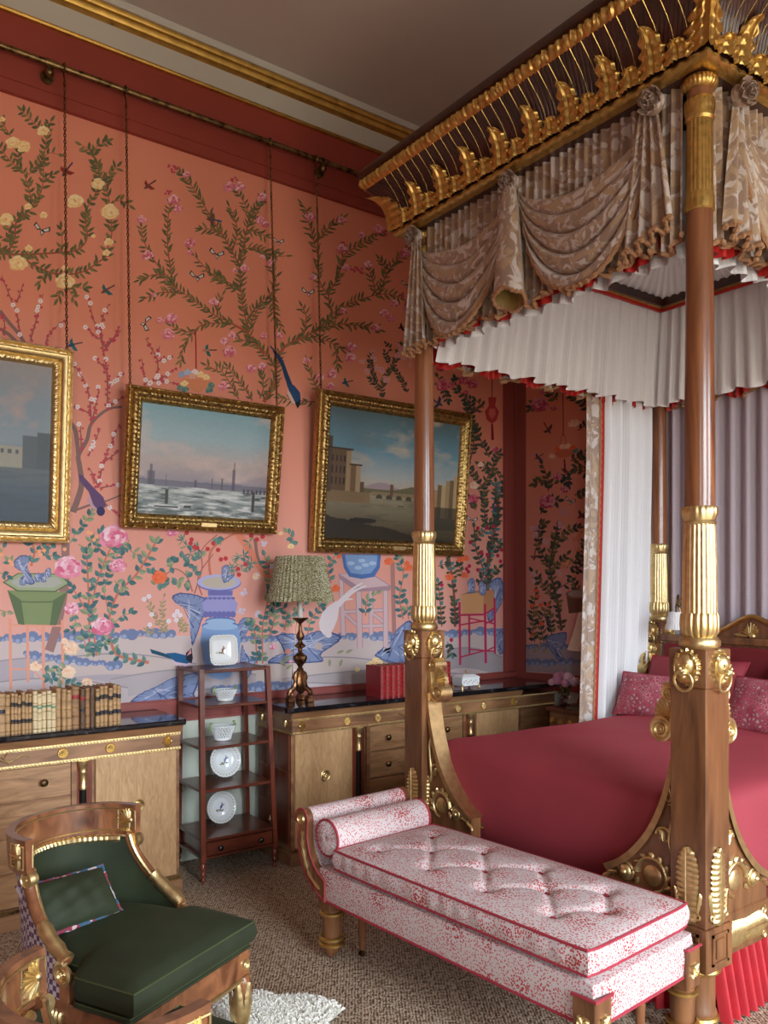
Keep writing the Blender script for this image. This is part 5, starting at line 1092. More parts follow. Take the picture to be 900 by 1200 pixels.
for i, z in enumerate(WZ):
    x0, x1 = wn_x(z); y0, y1 = wn_y(z); e = 0.014 if i == 0 else 0.006
    b = MB(); b.box(x0 - e, x1 + e, y0 - e, y1 + e, z - 0.017, z, 0.003); b.build('shelf', M['mahog_x'], root, smooth=0)
x0, x1 = wn_x(0.18); y0, y1 = wn_y(0.18)
b = MB(); b.box(x0 + 0.01, x1 - 0.01, y0 + 0.012, y1, 0.132, 0.217); b.build('drawer_case', M['mahog'], root, smooth=0)
b = MB(); b.box(x0 + 0.018, x1 - 0.018, y0 - 0.01, y0 + 0.012, 0.14, 0.21, 0.003); dr = b.build('drawer', M['mahog_x'], root, smooth=0)
for x in (x0 + 0.095, x1 - 0.095):
    b = MB(); b.at(wallM(x, y0 - 0.01, 0.175)); b.lathe([(0.007, 0), (0.007, 0.006), (0.014, 0.01), (0.016, 0.017), (0.011, 0.023), (0.003, 0.025)], 14); b.off(); b.build('knob', M['blackwood'], dr)
b = MB(); b.box(x0 - 0.012, x1 + 0.012, y0 - 0.012, y1 + 0.01, 0.124, 0.136, 0.003); b.build('base_board', M['mahog_x'], root, smooth=0)
# china
def spray_print(Mx, s, seed, name, parent, ink):
    """small painted bird on a twig, flat print on the glaze"""
    r = random.Random(seed); b = MB(); b.xf = Mx
    def leaf(x, y, a, L, W, c):
        b.col = c; b.add([(x, y, 0), (x + L * .5 * math.cos(a) - W * math.sin(a), y + L * .5 * math.sin(a) + W * math.cos(a), 0), (x + L * math.cos(a), y + L * math.sin(a), 0), (x + L * .5 * math.cos(a) + W * math.sin(a), y + L * .5 * math.sin(a) - W * math.cos(a), 0)], [(0, 1, 2, 3)])
    for i in range(9): leaf(-0.6 * s + 0.12 * s * i, -0.45 * s + r.uniform(-.1, .1) * s, r.uniform(0, 3.1), 0.32 * s, 0.08 * s, r.choice([srgb(120, 132, 70), srgb(150, 110, 60), srgb(90, 110, 80)]))
    leaf(-0.1 * s, -0.35 * s, 1.1, 0.9 * s, 0.16 * s, ink); leaf(0.15 * s, 0.1 * s, 0.5, 0.5 * s, 0.09 * s, srgb(170, 110, 60)); leaf(0.2 * s, 0.3 * s, 1.4, 0.28 * s, 0.1 * s, ink); leaf(-0.15 * s, -0.4 * s, 2.6, 0.4 * s, 0.05 * s, srgb(90, 70, 50))
    b.build(name, M['print'], parent, smooth=0)
def plate(px, py, z, r, label, ink, seed, tilt=0.16):
    p = onY(px, py, 4.40); y = 4.40
    root = thing('porcelain_plate', (p.x, y, z), label=label, cat='plate')
    Mx = frameM((p.x, y - 0.0, z + r * math.cos(tilt) + 0.012), (1, 0, 0), (0, math.sin(tilt), math.cos(tilt)), (0, -math.cos(tilt), math.sin(tilt)))
    b = MB(); b.xf = Mx
    sc = lambda t, i: 1 + (0.012 * math.cos(24 * t) if i in (4, 5, 6, 7) else 0)
    b.lathe([(0.0015, 0.004), (r * 0.55, 0.004), (r * 0.62, 0.007), (r * 0.66, 0.012), (r * 0.95, 0.021), (r, 0.024), (r * 0.995, 0.02), (r * 0.66, 0.006), (r * 0.5, -0.002), (0.0015, -0.002)], 72, mod=sc); b.build('dish', M['porcelain'], root)
    b = MB(); b.xf = Mx
    for i in range(28):
        a = 2 * PI * i / 28; b.col = srgb(196, 190, 176) if i % 2 else srgb(204, 190, 150)
        q = [(r * k * math.cos(a + o), r * k * math.sin(a + o), 0.0145 + (k - 0.72) * 0.055) for k, o in ((0.80, -.04), (0.86, -.08), (0.9, 0), (0.86, .08))]
        b.add(q, [(0, 1, 2, 3)])
    b.build('rim_print', M['print'], root, smooth=0)
    spray_print(Mx @ Matrix.Translation((0, 0, 0.0055)), r * 0.5, seed, 'bird_print', root, ink)
    b = MB(); b.tube([(p.x - 0.04, y - 0.03, z + 0.004), (p.x - 0.03, y + 0.01, z + 0.01), (p.x - 0.03, y + 0.06, z + 0.09)], 0.003, 6); b.tube([(p.x + 0.04, y - 0.03, z + 0.004), (p.x + 0.03, y + 0.01, z + 0.01), (p.x + 0.03, y + 0.06, z + 0.09)], 0.003, 6); b.tube([(p.x - 0.03, y + 0.06, z + 0.004), (p.x - 0.03, y + 0.06, z + 0.09), (p.x + 0.03, y + 0.06, z + 0.09), (p.x + 0.03, y + 0.06, z + 0.004)], 0.003, 6)
    b.build('plate_stand', M['brass_dark'], root)
plate(262.5, 900, 0.496, 0.096, 'white porcelain plate with a brown and blue bird, on the second lowest whatnot shelf', srgb(120, 140, 190), 4)
plate(258, 950, 0.232, 0.091, 'white porcelain plate with a dark blue bird, on the lowest whatnot shelf', srgb(70, 84, 140), 9)
# square dish on top
p = onY(260, 785, 4.40); r = 0.088; tilt = 0.12
root = thing('porcelain_dish', (p.x, 4.40, 1.15), label='white square porcelain dish with a brown bird, standing on top of the whatnot', cat='dish')
Mx = frameM((p.x, 4.40, 1.15 + r * math.cos(tilt) + 0.006), (1, 0, 0), (0, math.sin(tilt), math.cos(tilt)), (0, -math.cos(tilt), math.sin(tilt)))
def sq(t): c, s_ = math.cos(t), math.sin(t); return 1 / (abs(c) ** 5 + abs(s_) ** 5) ** 0.2
b = MB(); b.xf = Mx
b.lathe([(0.001, 0.002), (r * 0.62, 0.002), (r * 0.72, 0.008), (r * 0.8, 0.02), (r * 0.97, 0.027), (r, 0.03), (r, 0.026), (r * 0.78, 0.012), (r * 0.66, -0.004), (0.001, -0.004)], 64, mod=lambda t, i: sq(t) * (1 + (0.012 * math.cos(20 * t) if i in (4, 5, 6) else 0))); b.build('dish', M['porcelain'], root)
b = MB(); b.xf = Mx
for i in range(34):
    a = 2 * PI * i / 34; k = sq(a) * 0.88 * r; b.col = srgb(206, 190, 150)
    b.add([(k * math.cos(a) + 0.005 * math.cos(a + j * 2.1), k * math.sin(a) + 0.005 * math.sin(a + j * 2.1), 0.0248) for j in range(3)], [(0, 1, 2)])
b.build('rim_print', M['print'], root, smooth=0)
spray_print(Mx @ Matrix.Translation((0, 0, 0.0035)), r * 0.5, 2, 'bird_print', root, srgb(150, 90, 70))
# pierced baskets
def basket(px, py, z, r, h, label):
    p = onY(px, py, 4.37); root = thing('porcelain_basket', (p.x, 4.37, z), label=label, cat='basket')
    cx, cy = p.x, 4.37
    R = lambda t: r * (0.68 + 0.32 * t ** 1.3)
    for sg in (1, -1):
        b = MB()
        for i in range(22):
            pts = [(cx + R(t) * math.cos(a), cy + R(t) * 0.8 * math.sin(a), z + 0.012 + (h - 0.014) * t) for t, a in [(k / 6, 2 * PI * i / 22 + sg * 0.75 * k / 6) for k in range(7)]]
            b.tube(pts, 0.0032, 5)
        tag(b.build('lattice', M['porcelain'], root), kind='stuff')
    b = MB(); b.tube([(cx + r * (1 + .02 * math.cos(16 * a)) * math.cos(a), cy + r * 0.8 * math.sin(a), z + h) for a in [2 * PI * i / 48 for i in range(48)]], 0.0045, 6, closed=True); b.build('rim', M['porcelain'], root)
    b = MB(); b.lathe([(r * 0.62, 0.0), (r * 0.7, 0.004), (r * 0.7, 0.014), (r * 0.66, 0.016), (0.001, 0.012)], 28, mod=None)
    b.v = [(x + cx, y * 0.8 + cy, zz + z) for x, y, zz in b.v]; b.build('base', M['porcelain'], root)
    for sg in (-1, 1):
        b = MB(); b.tube([(cx + sg * r * (0.96 + 0.16 * math.sin(t * PI)), cy, z + h * (0.7 + 0.55 * t)) for t in [k / 8 for k in range(9)]], 0.0045, 6); b.ball((cx + sg * r * 0.98, cy, z + h * 1.22), 0.008); b.build('twig_handle', M['greenglaze'], root)
M['greenglaze'] = plain('green_glaze', srgb(140, 168, 96), 0.25)
basket(264, 822, 0.954, 0.068, 0.062, 'low pierced porcelain basket on the upper whatnot shelf')
basket(261, 868, 0.727, 0.072, 0.082, 'taller pierced porcelain basket with green handles on the middle whatnot shelf')

# ------------------------------------------------------------------ table lamp
LX, LY, LZ = 2.515, 4.33, 0.916
root = thing('table_lamp', (LX, LY, LZ), label='carved bronze candlestick lamp with a pleated green speckled shade on black marble', cat='lamp')
b = MB(); b.lathe([(0.018, 1.095), (0.022, 1.112), (0.013, 1.122), (0.017, 1.135), (0.033, 1.155), (0.04, 1.175), (0.04, 1.19), (0.03, 1.2), (0.012, 1.215), (0.016, 1.226), (0.012, 1.236), (0.03, 1.248), (0.031, 1.258), (0.016, 1.272), (0.013, 1.285), (0.022, 1.3), (0.023, 1.32), (0.012, 1.345), (0.009, 1.385), (0.014, 1.393), (0.02, 1.398), (0.048, 1.418), (0.05, 1.424), (0.02, 1.424)], 28, LX, LY, mod=lambda t, i: 1 + (0.07 * math.cos(9 * t) if i in (4, 5, 6, 11, 12, 15, 16) else 0)); b.build('stem', M['bronze'], root)
for k in range(3):
    a = -PI / 2 + 0.5 + k * 2 * PI / 3; c, s_ = math.cos(a), math.sin(a)
    P = lambda r_, z: (LX + r_ * c, LY + r_ * s_, z)
    b = MB(); b.tube([P(0.012, 1.1), P(0.03, 1.085), P(0.036, 1.06), P(0.03, 1.035), P(0.042, 1.0), P(0.066, 0.985), P(0.078, 0.965), P(0.07, 0.948), P(0.056, 0.952), P(0.056, 0.966), P(0.064, 0.968)], [0.012, 0.016, 0.017, 0.013, 0.016, 0.017, 0.014, 0.011, 0.009, 0.007, 0.004], 8)
    b.build('scroll_leg', M['bronze'], root)
    b = MB(); x, y, _ = P(0.066, 0); b.box(x - 0.022, x + 0.022, y - 0.022, y + 0.022, 0.916, 0.946, 0.003); b.box(x - 0.017, x + 0.017, y - 0.017, y + 0.017, 0.944, 0.956, 0.002); b.build('foot', M['bronze'], root, smooth=0)
b = MB(); b.lathe([(0.012, 0.962), (0.03, 0.985), (0.036, 1.03), (0.03, 1.07), (0.018, 1.1)], 18, LX, LY, mod=lambda t, i: 1 + 0.18 * math.cos(3 * t + 1)); b.build('core', M['bronze'], root)
b = MB(); b.lathe([(0.016, 1.42), (0.0155, 1.47), (0.012, 1.54), (0.012, 1.6)], 16, LX, LY); b.build('candle_tube', M['candle'], root)
m, nt, bs = newmat('speckled_pleated_fabric'); M['shade'] = m
vo = N(nt, 'ShaderNodeTexVoronoi'); vo.inputs['Scale'].default_value = 170; nt.links.new(mapping(nt), vo.inputs['Vector'])
nt.links.new(ramp(nt, vo.outputs['Distance'], [(0.38, srgb(206, 206, 184)), (0.5, srgb(118, 108, 62))]), bs.inputs['Base Color']); bs.inputs['Roughness'].default_value = 0.85
b = MB(); npl = 44
pl = lambda t, i: 1 + 0.022 * math.cos(npl * t)
b.lathe([(0.2, 1.523), (0.203, 1.53), (0.18, 1.62), (0.163, 1.7), (0.148, 1.79), (0.145, 1.797), (0.143, 1.79), (0.176, 1.62), (0.198, 1.53), (0.2, 1.523)], npl * 4, LX, LY, mod=pl, cap=False); b.build('shade', M['shade'], root)
b = MB(); b.tube([(LX - 0.145, LY, 1.785), (LX, LY, 1.6), (LX + 0.145, LY, 1.785)], 0.002, 5); b.build('shade_carrier', M['brass_dark'], root)
b = MB(); b.tube(smooth_pts([(LX - 0.012, LY + 0.02, 1.40), (LX - 0.035, LY + 0.02, 1.2), (LX - 0.045, LY + 0.03, 1.0), (LX - 0.06, LY + 0.05, 0.93), (LX - 0.12, LY + 0.06, 0.921), (LX - 0.2, LY - 0.02, 0.921)]), 0.0025, 5); b.build('flex', M['brass_dark'], root)

# ------------------------------------------------------------------ porcelain casket
p = onZ(546, 806, 0.916); cx, cy = p.x, p.y
root = thing('porcelain_casket', (cx, cy, 0.916), label='small white porcelain casket with gilt feet, beside the red books', cat='box')
b = MB(); b.prism([(cx - 0.075, 0.935), (cx - 0.082, 0.965), (cx - 0.078, 0.985), (cx + 0.078, 0.985), (cx + 0.082, 0.965), (cx + 0.075, 0.935)], cy - 0.05, cy + 0.05, 'y'); b.build('body', M['porcelain'], root, smooth=30)
b = MB(); b.add([(cx + sx * a, cy + sy * c, z) for a, c, z in ((0.08, 0.055, 0.985), (0.08, 0.055, 0.993), (0.05, 0.03, 1.012), (0.02, 0.012, 1.016)) for sx, sy in ((-1, -1), (1, -1), (1, 1), (-1, 1))], [(0, 1, 2, 3)[::-1]] + [(k * 4 + i, k * 4 + (i + 1) % 4, k * 4 + 4 + (i + 1) % 4, k * 4 + 4 + i) for k in range(3) for i in range(4)] + [(12, 13, 14, 15)]); lid = b.build('lid', M['porcelain'], root, smooth=20)
b = MB(); b.lathe([(0.004, 1.014), (0.009, 1.02), (0.005, 1.026), (0.008, 1.032), (0.002, 1.04)], 12, cx, cy); b.build('finial', M['gilt'], lid)
for sx in (-1, 1):
    for sy in (-1, 1):
        b = MB(); b.tube([(cx + sx * 0.07, cy + sy * 0.045, 0.94), (cx + sx * 0.078, cy + sy * 0.05, 0.93), (cx + sx * 0.075, cy + sy * 0.05, 0.918)], [0.009, 0.007, 0.008], 8); b.build('foot', M['gilt'], root)
b = MB()
for i in range(9):
    x = cx - 0.06 + i * 0.015; z = 0.958 + 0.01 * math.sin(i * 2.1); b.col = [srgb(190, 90, 90), srgb(120, 140, 90), srgb(190, 150, 80)][i % 3]
    b.add([(x, cy - 0.0508, z), (x + 0.006, cy - 0.0508, z + 0.005), (x + 0.003, cy - 0.0508, z + 0.01), (x - 0.005, cy - 0.0508, z + 0.005)], [(0, 1, 2, 3)])
b.build('flower_print', M['print'], root, smooth=0)

# ------------------------------------------------------------------ bedside chest, vase, tripod lamp
nx0, nx1, ny0, ny1, nz = 4.26, 4.68, 3.52, 3.95, 0.78
root = thing('bedside_chest', (4.47, 3.73, 0), label='small wooden bedside chest with gilt mounts, behind the bed post', cat='chest')
b = MB(); b.box(nx0 + 0.02, nx1, ny0 + 0.02, ny1 - 0.02, 0.06, nz - 0.03); b.build('body', M['walnut_h'], root, smooth=0)
b = MB(); b.box(nx0, nx1, ny0, ny1, nz - 0.03, nz, 0.005); b.build('top', M['mahog_x'], root, smooth=0)
b = MB(); b.box(nx0 + 0.01, nx1, ny0 + 0.01, ny1 - 0.01, 0, 0.07, 0.004); b.build('plinth', M['walnut_h'], root, smooth=0)
for k in range(3):
    b = MB(); z0 = 0.09 + k * 0.18; b.box(nx0 + 0.01, nx0 + 0.03, ny0 + 0.04, ny1 - 0.04, z0, z0 + 0.17, 0.003); do = b.build('drawer', M['drawer'], root, smooth=0)
    b = MB(); b.at(sideM(nx0 + 0.01, 3.735, z0 + 0.085)); b.lathe([(0.007, 0), (0.014, 0.01), (0.016, 0.016), (0.004, 0.022)], 12); b.off(); b.build('knob', M['brass_dark'], do)
for y in (3.9, 3.83, 3.74, 3.6):
    b = MB(); b.at(sideM(nx0 + 0.018, y, 0.675)); b.fan(0.04, 0.014, 0.01, 7, 1.3); b.off(); b.build('gilt_mount', M['gilt'], root)
vx, vy = 4.38, 3.875
root = thing('flower_vase', (vx, vy, nz), label='cut glass vase of pink peonies on the bedside chest', cat='vase')
b = MB(); b.lathe([(0.001, nz), (0.036, nz), (0.036, nz + 0.012), (0.012, nz + 0.02), (0.011, nz + 0.035), (0.03, nz + 0.05), (0.034, nz + 0.075), (0.03, nz + 0.12), (0.044, nz + 0.145), (0.041, nz + 0.145), (0.027, nz + 0.12), (0.03, nz + 0.08), (0.001, nz + 0.055)], 24, vx, vy, mod=lambda t, i: 1 + 0.03 * math.cos(12 * t), cap=False); b.build('vase', M['glass'], root)
M['peony'] = plain('pink_petals', srgb(226, 160, 190), 0.7, var=0.15, scale=60); M['peony2'] = plain('pale_pink_petals', srgb(238, 196, 212), 0.7, var=0.12, scale=60); M['stem'] = plain('flower_stem', srgb(76, 104, 54), 0.6)
fr = random.Random(5)
for i, (dx, dy, dz, r_) in enumerate(((0, -0.02, 0.2, 0.042), (0.06, 0, 0.185, 0.036), (-0.06, 0.02, 0.18, 0.036), (0.03, -0.05, 0.17, 0.036), (-0.03, 0.045, 0.2, 0.036), (0.02, 0.05, 0.21, 0.034), (0.075, -0.04, 0.17, 0.03), (-0.05, -0.04, 0.165, 0.032), (0.0, 0.085, 0.175, 0.03), (-0.075, 0.06, 0.165, 0.028))):
    c = Vector((vx + dx, vy + dy, nz + dz))
    b = MB(); b.tube([(vx + dx * 0.15, vy + dy * 0.15, nz + 0.07), (vx + dx * 0.5, vy + dy * 0.5, nz + 0.15), tuple(c)], 0.003, 5); st = b.build('stem', M['stem'], root)
    b = MB()
    for k in range(26):
        th = math.acos(1 - 1.75 * (k + 0.5) / 26); ph = k * 2.39996
        d = Vector((math.sin(th) * math.cos(ph), math.sin(th) * math.sin(ph), math.cos(th)))
        yv = (Vector((0, 0, 1)) - d * d.z); yv = yv.normalized() if yv.length > 1e-3 else Vector((1, 0, 0)); xv = yv.cross(d)
        b.xf = Matrix.Translation(c + d * r_ * 0.62 - yv * r_ * 0.35) @ frameM((0, 0, 0), xv, yv, d); b.lobe(r_ * 0.8, r_ * 0.8, r_ * 0.16, nu=4, nv=3, curl=r_ * 0.2)
    b.xf = None; b.ball(c, r_ * 0.7)
    b.build('blossom', M['peony'] if i % 3 else M['peony2'], root)
tx, ty = 4.55, 3.80
root = thing('tripod_lamp', (tx, ty, nz), label='bedside lamp with a cream pleated shade on a twisted rope tripod', cat='lamp')
M['cream_shade'] = plain('cream_pleated_silk', srgb(226, 208, 186), 0.8, var=0.03, scale=20); M['rope'] = plain('orange_wood_tripod', srgb(170, 96, 56), 0.5, var=0.2, scale=60)
for k in range(3):
    a = 0.7 + k * 2.094; pts = [(tx + r_ * math.cos(a), ty + r_ * math.sin(a), nz + z) for r_, z in ((0.10, 0.004), (0.085, 0.06), (0.05, 0.17), (0.012, 0.26), (-0.03, 0.36), (-0.05, 0.42))]
    b = MB(); b.tube(smooth_pts(pts, 5), 0.0075, 7); b.build('leg', M['rope'], root)
b = MB(); b.lathe([(0.155, nz + 0.39), (0.11, nz + 0.52), (0.075, nz + 0.655), (0.073, nz + 0.655), (0.108, nz + 0.52), (0.152, nz + 0.39)], 160, tx, ty, mod=lambda t, i: 1 + 0.018 * math.cos(40 * t), cap=False); b.build('shade', M['cream_shade'], root)
b = MB(); b.box(4.28, 4.40, 3.62, 3.78, nz, nz + 0.02, 0.002); bk = tag(b.build('notebook', plain('olive_book_cloth', srgb(86, 84, 62), 0.6), smooth=0), 'flat olive notebook lying on the bedside chest', 'book')
# ------------------------------------------------------------------ upholstery helpers
def boxcushion(mb, x0, x1, y0, y1, z0, z1, crown=0.02, bulge=0.01, nx=30, ny=60, dimples=(), dd=0.03, dr=0.05, rip=0.0):
    """box cushion: crowned, buttoned top, bulging borders"""
    cx, cy = (x0 + x1) / 2, (y0 + y1) / 2
    def rim(t):  # rounded rectangle perimeter, t in 0..1
        L = [(x0, y0), (x1, y0), (x1, y1), (x0, y1)]
        k = int(t * 4) % 4; f = t * 4 - int(t * 4); a, b_ = L[k], L[(k + 1) % 4]
        return a[0] + (b_[0] - a[0]) * f, a[1] + (b_[1] - a[1]) * f
    def soft(x, y):  # pull corners in
        ux = (x - cx) / (x1 - cx); uy = (y - cy) / (y1 - cy); k = 1 - 0.012 * (abs(ux) ** 8 * abs(uy) ** 8)
        return cx + (x - cx) * k, cy + (y - cy) * k
    def top(u, v):
        x = x0 + (x1 - x0) * u; y = y0 + (y1 - y0) * v; a = 2 * u - 1; c = 2 * v - 1
        z = z1 + crown * (1 - abs(a) ** 3) ** 0.6 * (1 - abs(c) ** 6) ** 0.6
        for px, py in dimples:
            d2 = ((x - px) ** 2 + (y - py) ** 2); z -= dd * math.exp(-d2 / (dr * dr * 0.4)) * 0.6 + dd * 0.4 * math.exp(-d2 / (dr * dr * 0.05))
            for qx, qy in dimples:
                L2 = (qx - px) ** 2 + (qy - py) ** 2
                if 1e-6 < L2 < 0.06 and (px, py) < (qx, qy):
                    t = ((x - px) * (qx - px) + (y - py) * (qy - py)) / L2
                    if 0 < t < 1:
                        ex = x - px - t * (qx - px); ey = y - py - t * (qy - py); z -= dd * 0.28 * math.exp(-(ex * ex + ey * ey) / 0.00022)
        x, y = soft(x, y); return (x, y, z)
    mb.grid(top, nx, ny)
    mb.grid(lambda u, v: (*soft(x0 + (x1 - x0) * u, y0 + (y1 - y0) * v), z0), 4, 4, flip=True)
    def side(u, v):
        x, y = rim(u); ux = (x - cx) / (x1 - cx); uy = (y - cy) / (y1 - cy); b_ = bulge * math.sin(PI * v) + rip * math.sin(u * 330 + 2 * math.sin(u * 57)) * math.sin(PI * v)
        x, y = soft(x, y)
        return (x + (b_ if ux > 0.999 else -b_ if ux < -0.999 else 0), y + (b_ if uy > 0.999 else -b_ if uy < -0.999 else 0), z0 + (z1 - z0) * v)
    mb.grid(side, 400, 6, closeu=True)
    per = [(*soft(*rim(i / 64)),) for i in range(64)]
    return [(x, y, z1) for x, y in per], [(x, y, z0) for x, y in per]
def pillow(mb, w, h, t, n=22, wr=0.0):
    for sg in (1, -1):
        def fn(u, v):
            a, c = 2 * u - 1, 2 * v - 1
            k = 1 - 0.06 * (1 - a * a) * abs(c) ** 2; k2 = 1 - 0.06 * (1 - c * c) * abs(a) ** 2
            z = sg * t * max(0, (1 - abs(a) ** 2.4)) ** 0.55 * max(0, (1 - abs(c) ** 2.4)) ** 0.55
            if wr: z += sg * wr * math.sin(9 * a + 4 * c) * math.sin(6 * c - 3 * a) * (1 - a * a) * (1 - c * c)
            return (a * w / 2 * k2, c * h / 2 * k, z)
        mb.grid(fn, n, n, flip=(sg < 0))
    P = []
    for i in range(80):
        q = i / 20; k = int(q); f = 2 * (q - k) - 1
        a, c = [(f, -1), (1, f), (-f, 1), (-1, -f)][k]
        P.append((a * w / 2 * (1 - 0.06 * (1 - c * c) * abs(a) ** 2), c * h / 2 * (1 - 0.06 * (1 - a * a) * abs(c) ** 2), 0))
    return P

# ------------------------------------------------------------------ window seat at the bed foot
bx0, bx1, by0, by1 = 1.985, 2.575, 1.65, 3.06
root = daybed = thing('day_bed', (1.985, 1.65, 0), label='long red dotted upholstered day bed with bolster and scrolled end, at the bed foot', cat='day bed')
b = MB(); t_, l_ = boxcushion(b, bx0, bx1, by0, by1, 0.262, 0.395, 0.024, 0.006, 20, 40); base = b.build('seat_base', M['dots'], root)
b = MB(); b.tube(l_, 0.006, 6, closed=True); b.build('piping', M['piping'], base)
cx0, cx1, cy0, cy1 = bx0 - 0.005, bx1 - 0.005, 1.665, 2.945
dims = [(cx0 + 0.13, y) for y in (2.80, 2.50, 2.20, 1.90)] + [(cx0 + 0.29, y) for y in (2.65, 2.35, 2.05, 1.80)] + [(cx0 + 0.44, y) for y in (2.80, 2.50, 2.20, 1.90)]
b = MB(); t_, l_ = boxcushion(b, cx0, cx1, cy0, cy1, 0.418, 0.495, 0.026, 0.008, 76, 160, dims, 0.036, 0.06, 0.002); cu = b.build('seat_cushion', M['dots'], root)
for pts in (t_, l_):
    b = MB(); b.tube(pts, 0.0055, 6, closed=True); b.build('piping', M['piping'], cu)
for x, y in dims:
    b = MB(); b.ball((x, y, 0.493), 0.011, 0.011, 0.007, 10, 5); b.build('tuft_button', M['piping'], cu)
# bolster
BY, BZ, BR = 3.022, 0.525, 0.080
b = MB(); n = 40
def bol(u, v):
    a = 2 * PI * u; e = abs(2 * v - 1); r = BR * (1 - 0.04 * e ** 4); return (bx0 + 0.02 + (bx1 - bx0 - 0.05) * v, BY + r * math.cos(a), BZ + r * math.sin(a))
b.grid(bol, n, 24, closeu=True)
bo = b.build('bolster', M['dots'], root)
for xe, sg in ((bx0 + 0.02, -1), (bx1 - 0.03, 1)):
    b = MB(); b.tube([(xe, BY + BR * 0.96 * math.cos(a), BZ + BR * 0.96 * math.sin(a)) for a in [2 * PI * i / 40 for i in range(40)]], 0.006, 6, closed=True); b.build('piping', M['piping'], bo)
    b = MB()
    def endc(u, v, xe=xe, sg=sg):
        a = 2 * PI * u; r = BR * 0.96 * v; return (xe + sg * (0.012 * (1 - v * v) + 0.0035 * math.cos(26 * a) * v) - sg * 0.012 * math.exp(-(v / 0.12) ** 2), BY + r * math.cos(a), BZ + r * math.sin(a))
    b.grid(endc, 104, 8, closeu=True); b.build('pleated_end', M['dots'], bo)
# scrolled end: upholstered roll with show-wood face
sc = [(3.0, 0.262), (3.03, 0.28), (3.10, 0.315), (3.155, 0.37), (3.185, 0.435), (3.195, 0.50), (3.188, 0.56)]
inner = [(3.0, 0.35), (3.06, 0.385), (3.105, 0.44), (3.125, 0.50), (3.125, 0.56)]
RC = (3.168, 0.582)
out = smooth_pts([(a, c, 0) for a, c in sc], 4); inn = smooth_pts([(a, c, 0) for a, c in inner], 4)
poly = [(p.x, p.y) for p in out] + [(RC[0] + 0.046 * math.cos(a), RC[1] + 0.046 * math.sin(a)) for a in [-0.3 + i * PI * 1.15 / 12 for i in range(13)]] + [(p.x, p.y) for p in inn[::-1]]
b = MB(); b.prism(poly, bx0 + 0.02, bx1 - 0.02, 'x'); er = b.build('end_roll', M['dots'], root, smooth=35)
for xe in (bx0 - 0.012, bx1 - 0.022):
    b = MB(); b.prism(poly, xe, xe + 0.034, 'x'); sw = b.build('scroll_face', M['walnut'], root, smooth=35)
    g = MB(); g.at(sideM(xe - 0.0005, 0, 0))
    mid = [((p.x + q.x) / 2, (p.y + q.y) / 2) for p, q in zip(smooth_pts([(a, c, 0) for a, c in [(3.03, 0.31), (3.1, 0.35), (3.14, 0.41), (3.158, 0.47), (3.156, 0.53)]], 5), smooth_pts([(a, c, 0) for a, c in [(3.03, 0.31), (3.1, 0.35), (3.14, 0.41), (3.158, 0.47), (3.156, 0.53)]], 5))]
    g.tube([(-a, c, 0.003) for a, c in mid], [0.008 * (0.4 + 0.6 * abs(math.sin(i * 0.9))) for i in range(len(mid))], 6); g.off(); g.build('gilt_inlay', M['gilt'], sw)
    g = MB(); g.at(sideM(xe, RC[0], RC[1])); g.rosette(0.024, 0.012, 6, 18); g.off(); g.build('gilt_boss', M['gilt'], sw)
    g = MB(); g.tube([(xe, p[0], p[1]) for p in poly], 0.004, 5, closed=True); g.build('piping', M['piping'], sw)
# feet, corner blocks
for fx_, fy_ in ((2.035, 3.03), (2.52, 3.03), (2.012, 1.677), (2.548, 1.677)):
    b = MB(); s = 0.043; b.box(fx_ - s, fx_ + s, fy_ - s, fy_ + s, 0.215, 0.355 if fy_ < 2 else 0.31, 0.004)
    b.build('corner_block', M['walnut'], root, smooth=0)
    b = MB(); b.lathe([(0.004, 0), (0.02, 0.012), (0.04, 0.045), (0.044, 0.06), (0.04, 0.1), (0.042, 0.15), (0.043, 0.2), (0.043, 0.216)], 24, fx_, fy_); b.build('foot', M['walnut'], root)
    b = MB()
    for z, r_ in ((0.066, 0.05), (0.09, 0.048), (0.198, 0.046)):
        b.tube([(fx_ + r_ * math.cos(a), fy_ + r_ * math.sin(a), z) for a in [2 * PI * i / 24 for i in range(24)]], [0.0085 * (1 + 0.15 * (i % 2)) for i in range(24)], 6, closed=True)
    tag(b.build('gilt_ring', M['gilt_dark'], root), kind='stuff')
    if fy_ < 2:
        b = MB(); b.at(sideM(fx_ - s, fy_, 0.28)); b.rosette(0.022, 0.012, 8, 16)
        for a in range(4): b.lobe(0.026, 0.016, 0.01, 0, 0, PI / 4 + a * PI / 2)
        b.off(); b.build('gilt_panel', M['gilt'], root)
        b = MB(); b.at(wallM(fx_, fy_ - s, 0.28)); b.rosette(0.022, 0.012, 8, 16)
        for a in range(4): b.lobe(0.03, 0.016, 0.01, 0, 0, PI / 4 + a * PI / 2)
        b.off(); b.build('gilt_panel', M['gilt'], root)
        b = MB(); b.tube([(fx_ - s - 0.002, fy_ + s, 0.357), (fx_ - s - 0.002, fy_ - s - 0.002, 0.357), (fx_ + s, fy_ - s - 0.002, 0.357)], 0.006, 6); b.build('piping', M['piping'], root)
for fx_, fy_ in ((2.14, 2.95), (2.43, 2.95), (2.14, 1.77), (2.43, 1.77)):
    b = MB(); b.lathe([(0.012, 0.03), (0.014, 0.05), (0.013, 0.06), (0.016, 0.075), (0.018, 0.14), (0.02, 0.266)], 14, fx_, fy_); lg = b.build('inner_leg', M['column_wood'], root)
    b = MB(); b.tube([(fx_, fy_ - 0.008, 0.014), (fx_, fy_ + 0.008, 0.014)], 0.014, 12); b.tube([(fx_, fy_, 0.014), (fx_, fy_, 0.034)], 0.006, 6); b.build('castor', M['brass_dark'], lg)

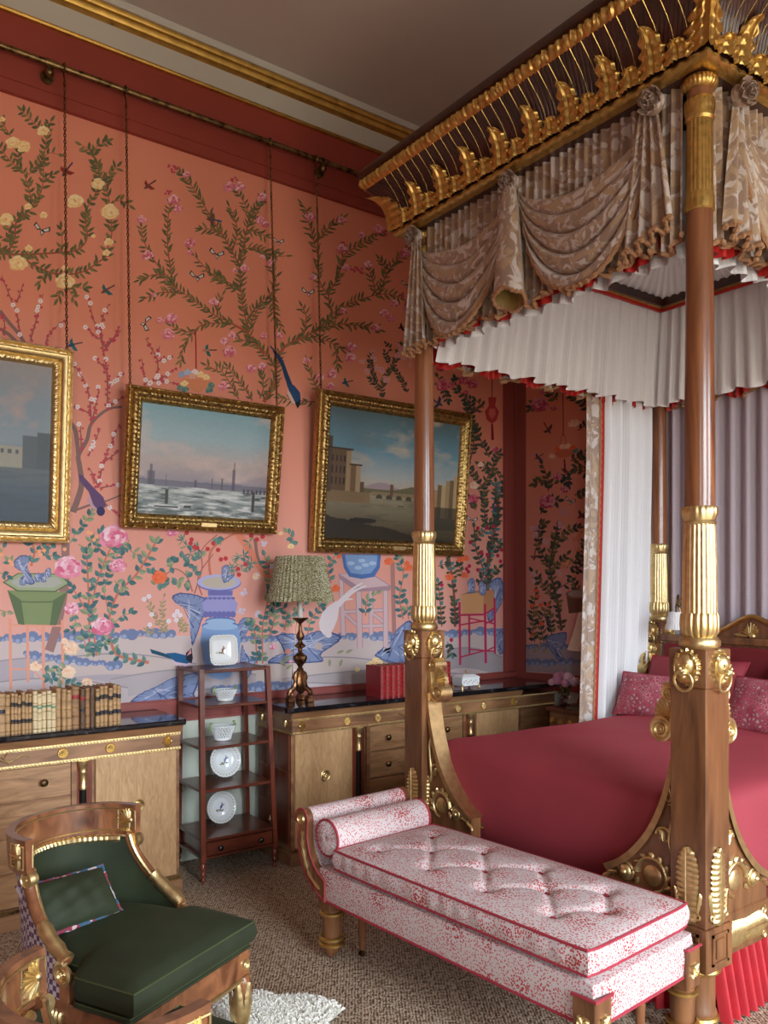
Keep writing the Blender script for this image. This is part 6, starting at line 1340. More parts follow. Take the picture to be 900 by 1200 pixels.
daybed.rotation_euler = (0, 0, math.radians(4.8)); daybed.location.x -= 0.014; daybed.location.y -= 0.02
# ------------------------------------------------------------------ green tub chair (local frame: +y forward)
def make_chair():
    root = thing('tub_chair', (0, 0, 0), cat='chair', group='matching gilt and rosewood tub chairs')
    # plan of the tub: half ellipse behind, straight front
    def plan(t, k=1.0):  # t 0..1 from right arm end round the back to the left arm end
        a = PI * t; return (-0.275 * math.cos(a) * k, 0.05 - (0.05 + 0.36) * math.sin(a) ** 0.85 * k)
    def toph(t):         # height of the arm / back top
        e = abs(2 * t - 1); return 0.69 if e < 0.66 else 0.69 - 0.245 * ((e - 0.66) / 0.34) ** 0.62
    # seat frame
    b = MB(); pl = [plan(i / 24) for i in range(25)] + [(0.285, 0.3), (-0.285, 0.3)]
    b.prism([(x, y) for x, y in pl], 0.24, 0.345, 'z'); b.build('seat_frame', M['chairwood'], root, smooth=30, world=False)
    b = MB(); b.tube([(x * 1.004, y, 0.252) for x, y in [(-0.285, 0.303), (0.285, 0.303)]], 0.007, 6); b.build('gilt_fillet', M['gilt'], root, world=False)
    for x in (-0.262, 0.262):
        b = MB(); b.at(Matrix.Translation((x, 0.3, 0.298)) @ Matrix(((-1, 0, 0, 0), (0, 0, 1, 0), (0, 1, 0, 0), (0, 0, 0, 1)))); b.rosette(0.02, 0.01, 6, 16); b.off(); b.build('gilt_boss', M['gilt'], root, world=False)
    # lower squab and loose cushion (T shaped in front of the arms)
    def tplan(k, front):
        P = [plan(i / 24, 1) for i in range(25)]; P = [(x * k, 0.05 + (y - 0.05) * k) for x, y in P]
        return [(0.235 * (1 if p[0] > 0 else -1) if abs(p[0]) > 0.235 else p[0], p[1]) for p in P]
    def slab(z0, z1, front, wid, crown, ybk, nm):
        b = MB(); rows = 26; cols = 24
        def half(y):
            if y > 0.075: return wid
            if y > 0.05: return wid - (wid - 0.232) * (0.075 - y) / 0.025
            f = max(0.0, min(1.0, (0.05 - y) / (0.05 - ybk))); return 0.232 * math.sqrt(max(0.0006, 1 - f ** 2.4))
        ys = [ybk + (front - ybk) * i / rows for i in range(rows + 1)]
        def P(u, v, z, kk=1.0): y = ybk + (front - ybk) * u; w_ = half(y) * kk; return ((2 * v - 1) * w_, y, z)
        def top(u, v):
            a = abs(2 * v - 1); e = max(a, abs(2 * u - 1)); z = z1 + crown * (1 - a ** 4) * (1 - abs(2 * u - 1) ** 4) - 0.012 * (e > 0.999)
            return P(u, v, z)
        b.grid(top, rows, cols); b.grid(lambda u, v: P(u, v, z0), rows, 4, flip=True)
        per = [P(u / 30, 1, 0) for u in range(31)] + [P(1, 1 - v / 12, 0) for v in range(1, 13)] + [P(1 - u / 30, 0, 0) for u in range(1, 31)]
        m_ = len(per); vv = []
        for k in range(6):
            f = k / 5; bl = 0.012 * math.sin(PI * f)
            for x, y, _ in per:
                r_ = math.hypot(x, y) or 1; vv.append((x + bl * x / r_, y + bl * y / r_, z0 + (z1 - 0.012 - z0) * f))
        b.add(vv, [(k * m_ + i, k * m_ + (i + 1) % m_, (k + 1) * m_ + (i + 1) % m_, (k + 1) * m_ + i) for k in range(5) for i in range(m_)])
        o = b.build(nm, M['green'], root, smooth=60, world=False)
        w_ = MB(); w_.tube([(x * 1.004, y * 1.004, z1 - 0.012) for x, y, _ in per], 0.0028, 5); w_.build('seam_piping', M['greenpipe'], o, world=False)
        return o
    slab(0.345, 0.372, 0.295, 0.283, 0.0, -0.31, 'seat_squab'); slab(0.374, 0.452, 0.315, 0.29, 0.035, -0.30, 'seat_cushion')
    # back: inner velvet, outer plaid
    NB = 48
    def back(k, dz):
        def fn(u, v):
            t = 0.02 + 0.96 * u; x, y = plan(t, k); h = toph(t) + dz; z = 0.33 + (h - 0.33) * v; lean = 0.05 * v * math.sin(PI * t)
            return (x * (1 - 0.0 * v), y - lean - 0.0 * v, z)
        return fn
    b = MB(); b.grid(back(0.9, -0.005), NB, 12); b.build('inside_back', M['green'], root, world=False)
    b = MB(); b.grid(back(0.99, -0.01), NB, 10, flip=True); b.build('outside_back', M['plaid'], root, world=False)
    # arm rail along the top edge: wood with gilt edge, gilt leaf at the front
    def railpt(t, k=0.945, dz=0.0): x, y = plan(t, k); return (x, y - 0.05 * math.sin(PI * t), toph(t) + dz)
    for lo, hi in ((0.015, 0.178), (0.822, 0.985)):
        ts = [lo + (hi - lo) * i / 26 for i in range(27)]
        b = MB(); b.tube([railpt(t) for t in ts], 0.019, 10); arm = b.build('arm_rail', M['chairwood'], root, world=False)
        b = MB(); b.tube([railpt(t, 0.895, 0.006) for t in ts], 0.007, 6); b.build('gilt_edge', M['gilt'], arm, world=False)
        tf = [lo + (hi - lo) * i / 12 for i in range(13)]; tf = [t for t in tf if abs(2 * t - 1) > 0.79]
        b = MB(); b.tube([railpt(t, 0.945, 0.008) for t in tf], [0.019 + 0.007 * abs(math.sin(i * 1.9)) for i in range(len(tf))], 10); b.build('gilt_leaf', M['gilt'], arm, world=False)
        te = lo if lo < 0.5 else hi; x, y, z = railpt(te); sx = 1 if x > 0 else -1
        b = MB(); b.at(Matrix.Translation((x + sx * 0.012, y, z - 0.03)) @ Matrix(((0, 0, sx, 0), (1, 0, 0, 0), (0, 1, 0, 0), (0, 0, 0, 1)))); b.spiral(0, 0, 0.036, 0.006, PI / 2, 1.6, 0.013); b.rosette(0.02, 0.016, 6, 16); b.off(); b.build('gilt_scroll', M['gilt'], arm, world=False)
        b = MB(); b.box(x - 0.016, x + 0.016, y - 0.02, y + 0.022, 0.25, z - 0.03, 0.004); b.build('arm_support', M['chairwood'], root, smooth=0, world=False)
    b = MB(); ts = [0.2 + 0.6 * i / 60 for i in range(61)]
    b.tube([railpt(t, 0.93, -0.012) for t in ts], [0.013 * (1 + 0.3 * (i % 2)) for i in range(61)], 8); b.build('gadroon_band', M['gilt'], root, world=False)
    # wide curved crest rail
    def crest(t, k): a = PI * t; return (-0.235 * math.cos(a) * k, -0.17 - 0.225 * math.sin(a) ** 0.9 * k)
    b = MB(); n = 40; v = []
    for i in range(n + 1):
        t = i / n
        for k, z in ((0.94, 0.69), (1.06, 0.69), (1.09, 0.802), (0.97, 0.802)):
            x, y = crest(t, k); v.append((x, y, z))
    b.add(v, [(i * 4 + j, (i + 1) * 4 + j, (i + 1) * 4 + (j + 1) % 4, i * 4 + (j + 1) % 4) for i in range(n) for j in range(4)] + [(0, 1, 2, 3), (n * 4 + 3, n * 4 + 2, n * 4 + 1, n * 4)])
    cr = b.build('crest_rail', M['chairwood'], root, smooth=35, world=False)
    for z, k in ((0.706, 0.945), (0.786, 0.965)):
        b = MB(); b.tube([(*crest(0.015 + 0.97 * i / 40, k - 0.004), z) for i in range(41)], 0.0028, 5); b.build('inlay_line', M['gilt'], cr, world=False)
    for t, sg in ((0.045, 1), (0.955, -1)):
        for kk, out_ in ((0.955, -1), (1.075, 1)):
            x, y = crest(t, kk); x2, y2 = crest(t + 0.03 * sg, kk); tx_ = Vector((x2 - x, y2 - y, 0)).normalized(); nn = tx_.cross(Vector((0, 0, 1))) * (1 if sg * out_ > 0 else -1)
            if nn.dot(Vector((x, y + 0.17, 0))) * out_ < 0: nn = -nn
            Mx = Matrix.Translation((x, y, 0.746)) @ frameM((0, 0, 0), Vector((0, 0, 1)).cross(nn), (0, 0, 1), nn)
            b = MB(); b.at(Mx @ Matrix.Rotation(PI / 2 * (1 if (Vector((0, 0, 1)).cross(nn)).dot(tx_) < 0 else -1), 4, 'Z')); b.fan(0.056, 0.012, 0.007, 11, 1.5, 0, -0.014); b.ball((0, -0.014, 0.003), 0.011, 0.011, 0.006); b.off()
            b.at(Mx); 
            for cx_, cz_ in ((0, 0.036), (0, -0.036)): b.tube([(-0.036, cz_, 0.002), (0.036, cz_, 0.002)], 0.0028, 5)
            for cx_ in (-0.036, 0.036): b.tube([(cx_, -0.036, 0.002), (cx_, 0.036, 0.002)], 0.0028, 5)
            b.off(); tag(b.build('palmette_panel', M['gilt'], cr, world=False), kind='stuff')
    for sx in (-1, 1):  # collar between crest end and arm
        b = MB(); b.at(Matrix.Translation((sx * 0.235, -0.175, 0.675)) @ Matrix(((0, 0, sx, 0), (1, 0, 0, 0), (0, 1, 0, 0), (0, 0, 0, 1)))); b.rosette(0.027, 0.02, 4, 16); b.tube([(0, 0, -0.015), (0, 0, 0.012)], 0.025, 14); b.off(); b.build('gilt_collar', M['gilt'], cr, world=False)
    # legs
    for sx in (-1, 1):
        b = MB(); b.tube(smooth_pts([(sx * 0.255, 0.275, 0.25), (sx * 0.262, 0.29, 0.2), (sx * 0.25, 0.285, 0.12), (sx * 0.245, 0.28, 0.05), (sx * 0.245, 0.285, 0.0)], 4), [0.036, 0.038, 0.038, 0.036, 0.034, 0.032, 0.03, 0.028, 0.026, 0.024, 0.022, 0.021, 0.02, 0.019, 0.019, 0.022, 0.024], 12, flat=0.9); lg = b.build('front_leg', M['chairwood'], root, world=False)
        b = MB()
        for k in range(5):
            a = k * 2 * PI / 5; b.at(Matrix.Translation((sx * 0.256, 0.285, 0.245)) @ Matrix.Rotation(a, 4, 'Z') @ Matrix(((1, 0, 0, 0), (0, 0, 1, 0.03), (0, -1, 0, 0), (0, 0, 0, 1)))); b.lobe(0.15, 0.05, 0.012, lobes=5, rib=0.004, nu=12, curl=-0.012); b.off()
        tag(b.build('gilt_leaf', M['gilt'], lg, world=False), kind='stuff')
        b = MB(); b.lathe([(0.024, 0.035), (0.028, 0.045), (0.024, 0.055)], 14, sx * 0.245, 0.282); b.build('gilt_ring', M['gilt'], lg, world=False)
        b = MB(); b.tube(smooth_pts([(sx * 0.19, -0.24, 0.25), (sx * 0.2, -0.27, 0.14), (sx * 0.215, -0.33, 0.0)], 4), [0.024, 0.023, 0.022, 0.021, 0.02, 0.019, 0.018, 0.017, 0.016], 8); b.build('rear_leg', M['chairwood'], root, world=False)
    b = MB()
    for i in range(15):  # gilt leaf strip along each side of the frame
        for t in (0.02 + i * 0.011, 0.98 - i * 0.011):
            x, y = plan(t, 1.0); b.ball((x * 1.01, y, 0.295), 0.012, 0.009, 0.022, 6, 4)
    tag(b.build('gilt_leaf_strip', M['gilt'], root, world=False), kind='stuff')
    return root
M['greenpipe'] = plain('olive_piping', srgb(74, 80, 46), 0.6)
m, nt, bs = newmat('purple_plaid_cloth'); M['plaid'] = m
ck = N(nt, 'ShaderNodeTexChecker'); ck.inputs['Scale'].default_value = 60; ck.inputs['Color1'].default_value = srgb(190, 180, 180); ck.inputs['Color2'].default_value = srgb(96, 56, 84)
nt.links.new(mapping(nt), ck.inputs['Vector']); nt.links.new(ck.outputs[0], bs.inputs['Base Color']); bs.inputs['Roughness'].default_value = 0.8
ch = make_chair()
CHX, CHY, CHR = 0.908, 2.724, math.radians(-152.7)
ch2 = copy_tree(ch)
ch.location = (CHX, CHY, 0); ch.rotation_euler = (0, 0, CHR)
tag(ch, 'dark green velvet tub chair with gilt and rosewood frame and a small pillow on it')
ch2.location = (0.71, 1.78, 0); ch2.rotation_euler = (0, 0, math.radians(-65.7))
tag(ch2, 'rosewood tub chair without a pillow, its back turned to the green pillowed chair')
# pillow with a striped rope edge
pr = thing('chair_pillow', (CHX, CHY, 0.49), label='green velvet pillow with a red and blue rope edge on the tub chair', cat='pillow')
Mc = Matrix.Translation((CHX, CHY, 0)) @ Matrix.Rotation(CHR, 4, 'Z')
Mp = Mc @ Matrix.Translation((0.06, -0.185, 0.575)) @ Matrix.Rotation(math.radians(0), 4, 'Z') @ Matrix.Rotation(math.radians(55), 4, 'X') @ Matrix.Rotation(math.radians(10), 4, 'Z')
Mp = Mc @ Matrix.Translation((0.075, -0.165, 0.553)) @ Matrix.Rotation(math.radians(-6), 4, 'Z') @ Matrix.Rotation(math.radians(132), 4, 'X') @ Matrix.Rotation(math.radians(4), 4, 'Z')
b = MB(); b.xf = Mp; P = pillow(b, 0.32, 0.185, 0.055, 24, 0.006); b.build('cover', M['green'], pr)
m, nt, bs = newmat('striped_rope'); M['striperope'] = m
vo = N(nt, 'ShaderNodeTexVoronoi'); vo.inputs['Scale'].default_value = 60; nt.links.new(mapping(nt), vo.inputs['Vector'])
sp = N(nt, 'ShaderNodeSeparateColor'); nt.links.new(vo.outputs['Color'], sp.inputs[0])
nt.links.new(ramp(nt, sp.outputs[0], [(0.3, srgb(134, 40, 60)), (0.34, srgb(50, 88, 112)), (0.66, srgb(52, 84, 110)), (0.7, srgb(186, 170, 170))]), bs.inputs['Base Color']); bs.inputs['Roughness'].default_value = 0.8
b = MB(); b.xf = Mp; b.tube(P, [0.0085 * (1 + 0.2 * math.sin(i * 1.6)) for i in range(len(P))], 7, closed=True); b.build('rope_edge', M['striperope'], pr)
# sheepskin
def sheepskin(cx, cy, a_, b_, rot, label, seed):
    r = random.Random(seed); root = thing('sheepskin_rug', (cx, cy, 0), label=label, cat='rug')
    n = 26; b = MB(); ph = [r.uniform(0, 6) for _ in range(4)]
    def edge(t): return 1 + 0.12 * math.sin(3 * t + ph[0]) + 0.07 * math.sin(5 * t + ph[1]) + 0.03 * math.sin(11 * t + ph[2])
    def fn(u, v):
        t = 2 * PI * u; q = v * edge(t); x = a_ * q * math.cos(t); y = b_ * q * math.sin(t)
        z = 0.035 * (1 - v ** 4) ** 0.6 + 0.006
        return (cx + x * math.cos(rot) - y * math.sin(rot), cy + x * math.sin(rot) + y * math.cos(rot), z)
    b.grid(fn, 48, 12, closeu=True); b.build('hide', M['fleece'], root)
    f = MB()
    for i in range(5200):
        t = r.uniform(0, 2 * PI); v = math.sqrt(r.random()); x, y, z = fn(t / 2 / PI, min(v, 0.99))
        a = r.uniform(0, 2 * PI); L = r.uniform(0.025, 0.05); w = 0.0035
        dx, dy = math.cos(a) * L * 0.7, math.sin(a) * L * 0.7
        f.add([(x - dy * 0.08, y + dx * 0.08, z - 0.004), (x + dy * 0.08, y - dx * 0.08, z - 0.004), (x + dx * 0.6 , y + dy * 0.6, z + 0.02), (x + dx, y + dy, max(0.004, z + 0.012))], [(0, 1, 2), (1, 3, 2), (0, 2, 3)])
    tag(f.build('fleece', M['fleece'], root, smooth=60), kind='stuff')
sheepskin(1.37, 2.72, 0.29, 0.19, -0.6, 'cream sheepskin rug on the sisal beside the green chair', 1)
# ------------------------------------------------------------------ the state bed
PX0, PX1, PY0, PY1 = 2.673, 4.67, 1.730, 3.324          # post centres
KX0, KX1, KY0, KY1 = 2.581, 4.765, 1.648, 3.430         # canopy plan
bed = thing('canopy_bed', ((PX0 + PX1) / 2, (PY0 + PY1) / 2, 0), label='mahogany and gilt state bed with a tall canopy on columns', cat='bed')
def zlathe(mb, prof, n, x, y, mod=None): mb.lathe(prof, n, x, y, mod)
def face_frame(x, y, z, n):
    n = Vector(n); up = Vector((0, 0, 1)); return Matrix.Translation((x, y, z)) @ frameM((0, 0, 0), up.cross(n), up, n)
def lion(mb):
    mb.grid(lambda u, v: ((0.052 * v + (0.0045 * math.cos(22 * 2 * PI * u) if v > 0.99 else 0)) * math.cos(2 * PI * u), (0.062 * v) * math.sin(2 * PI * u), 0.008 if v < 0.86 else (0.015 if v < 0.97 else 0.0)), 88, 12, closeu=True)
    mb.ball((0, 0.012, 0.006), 0.036, 0.042, 0.03, 16, 10)           # skull
    mb.ball((0, -0.012, 0.03), 0.02, 0.018, 0.022, 12, 8)            # muzzle
    mb.ball((0, 0.0, 0.046), 0.009, 0.008, 0.008, 8, 6)              # nose
    mb.ball((0, -0.03, 0.024), 0.013, 0.011, 0.012, 8, 6)            # chin
    for sx in (-1, 1):
        mb.ball((sx * 0.015, 0.013, 0.034), 0.009, 0.0045, 0.006, 8, 5)   # brow
        mb.ball((sx * 0.015, 0.006, 0.033), 0.005, 0.004, 0.004, 6, 4)    # eye
        mb.ball((sx * 0.03, 0.036, 0.014), 0.012, 0.012, 0.008, 8, 5)     # ear
        mb.ball((sx * 0.012, -0.016, 0.042), 0.011, 0.009, 0.009, 8, 5)   # cheek
    for k in range(16):
        a = 2 * PI * k / 16; mb.lobe(0.03, 0.014, 0.008, 0.03 * math.cos(a), 0.036 * math.sin(a) + 0.004, PI / 2 - a, nu=4, nv=2)
def post(x, y, brackets):
    s = 0.0725
    p = MB(); p.box(x - s, x + s, y - s, y + s, 0.40, 1.247, 0.003); ped = p.build('pedestal', M['walnut'], bed, smooth=0)
    p = MB(); s2 = s + 0.004; p.box(x - s2, x + s2, y - s2, y + s2, 1.247, 1.385, 0.004); p.build('lion_block', M['walnut'], bed, smooth=0)
    p = MB(); s3 = s + 0.008; p.box(x - s3, x + s3, y - s3, y + s3, 0.245, 0.40, 0.004); pb = p.build('plinth_block', M['walnut'], bed, smooth=0)
    for n in ((-1, 0, 0), (0, -1, 0)):
        q = MB(); q.at(face_frame(x + n[0] * s3, y + n[1] * s3, 0.325, n))
        for a, b_, c, d in ((-0.05, 0.05, 0.045, 0.055), (-0.05, 0.05, -0.055, -0.045), (-0.05, -0.04, -0.055, 0.055), (0.04, 0.05, -0.055, 0.055)): q.box(a, b_, c, d, -0.001, 0.005)
        q.box(-0.026, 0.026, -0.034, 0.034, -0.001, 0.006, 0.002); q.off(); q.build('panel_moulding', M['walnut'], pb, smooth=0)
        q = MB(); q.at(face_frame(x + n[0] * s2, y + n[1] * s2, 1.318, n)); lion(q); q.off(); lm = q.build('lion_mask', M['gilt'], bed, smooth=60)
        q = MB(); q.at(face_frame(x + n[0] * s2, y + n[1] * s2, 1.318, n)); q.tube([(0.036 * math.sin(a), -0.06 - 0.036 * math.cos(a) + 0.014, 0.03 - 0.012 * math.cos(a / 2) ** 2) for a in [2 * PI * i / 28 for i in range(28)]], 0.0052, 8, closed=True); q.off(); q.build('ring', M['gilt'], lm)
        q = MB(); q.at(face_frame(x + n[0] * s, y + n[1] * s, 0.41, n)); q.lobe(0.27, 0.092, 0.014, lobes=14, rib=0.008, nu=56, nv=8, base=0.75, la=0.05); q.lobe(0.26, 0.012, 0.016, 0, 0.005, nu=10); q.lobe(0.09, 0.1, 0.012, 0, -0.005, lobes=3, nu=10)
        for sx in (-1, 1): q.spiral(sx * 0.042, 0.03, 0.016, 0.004, PI / 2, 1.3 * sx, 0.006, 0.004); q.lobe(0.07, 0.022, 0.008, sx * 0.04, 0.045, sx * 0.15, lobes=3, nu=9)
        q.off(); q.build('palm_mount', M['gilt'], bed, smooth=50)
    p = MB(); zlathe(p, [(0.04, 0.0), (0.05, 0.01), (0.052, 0.035), (0.046, 0.05), (0.058, 0.062), (0.06, 0.08), (0.054, 0.09), (0.054, 0.2), (0.056, 0.246)], 28, x, y); p.build('foot', M['walnut'], bed)
    p = MB()
    for z, r in ((0.056, 0.056), (0.232, 0.062)): p.tube([(x + r * math.cos(a), y + r * math.sin(a), z) for a in [2 * PI * i / 36 for i in range(36)]], [0.012 * (1 + 0.12 * (i % 2)) for i in range(36)], 8, closed=True)
    tag(p.build('foot_ring', M['gilt_dark'], bed), kind='stuff')
    # column
    p = MB(); zlathe(p, [(0.053, 1.88), (0.0535, 2.0), (0.05, 2.5), (0.0455, 2.98)], 40, x, y); p.build('column_shaft', M['column_wood'], bed)
    p = MB(); zlathe(p, [(0.064, 1.385), (0.07, 1.395), (0.07, 1.412), (0.062, 1.425), (0.055, 1.43)], 48, x, y, mod=lambda t, i: 1 + (0.03 * math.cos(24 * t) if 0 < i < 3 else 0)); p.build('base_ring', M['gilt'], bed)
    p = MB(); zlathe(p, [(0.056, 1.43), (0.066, 1.445), (0.068, 1.47), (0.066, 1.505), (0.063, 1.512)], 96, x, y, mod=lambda t, i: 0.97 + 0.085 * abs(math.cos(8 * t)) ** 0.6 - 0.035 * abs(math.cos(16 * t))); p.build('leaf_collar', M['gilt'], bed)
    p = MB(); zlathe(p, [(0.06, 1.505), (0.0605, 1.55), (0.0585, 1.7), (0.055, 1.81), (0.054, 1.835)], 120, x, y, mod=lambda t, i: 0.965 + 0.06 * abs(math.sin(10 * t)) ** 0.7); p.build('reeded_sleeve', M['gilt'], bed)
    p = MB(); zlathe(p, [(0.054, 1.83), (0.06, 1.838), (0.055, 1.847), (0.057, 1.853), (0.06, 1.87), (0.061, 1.89), (0.056, 1.897), (0.05, 1.898)], 80, x, y, mod=lambda t, i: 1 + (0.08 * abs(math.cos(9 * t)) - 0.02 if i > 3 else 0)); p.build('upper_collar', M['gilt'], bed)
    p = MB(); zlathe(p, [(0.046, 2.965), (0.051, 2.97), (0.052, 3.0), (0.049, 3.025), (0.0465, 3.03)], 80, x, y, mod=lambda t, i: 1 + 0.04 * abs(math.cos(8 * t))); p.build('lower_leaf_ring', M['gilt_dark'], bed)
    p = MB(); zlathe(p, [(0.046, 3.03), (0.045, 3.2), (0.044, 3.30)], 120, x, y, mod=lambda t, i: 0.965 + 0.07 * abs(math.sin(9 * t)) ** 0.7); p.build('reeded_capital', M['gilt_dark'], bed)
    p = MB(); zlathe(p, [(0.045, 3.29), (0.052, 3.3), (0.049, 3.315), (0.052, 3.33), (0.052, 3.365), (0.047, 3.372), (0.044, 3.375)], 80, x, y, mod=lambda t, i: 1 + (0.04 * abs(math.cos(9 * t)) if i in (3, 4) else 0)); p.build('capital_collar', M['gilt_dark'], bed)
    p = MB(); zlathe(p, [(0.044, 3.37), (0.044, 3.41)], 28, x, y); p.build('capital_neck', M['column_wood'], bed)
    p = MB(); zlathe(p, [(0.044, 3.402), (0.056, 3.41), (0.062, 3.425), (0.06, 3.44), (0.055, 3.446)], 96, x, y, mod=lambda t, i: 1 + (0.05 * abs(math.cos(12 * t)) if 0 < i < 4 else 0)); p.build('capital_disc', M['gilt_dark'], bed)
    # scroll mounts and curved brackets
    for dx, dy in brackets:
        d = Vector((dx, dy, 0)); side = Vector((0, 0, 1)).cross(d); B = Matrix.Translation((x + dx * s, y + dy * s, 0)) @ frameM((0, 0, 0), d, (0, 0, 1), d.cross(Vector((0, 0, 1))))
        cur = [(0.0, 1.06), (0.012, 0.98), (0.035, 0.88), (0.072, 0.77), (0.125, 0.67), (0.19, 0.59), (0.26, 0.53), (0.325, 0.495)]
        cs = smooth_pts([(a, c, 0) for a, c in cur], 4)
        q = MB(); q.at(B); q.prism([(p_.x, p_.y) for p_ in cs] + [(0.325, 0.40), (0, 0.40)], -0.03, 0.03, 'z'); q.off(); br = q.build('knee_bracket', M['walnut'], bed, smooth=30)
        q = MB(); q.at(B); W = 0.043
        q.add([(p_.x + 0.006, p_.y + 0.008, z) for p_ in cs for z in (-W, W)] + [(p_.x - 0.012, p_.y - 0.012, z) for p_ in cs for z in (-W, W)],
              [(2 * i, 2 * i + 1, 2 * i + 3, 2 * i + 2) for i in range(len(cs) - 1)] + [(2 * (len(cs) + i), 2 * i, 2 * i + 2, 2 * (len(cs) + i) + 2) for i in range(len(cs) - 1)] + [(2 * i + 1, 2 * (len(cs) + i) + 1, 2 * (len(cs) + i) + 3, 2 * i + 3) for i in range(len(cs) - 1)] + [(0, 2 * len(cs), 2 * len(cs) + 1, 1), (2 * len(cs) - 2, 2 * len(cs) - 1, 4 * len(cs) - 1, 4 * len(cs) - 2)])
        q.off(); q.build('gilt_edge', M['gilt_matte'], br, smooth=40)
        for zs in (-1, 1):
            q = MB(); q.at(B @ Matrix.Translation((0, 0, zs * 0.032)) @ Matrix.Scale(zs, 4, (0, 0, 1)))
            q.tube([(0.02, 0.93, 0), (0.03, 0.86, 0.002), (0.012, 0.8, 0.002), (0.022, 0.72, 0.002), (0.03, 0.66, 0.002), (0.02, 0.62, 0.002)], [0.004, 0.006, 0.007, 0.008, 0.008, 0.006], 6)
            q.spiral(0.034, 0.82, 0.022, 0.005, -PI / 2, -1.4, 0.006); q.spiral(0.055, 0.68, 0.034, 0.02, 0, 0.9, 0.007); q.lobe(0.045, 0.024, 0.012, 0.05, 0.66, 0.5)
            q.spiral(0.105, 0.515, 0.068, 0.06, 0, 0.72, 0.013); q.ball((0.105, 0.515, 0.0), 0.04, 0.04, 0.008, 16, 6)
            for k in range(9): a = -0.3 + k * 0.5; q.lobe(0.03, 0.02, 0.01, 0.105 + 0.066 * math.cos(a), 0.515 + 0.066 * math.sin(a), PI / 2 - a + 0.9, nu=4, nv=3)
            q.ball((0.225, 0.50, 0.004), 0.03, 0.03, 0.014, 14, 6); q.ball((0.225, 0.50, 0.014), 0.014, 0.014, 0.012, 10, 5); q.spiral(0.225, 0.5, 0.036, 0.03, 0, 1.0, 0.007); q.lobe(0.05, 0.026, 0.012, 0.262, 0.49, 1.8, lobes=3, nu=9)
            q.lobe(0.05, 0.02, 0.01, 0.3, 0.475, 2.2); q.off(); tag(q.build('gilt_scrollwork', M['gilt'], br, smooth=60), kind='stuff')
        # double scroll mount
        q = MB(); q.at(B)
        C1, R1, C2, R2 = (0.034, 1.215), 0.034, (0.07, 1.075), 0.048
        band = smooth_pts([(0.055, 1.25, 0), (0.012, 1.2, 0), (0.012, 1.15, 0), (0.02, 1.09, 0), (0.012, 1.03, 0)], 5)
        for c, r in ((C1, R1), (C2, R2)):
            q.prism([(c[0] + r * math.cos(a), c[1] + r * math.sin(a)) for a in [2 * PI * i / 28 for i in range(28)]], -0.032, 0.032, 'z')
        q.add([(p_.x + o, p_.y, z) for p_ in band for o, z in ((-0.012, -0.034), (0.012, -0.034), (0.012, 0.034), (-0.012, 0.034))], [(i * 4 + j, i * 4 + (j + 1) % 4, (i + 1) * 4 + (j + 1) % 4, (i + 1) * 4 + j) for i in range(len(band) - 1) for j in range(4)] + [(3, 2, 1, 0), tuple(4 * (len(band) - 1) + j for j in range(4))])
        for zs in (-1, 1):
            for c, r in ((C1, R1), (C2, R2)):
                q.spiral(c[0], c[1], r * 0.95, r * 0.5, PI, 1.2, 0.007, zs * 0.033, taper=0.7)
                q.at(Matrix.Translation((c[0], c[1], zs * 0.032)) @ Matrix.Scale(zs, 4, (0, 0, 1))); q.rosette(r * 0.5, 0.01, 6, 18); q.xf = B
        for k in range(9):
            a = -0.2 + k * 0.24
            q.tube([(0.035, 1.13, 0), (0.035 + 0.075 * math.cos(a), 1.13 + 0.075 * math.sin(a), 0)], [0.006, 0.014], 6)
        q.xf = None; q.build('scroll_mount', M['gilt'], bed, smooth=50)
post(PX0, PY1, [(0, -1)]); post(PX0, PY0, [(0, 1), (1, 0)]); post(PX1, PY1, [(0, -1), (-1, 0)]); post(PX1, PY0, [(-1, 0)])
# rails
for nm, a in (('foot_rail', (PX0 - 0.04, PX0 + 0.03, PY0 + 0.08, PY1 - 0.08)), ('side_rail', (PX0 + 0.08, PX1 - 0.08, PY0 - 0.035, PY0 + 0.03)), ('side_rail', (PX0 + 0.08, PX1 - 0.08, PY1 - 0.03, PY1 + 0.035)), ('head_rail', (PX1 - 0.03, PX1 + 0.03, PY0 + 0.08, PY1 - 0.08))):
    p = MB(); p.box(*a, 0.245, 0.40, 0.004); ra = p.build(nm, M['walnut'], bed, smooth=0)
    if nm == 'side_rail' and a[2] < 2:
        for k in range(4):
            xc = PX0 + 0.24 + k * 0.48; q = MB(); q.at(wallM(xc, PY0 - 0.035, 0.32, -PI / 2)); q.lobe(0.16, 0.1, 0.014, 0, -0.02, lobes=12, rib=0.008, nu=48, nv=8, base=0.75, la=0.05); q.lobe(0.15, 0.02, 0.018, 0, -0.01)
            q.lobe(0.16, 0.1, 0.014, 0, 0.02, PI, lobes=12, rib=0.008, nu=48, nv=8, base=0.75, la=0.05); q.rosette(0.03, 0.016, 8, 18); q.spiral(0.045, 0.12, 0.016, 0.004, 0, 1.3, 0.007, 0.004); q.spiral(-0.045, 0.12, 0.016, 0.004, PI, -1.3, 0.007, 0.004); q.off(); q.build('leaf_mount', M['gilt'], ra, smooth=50)
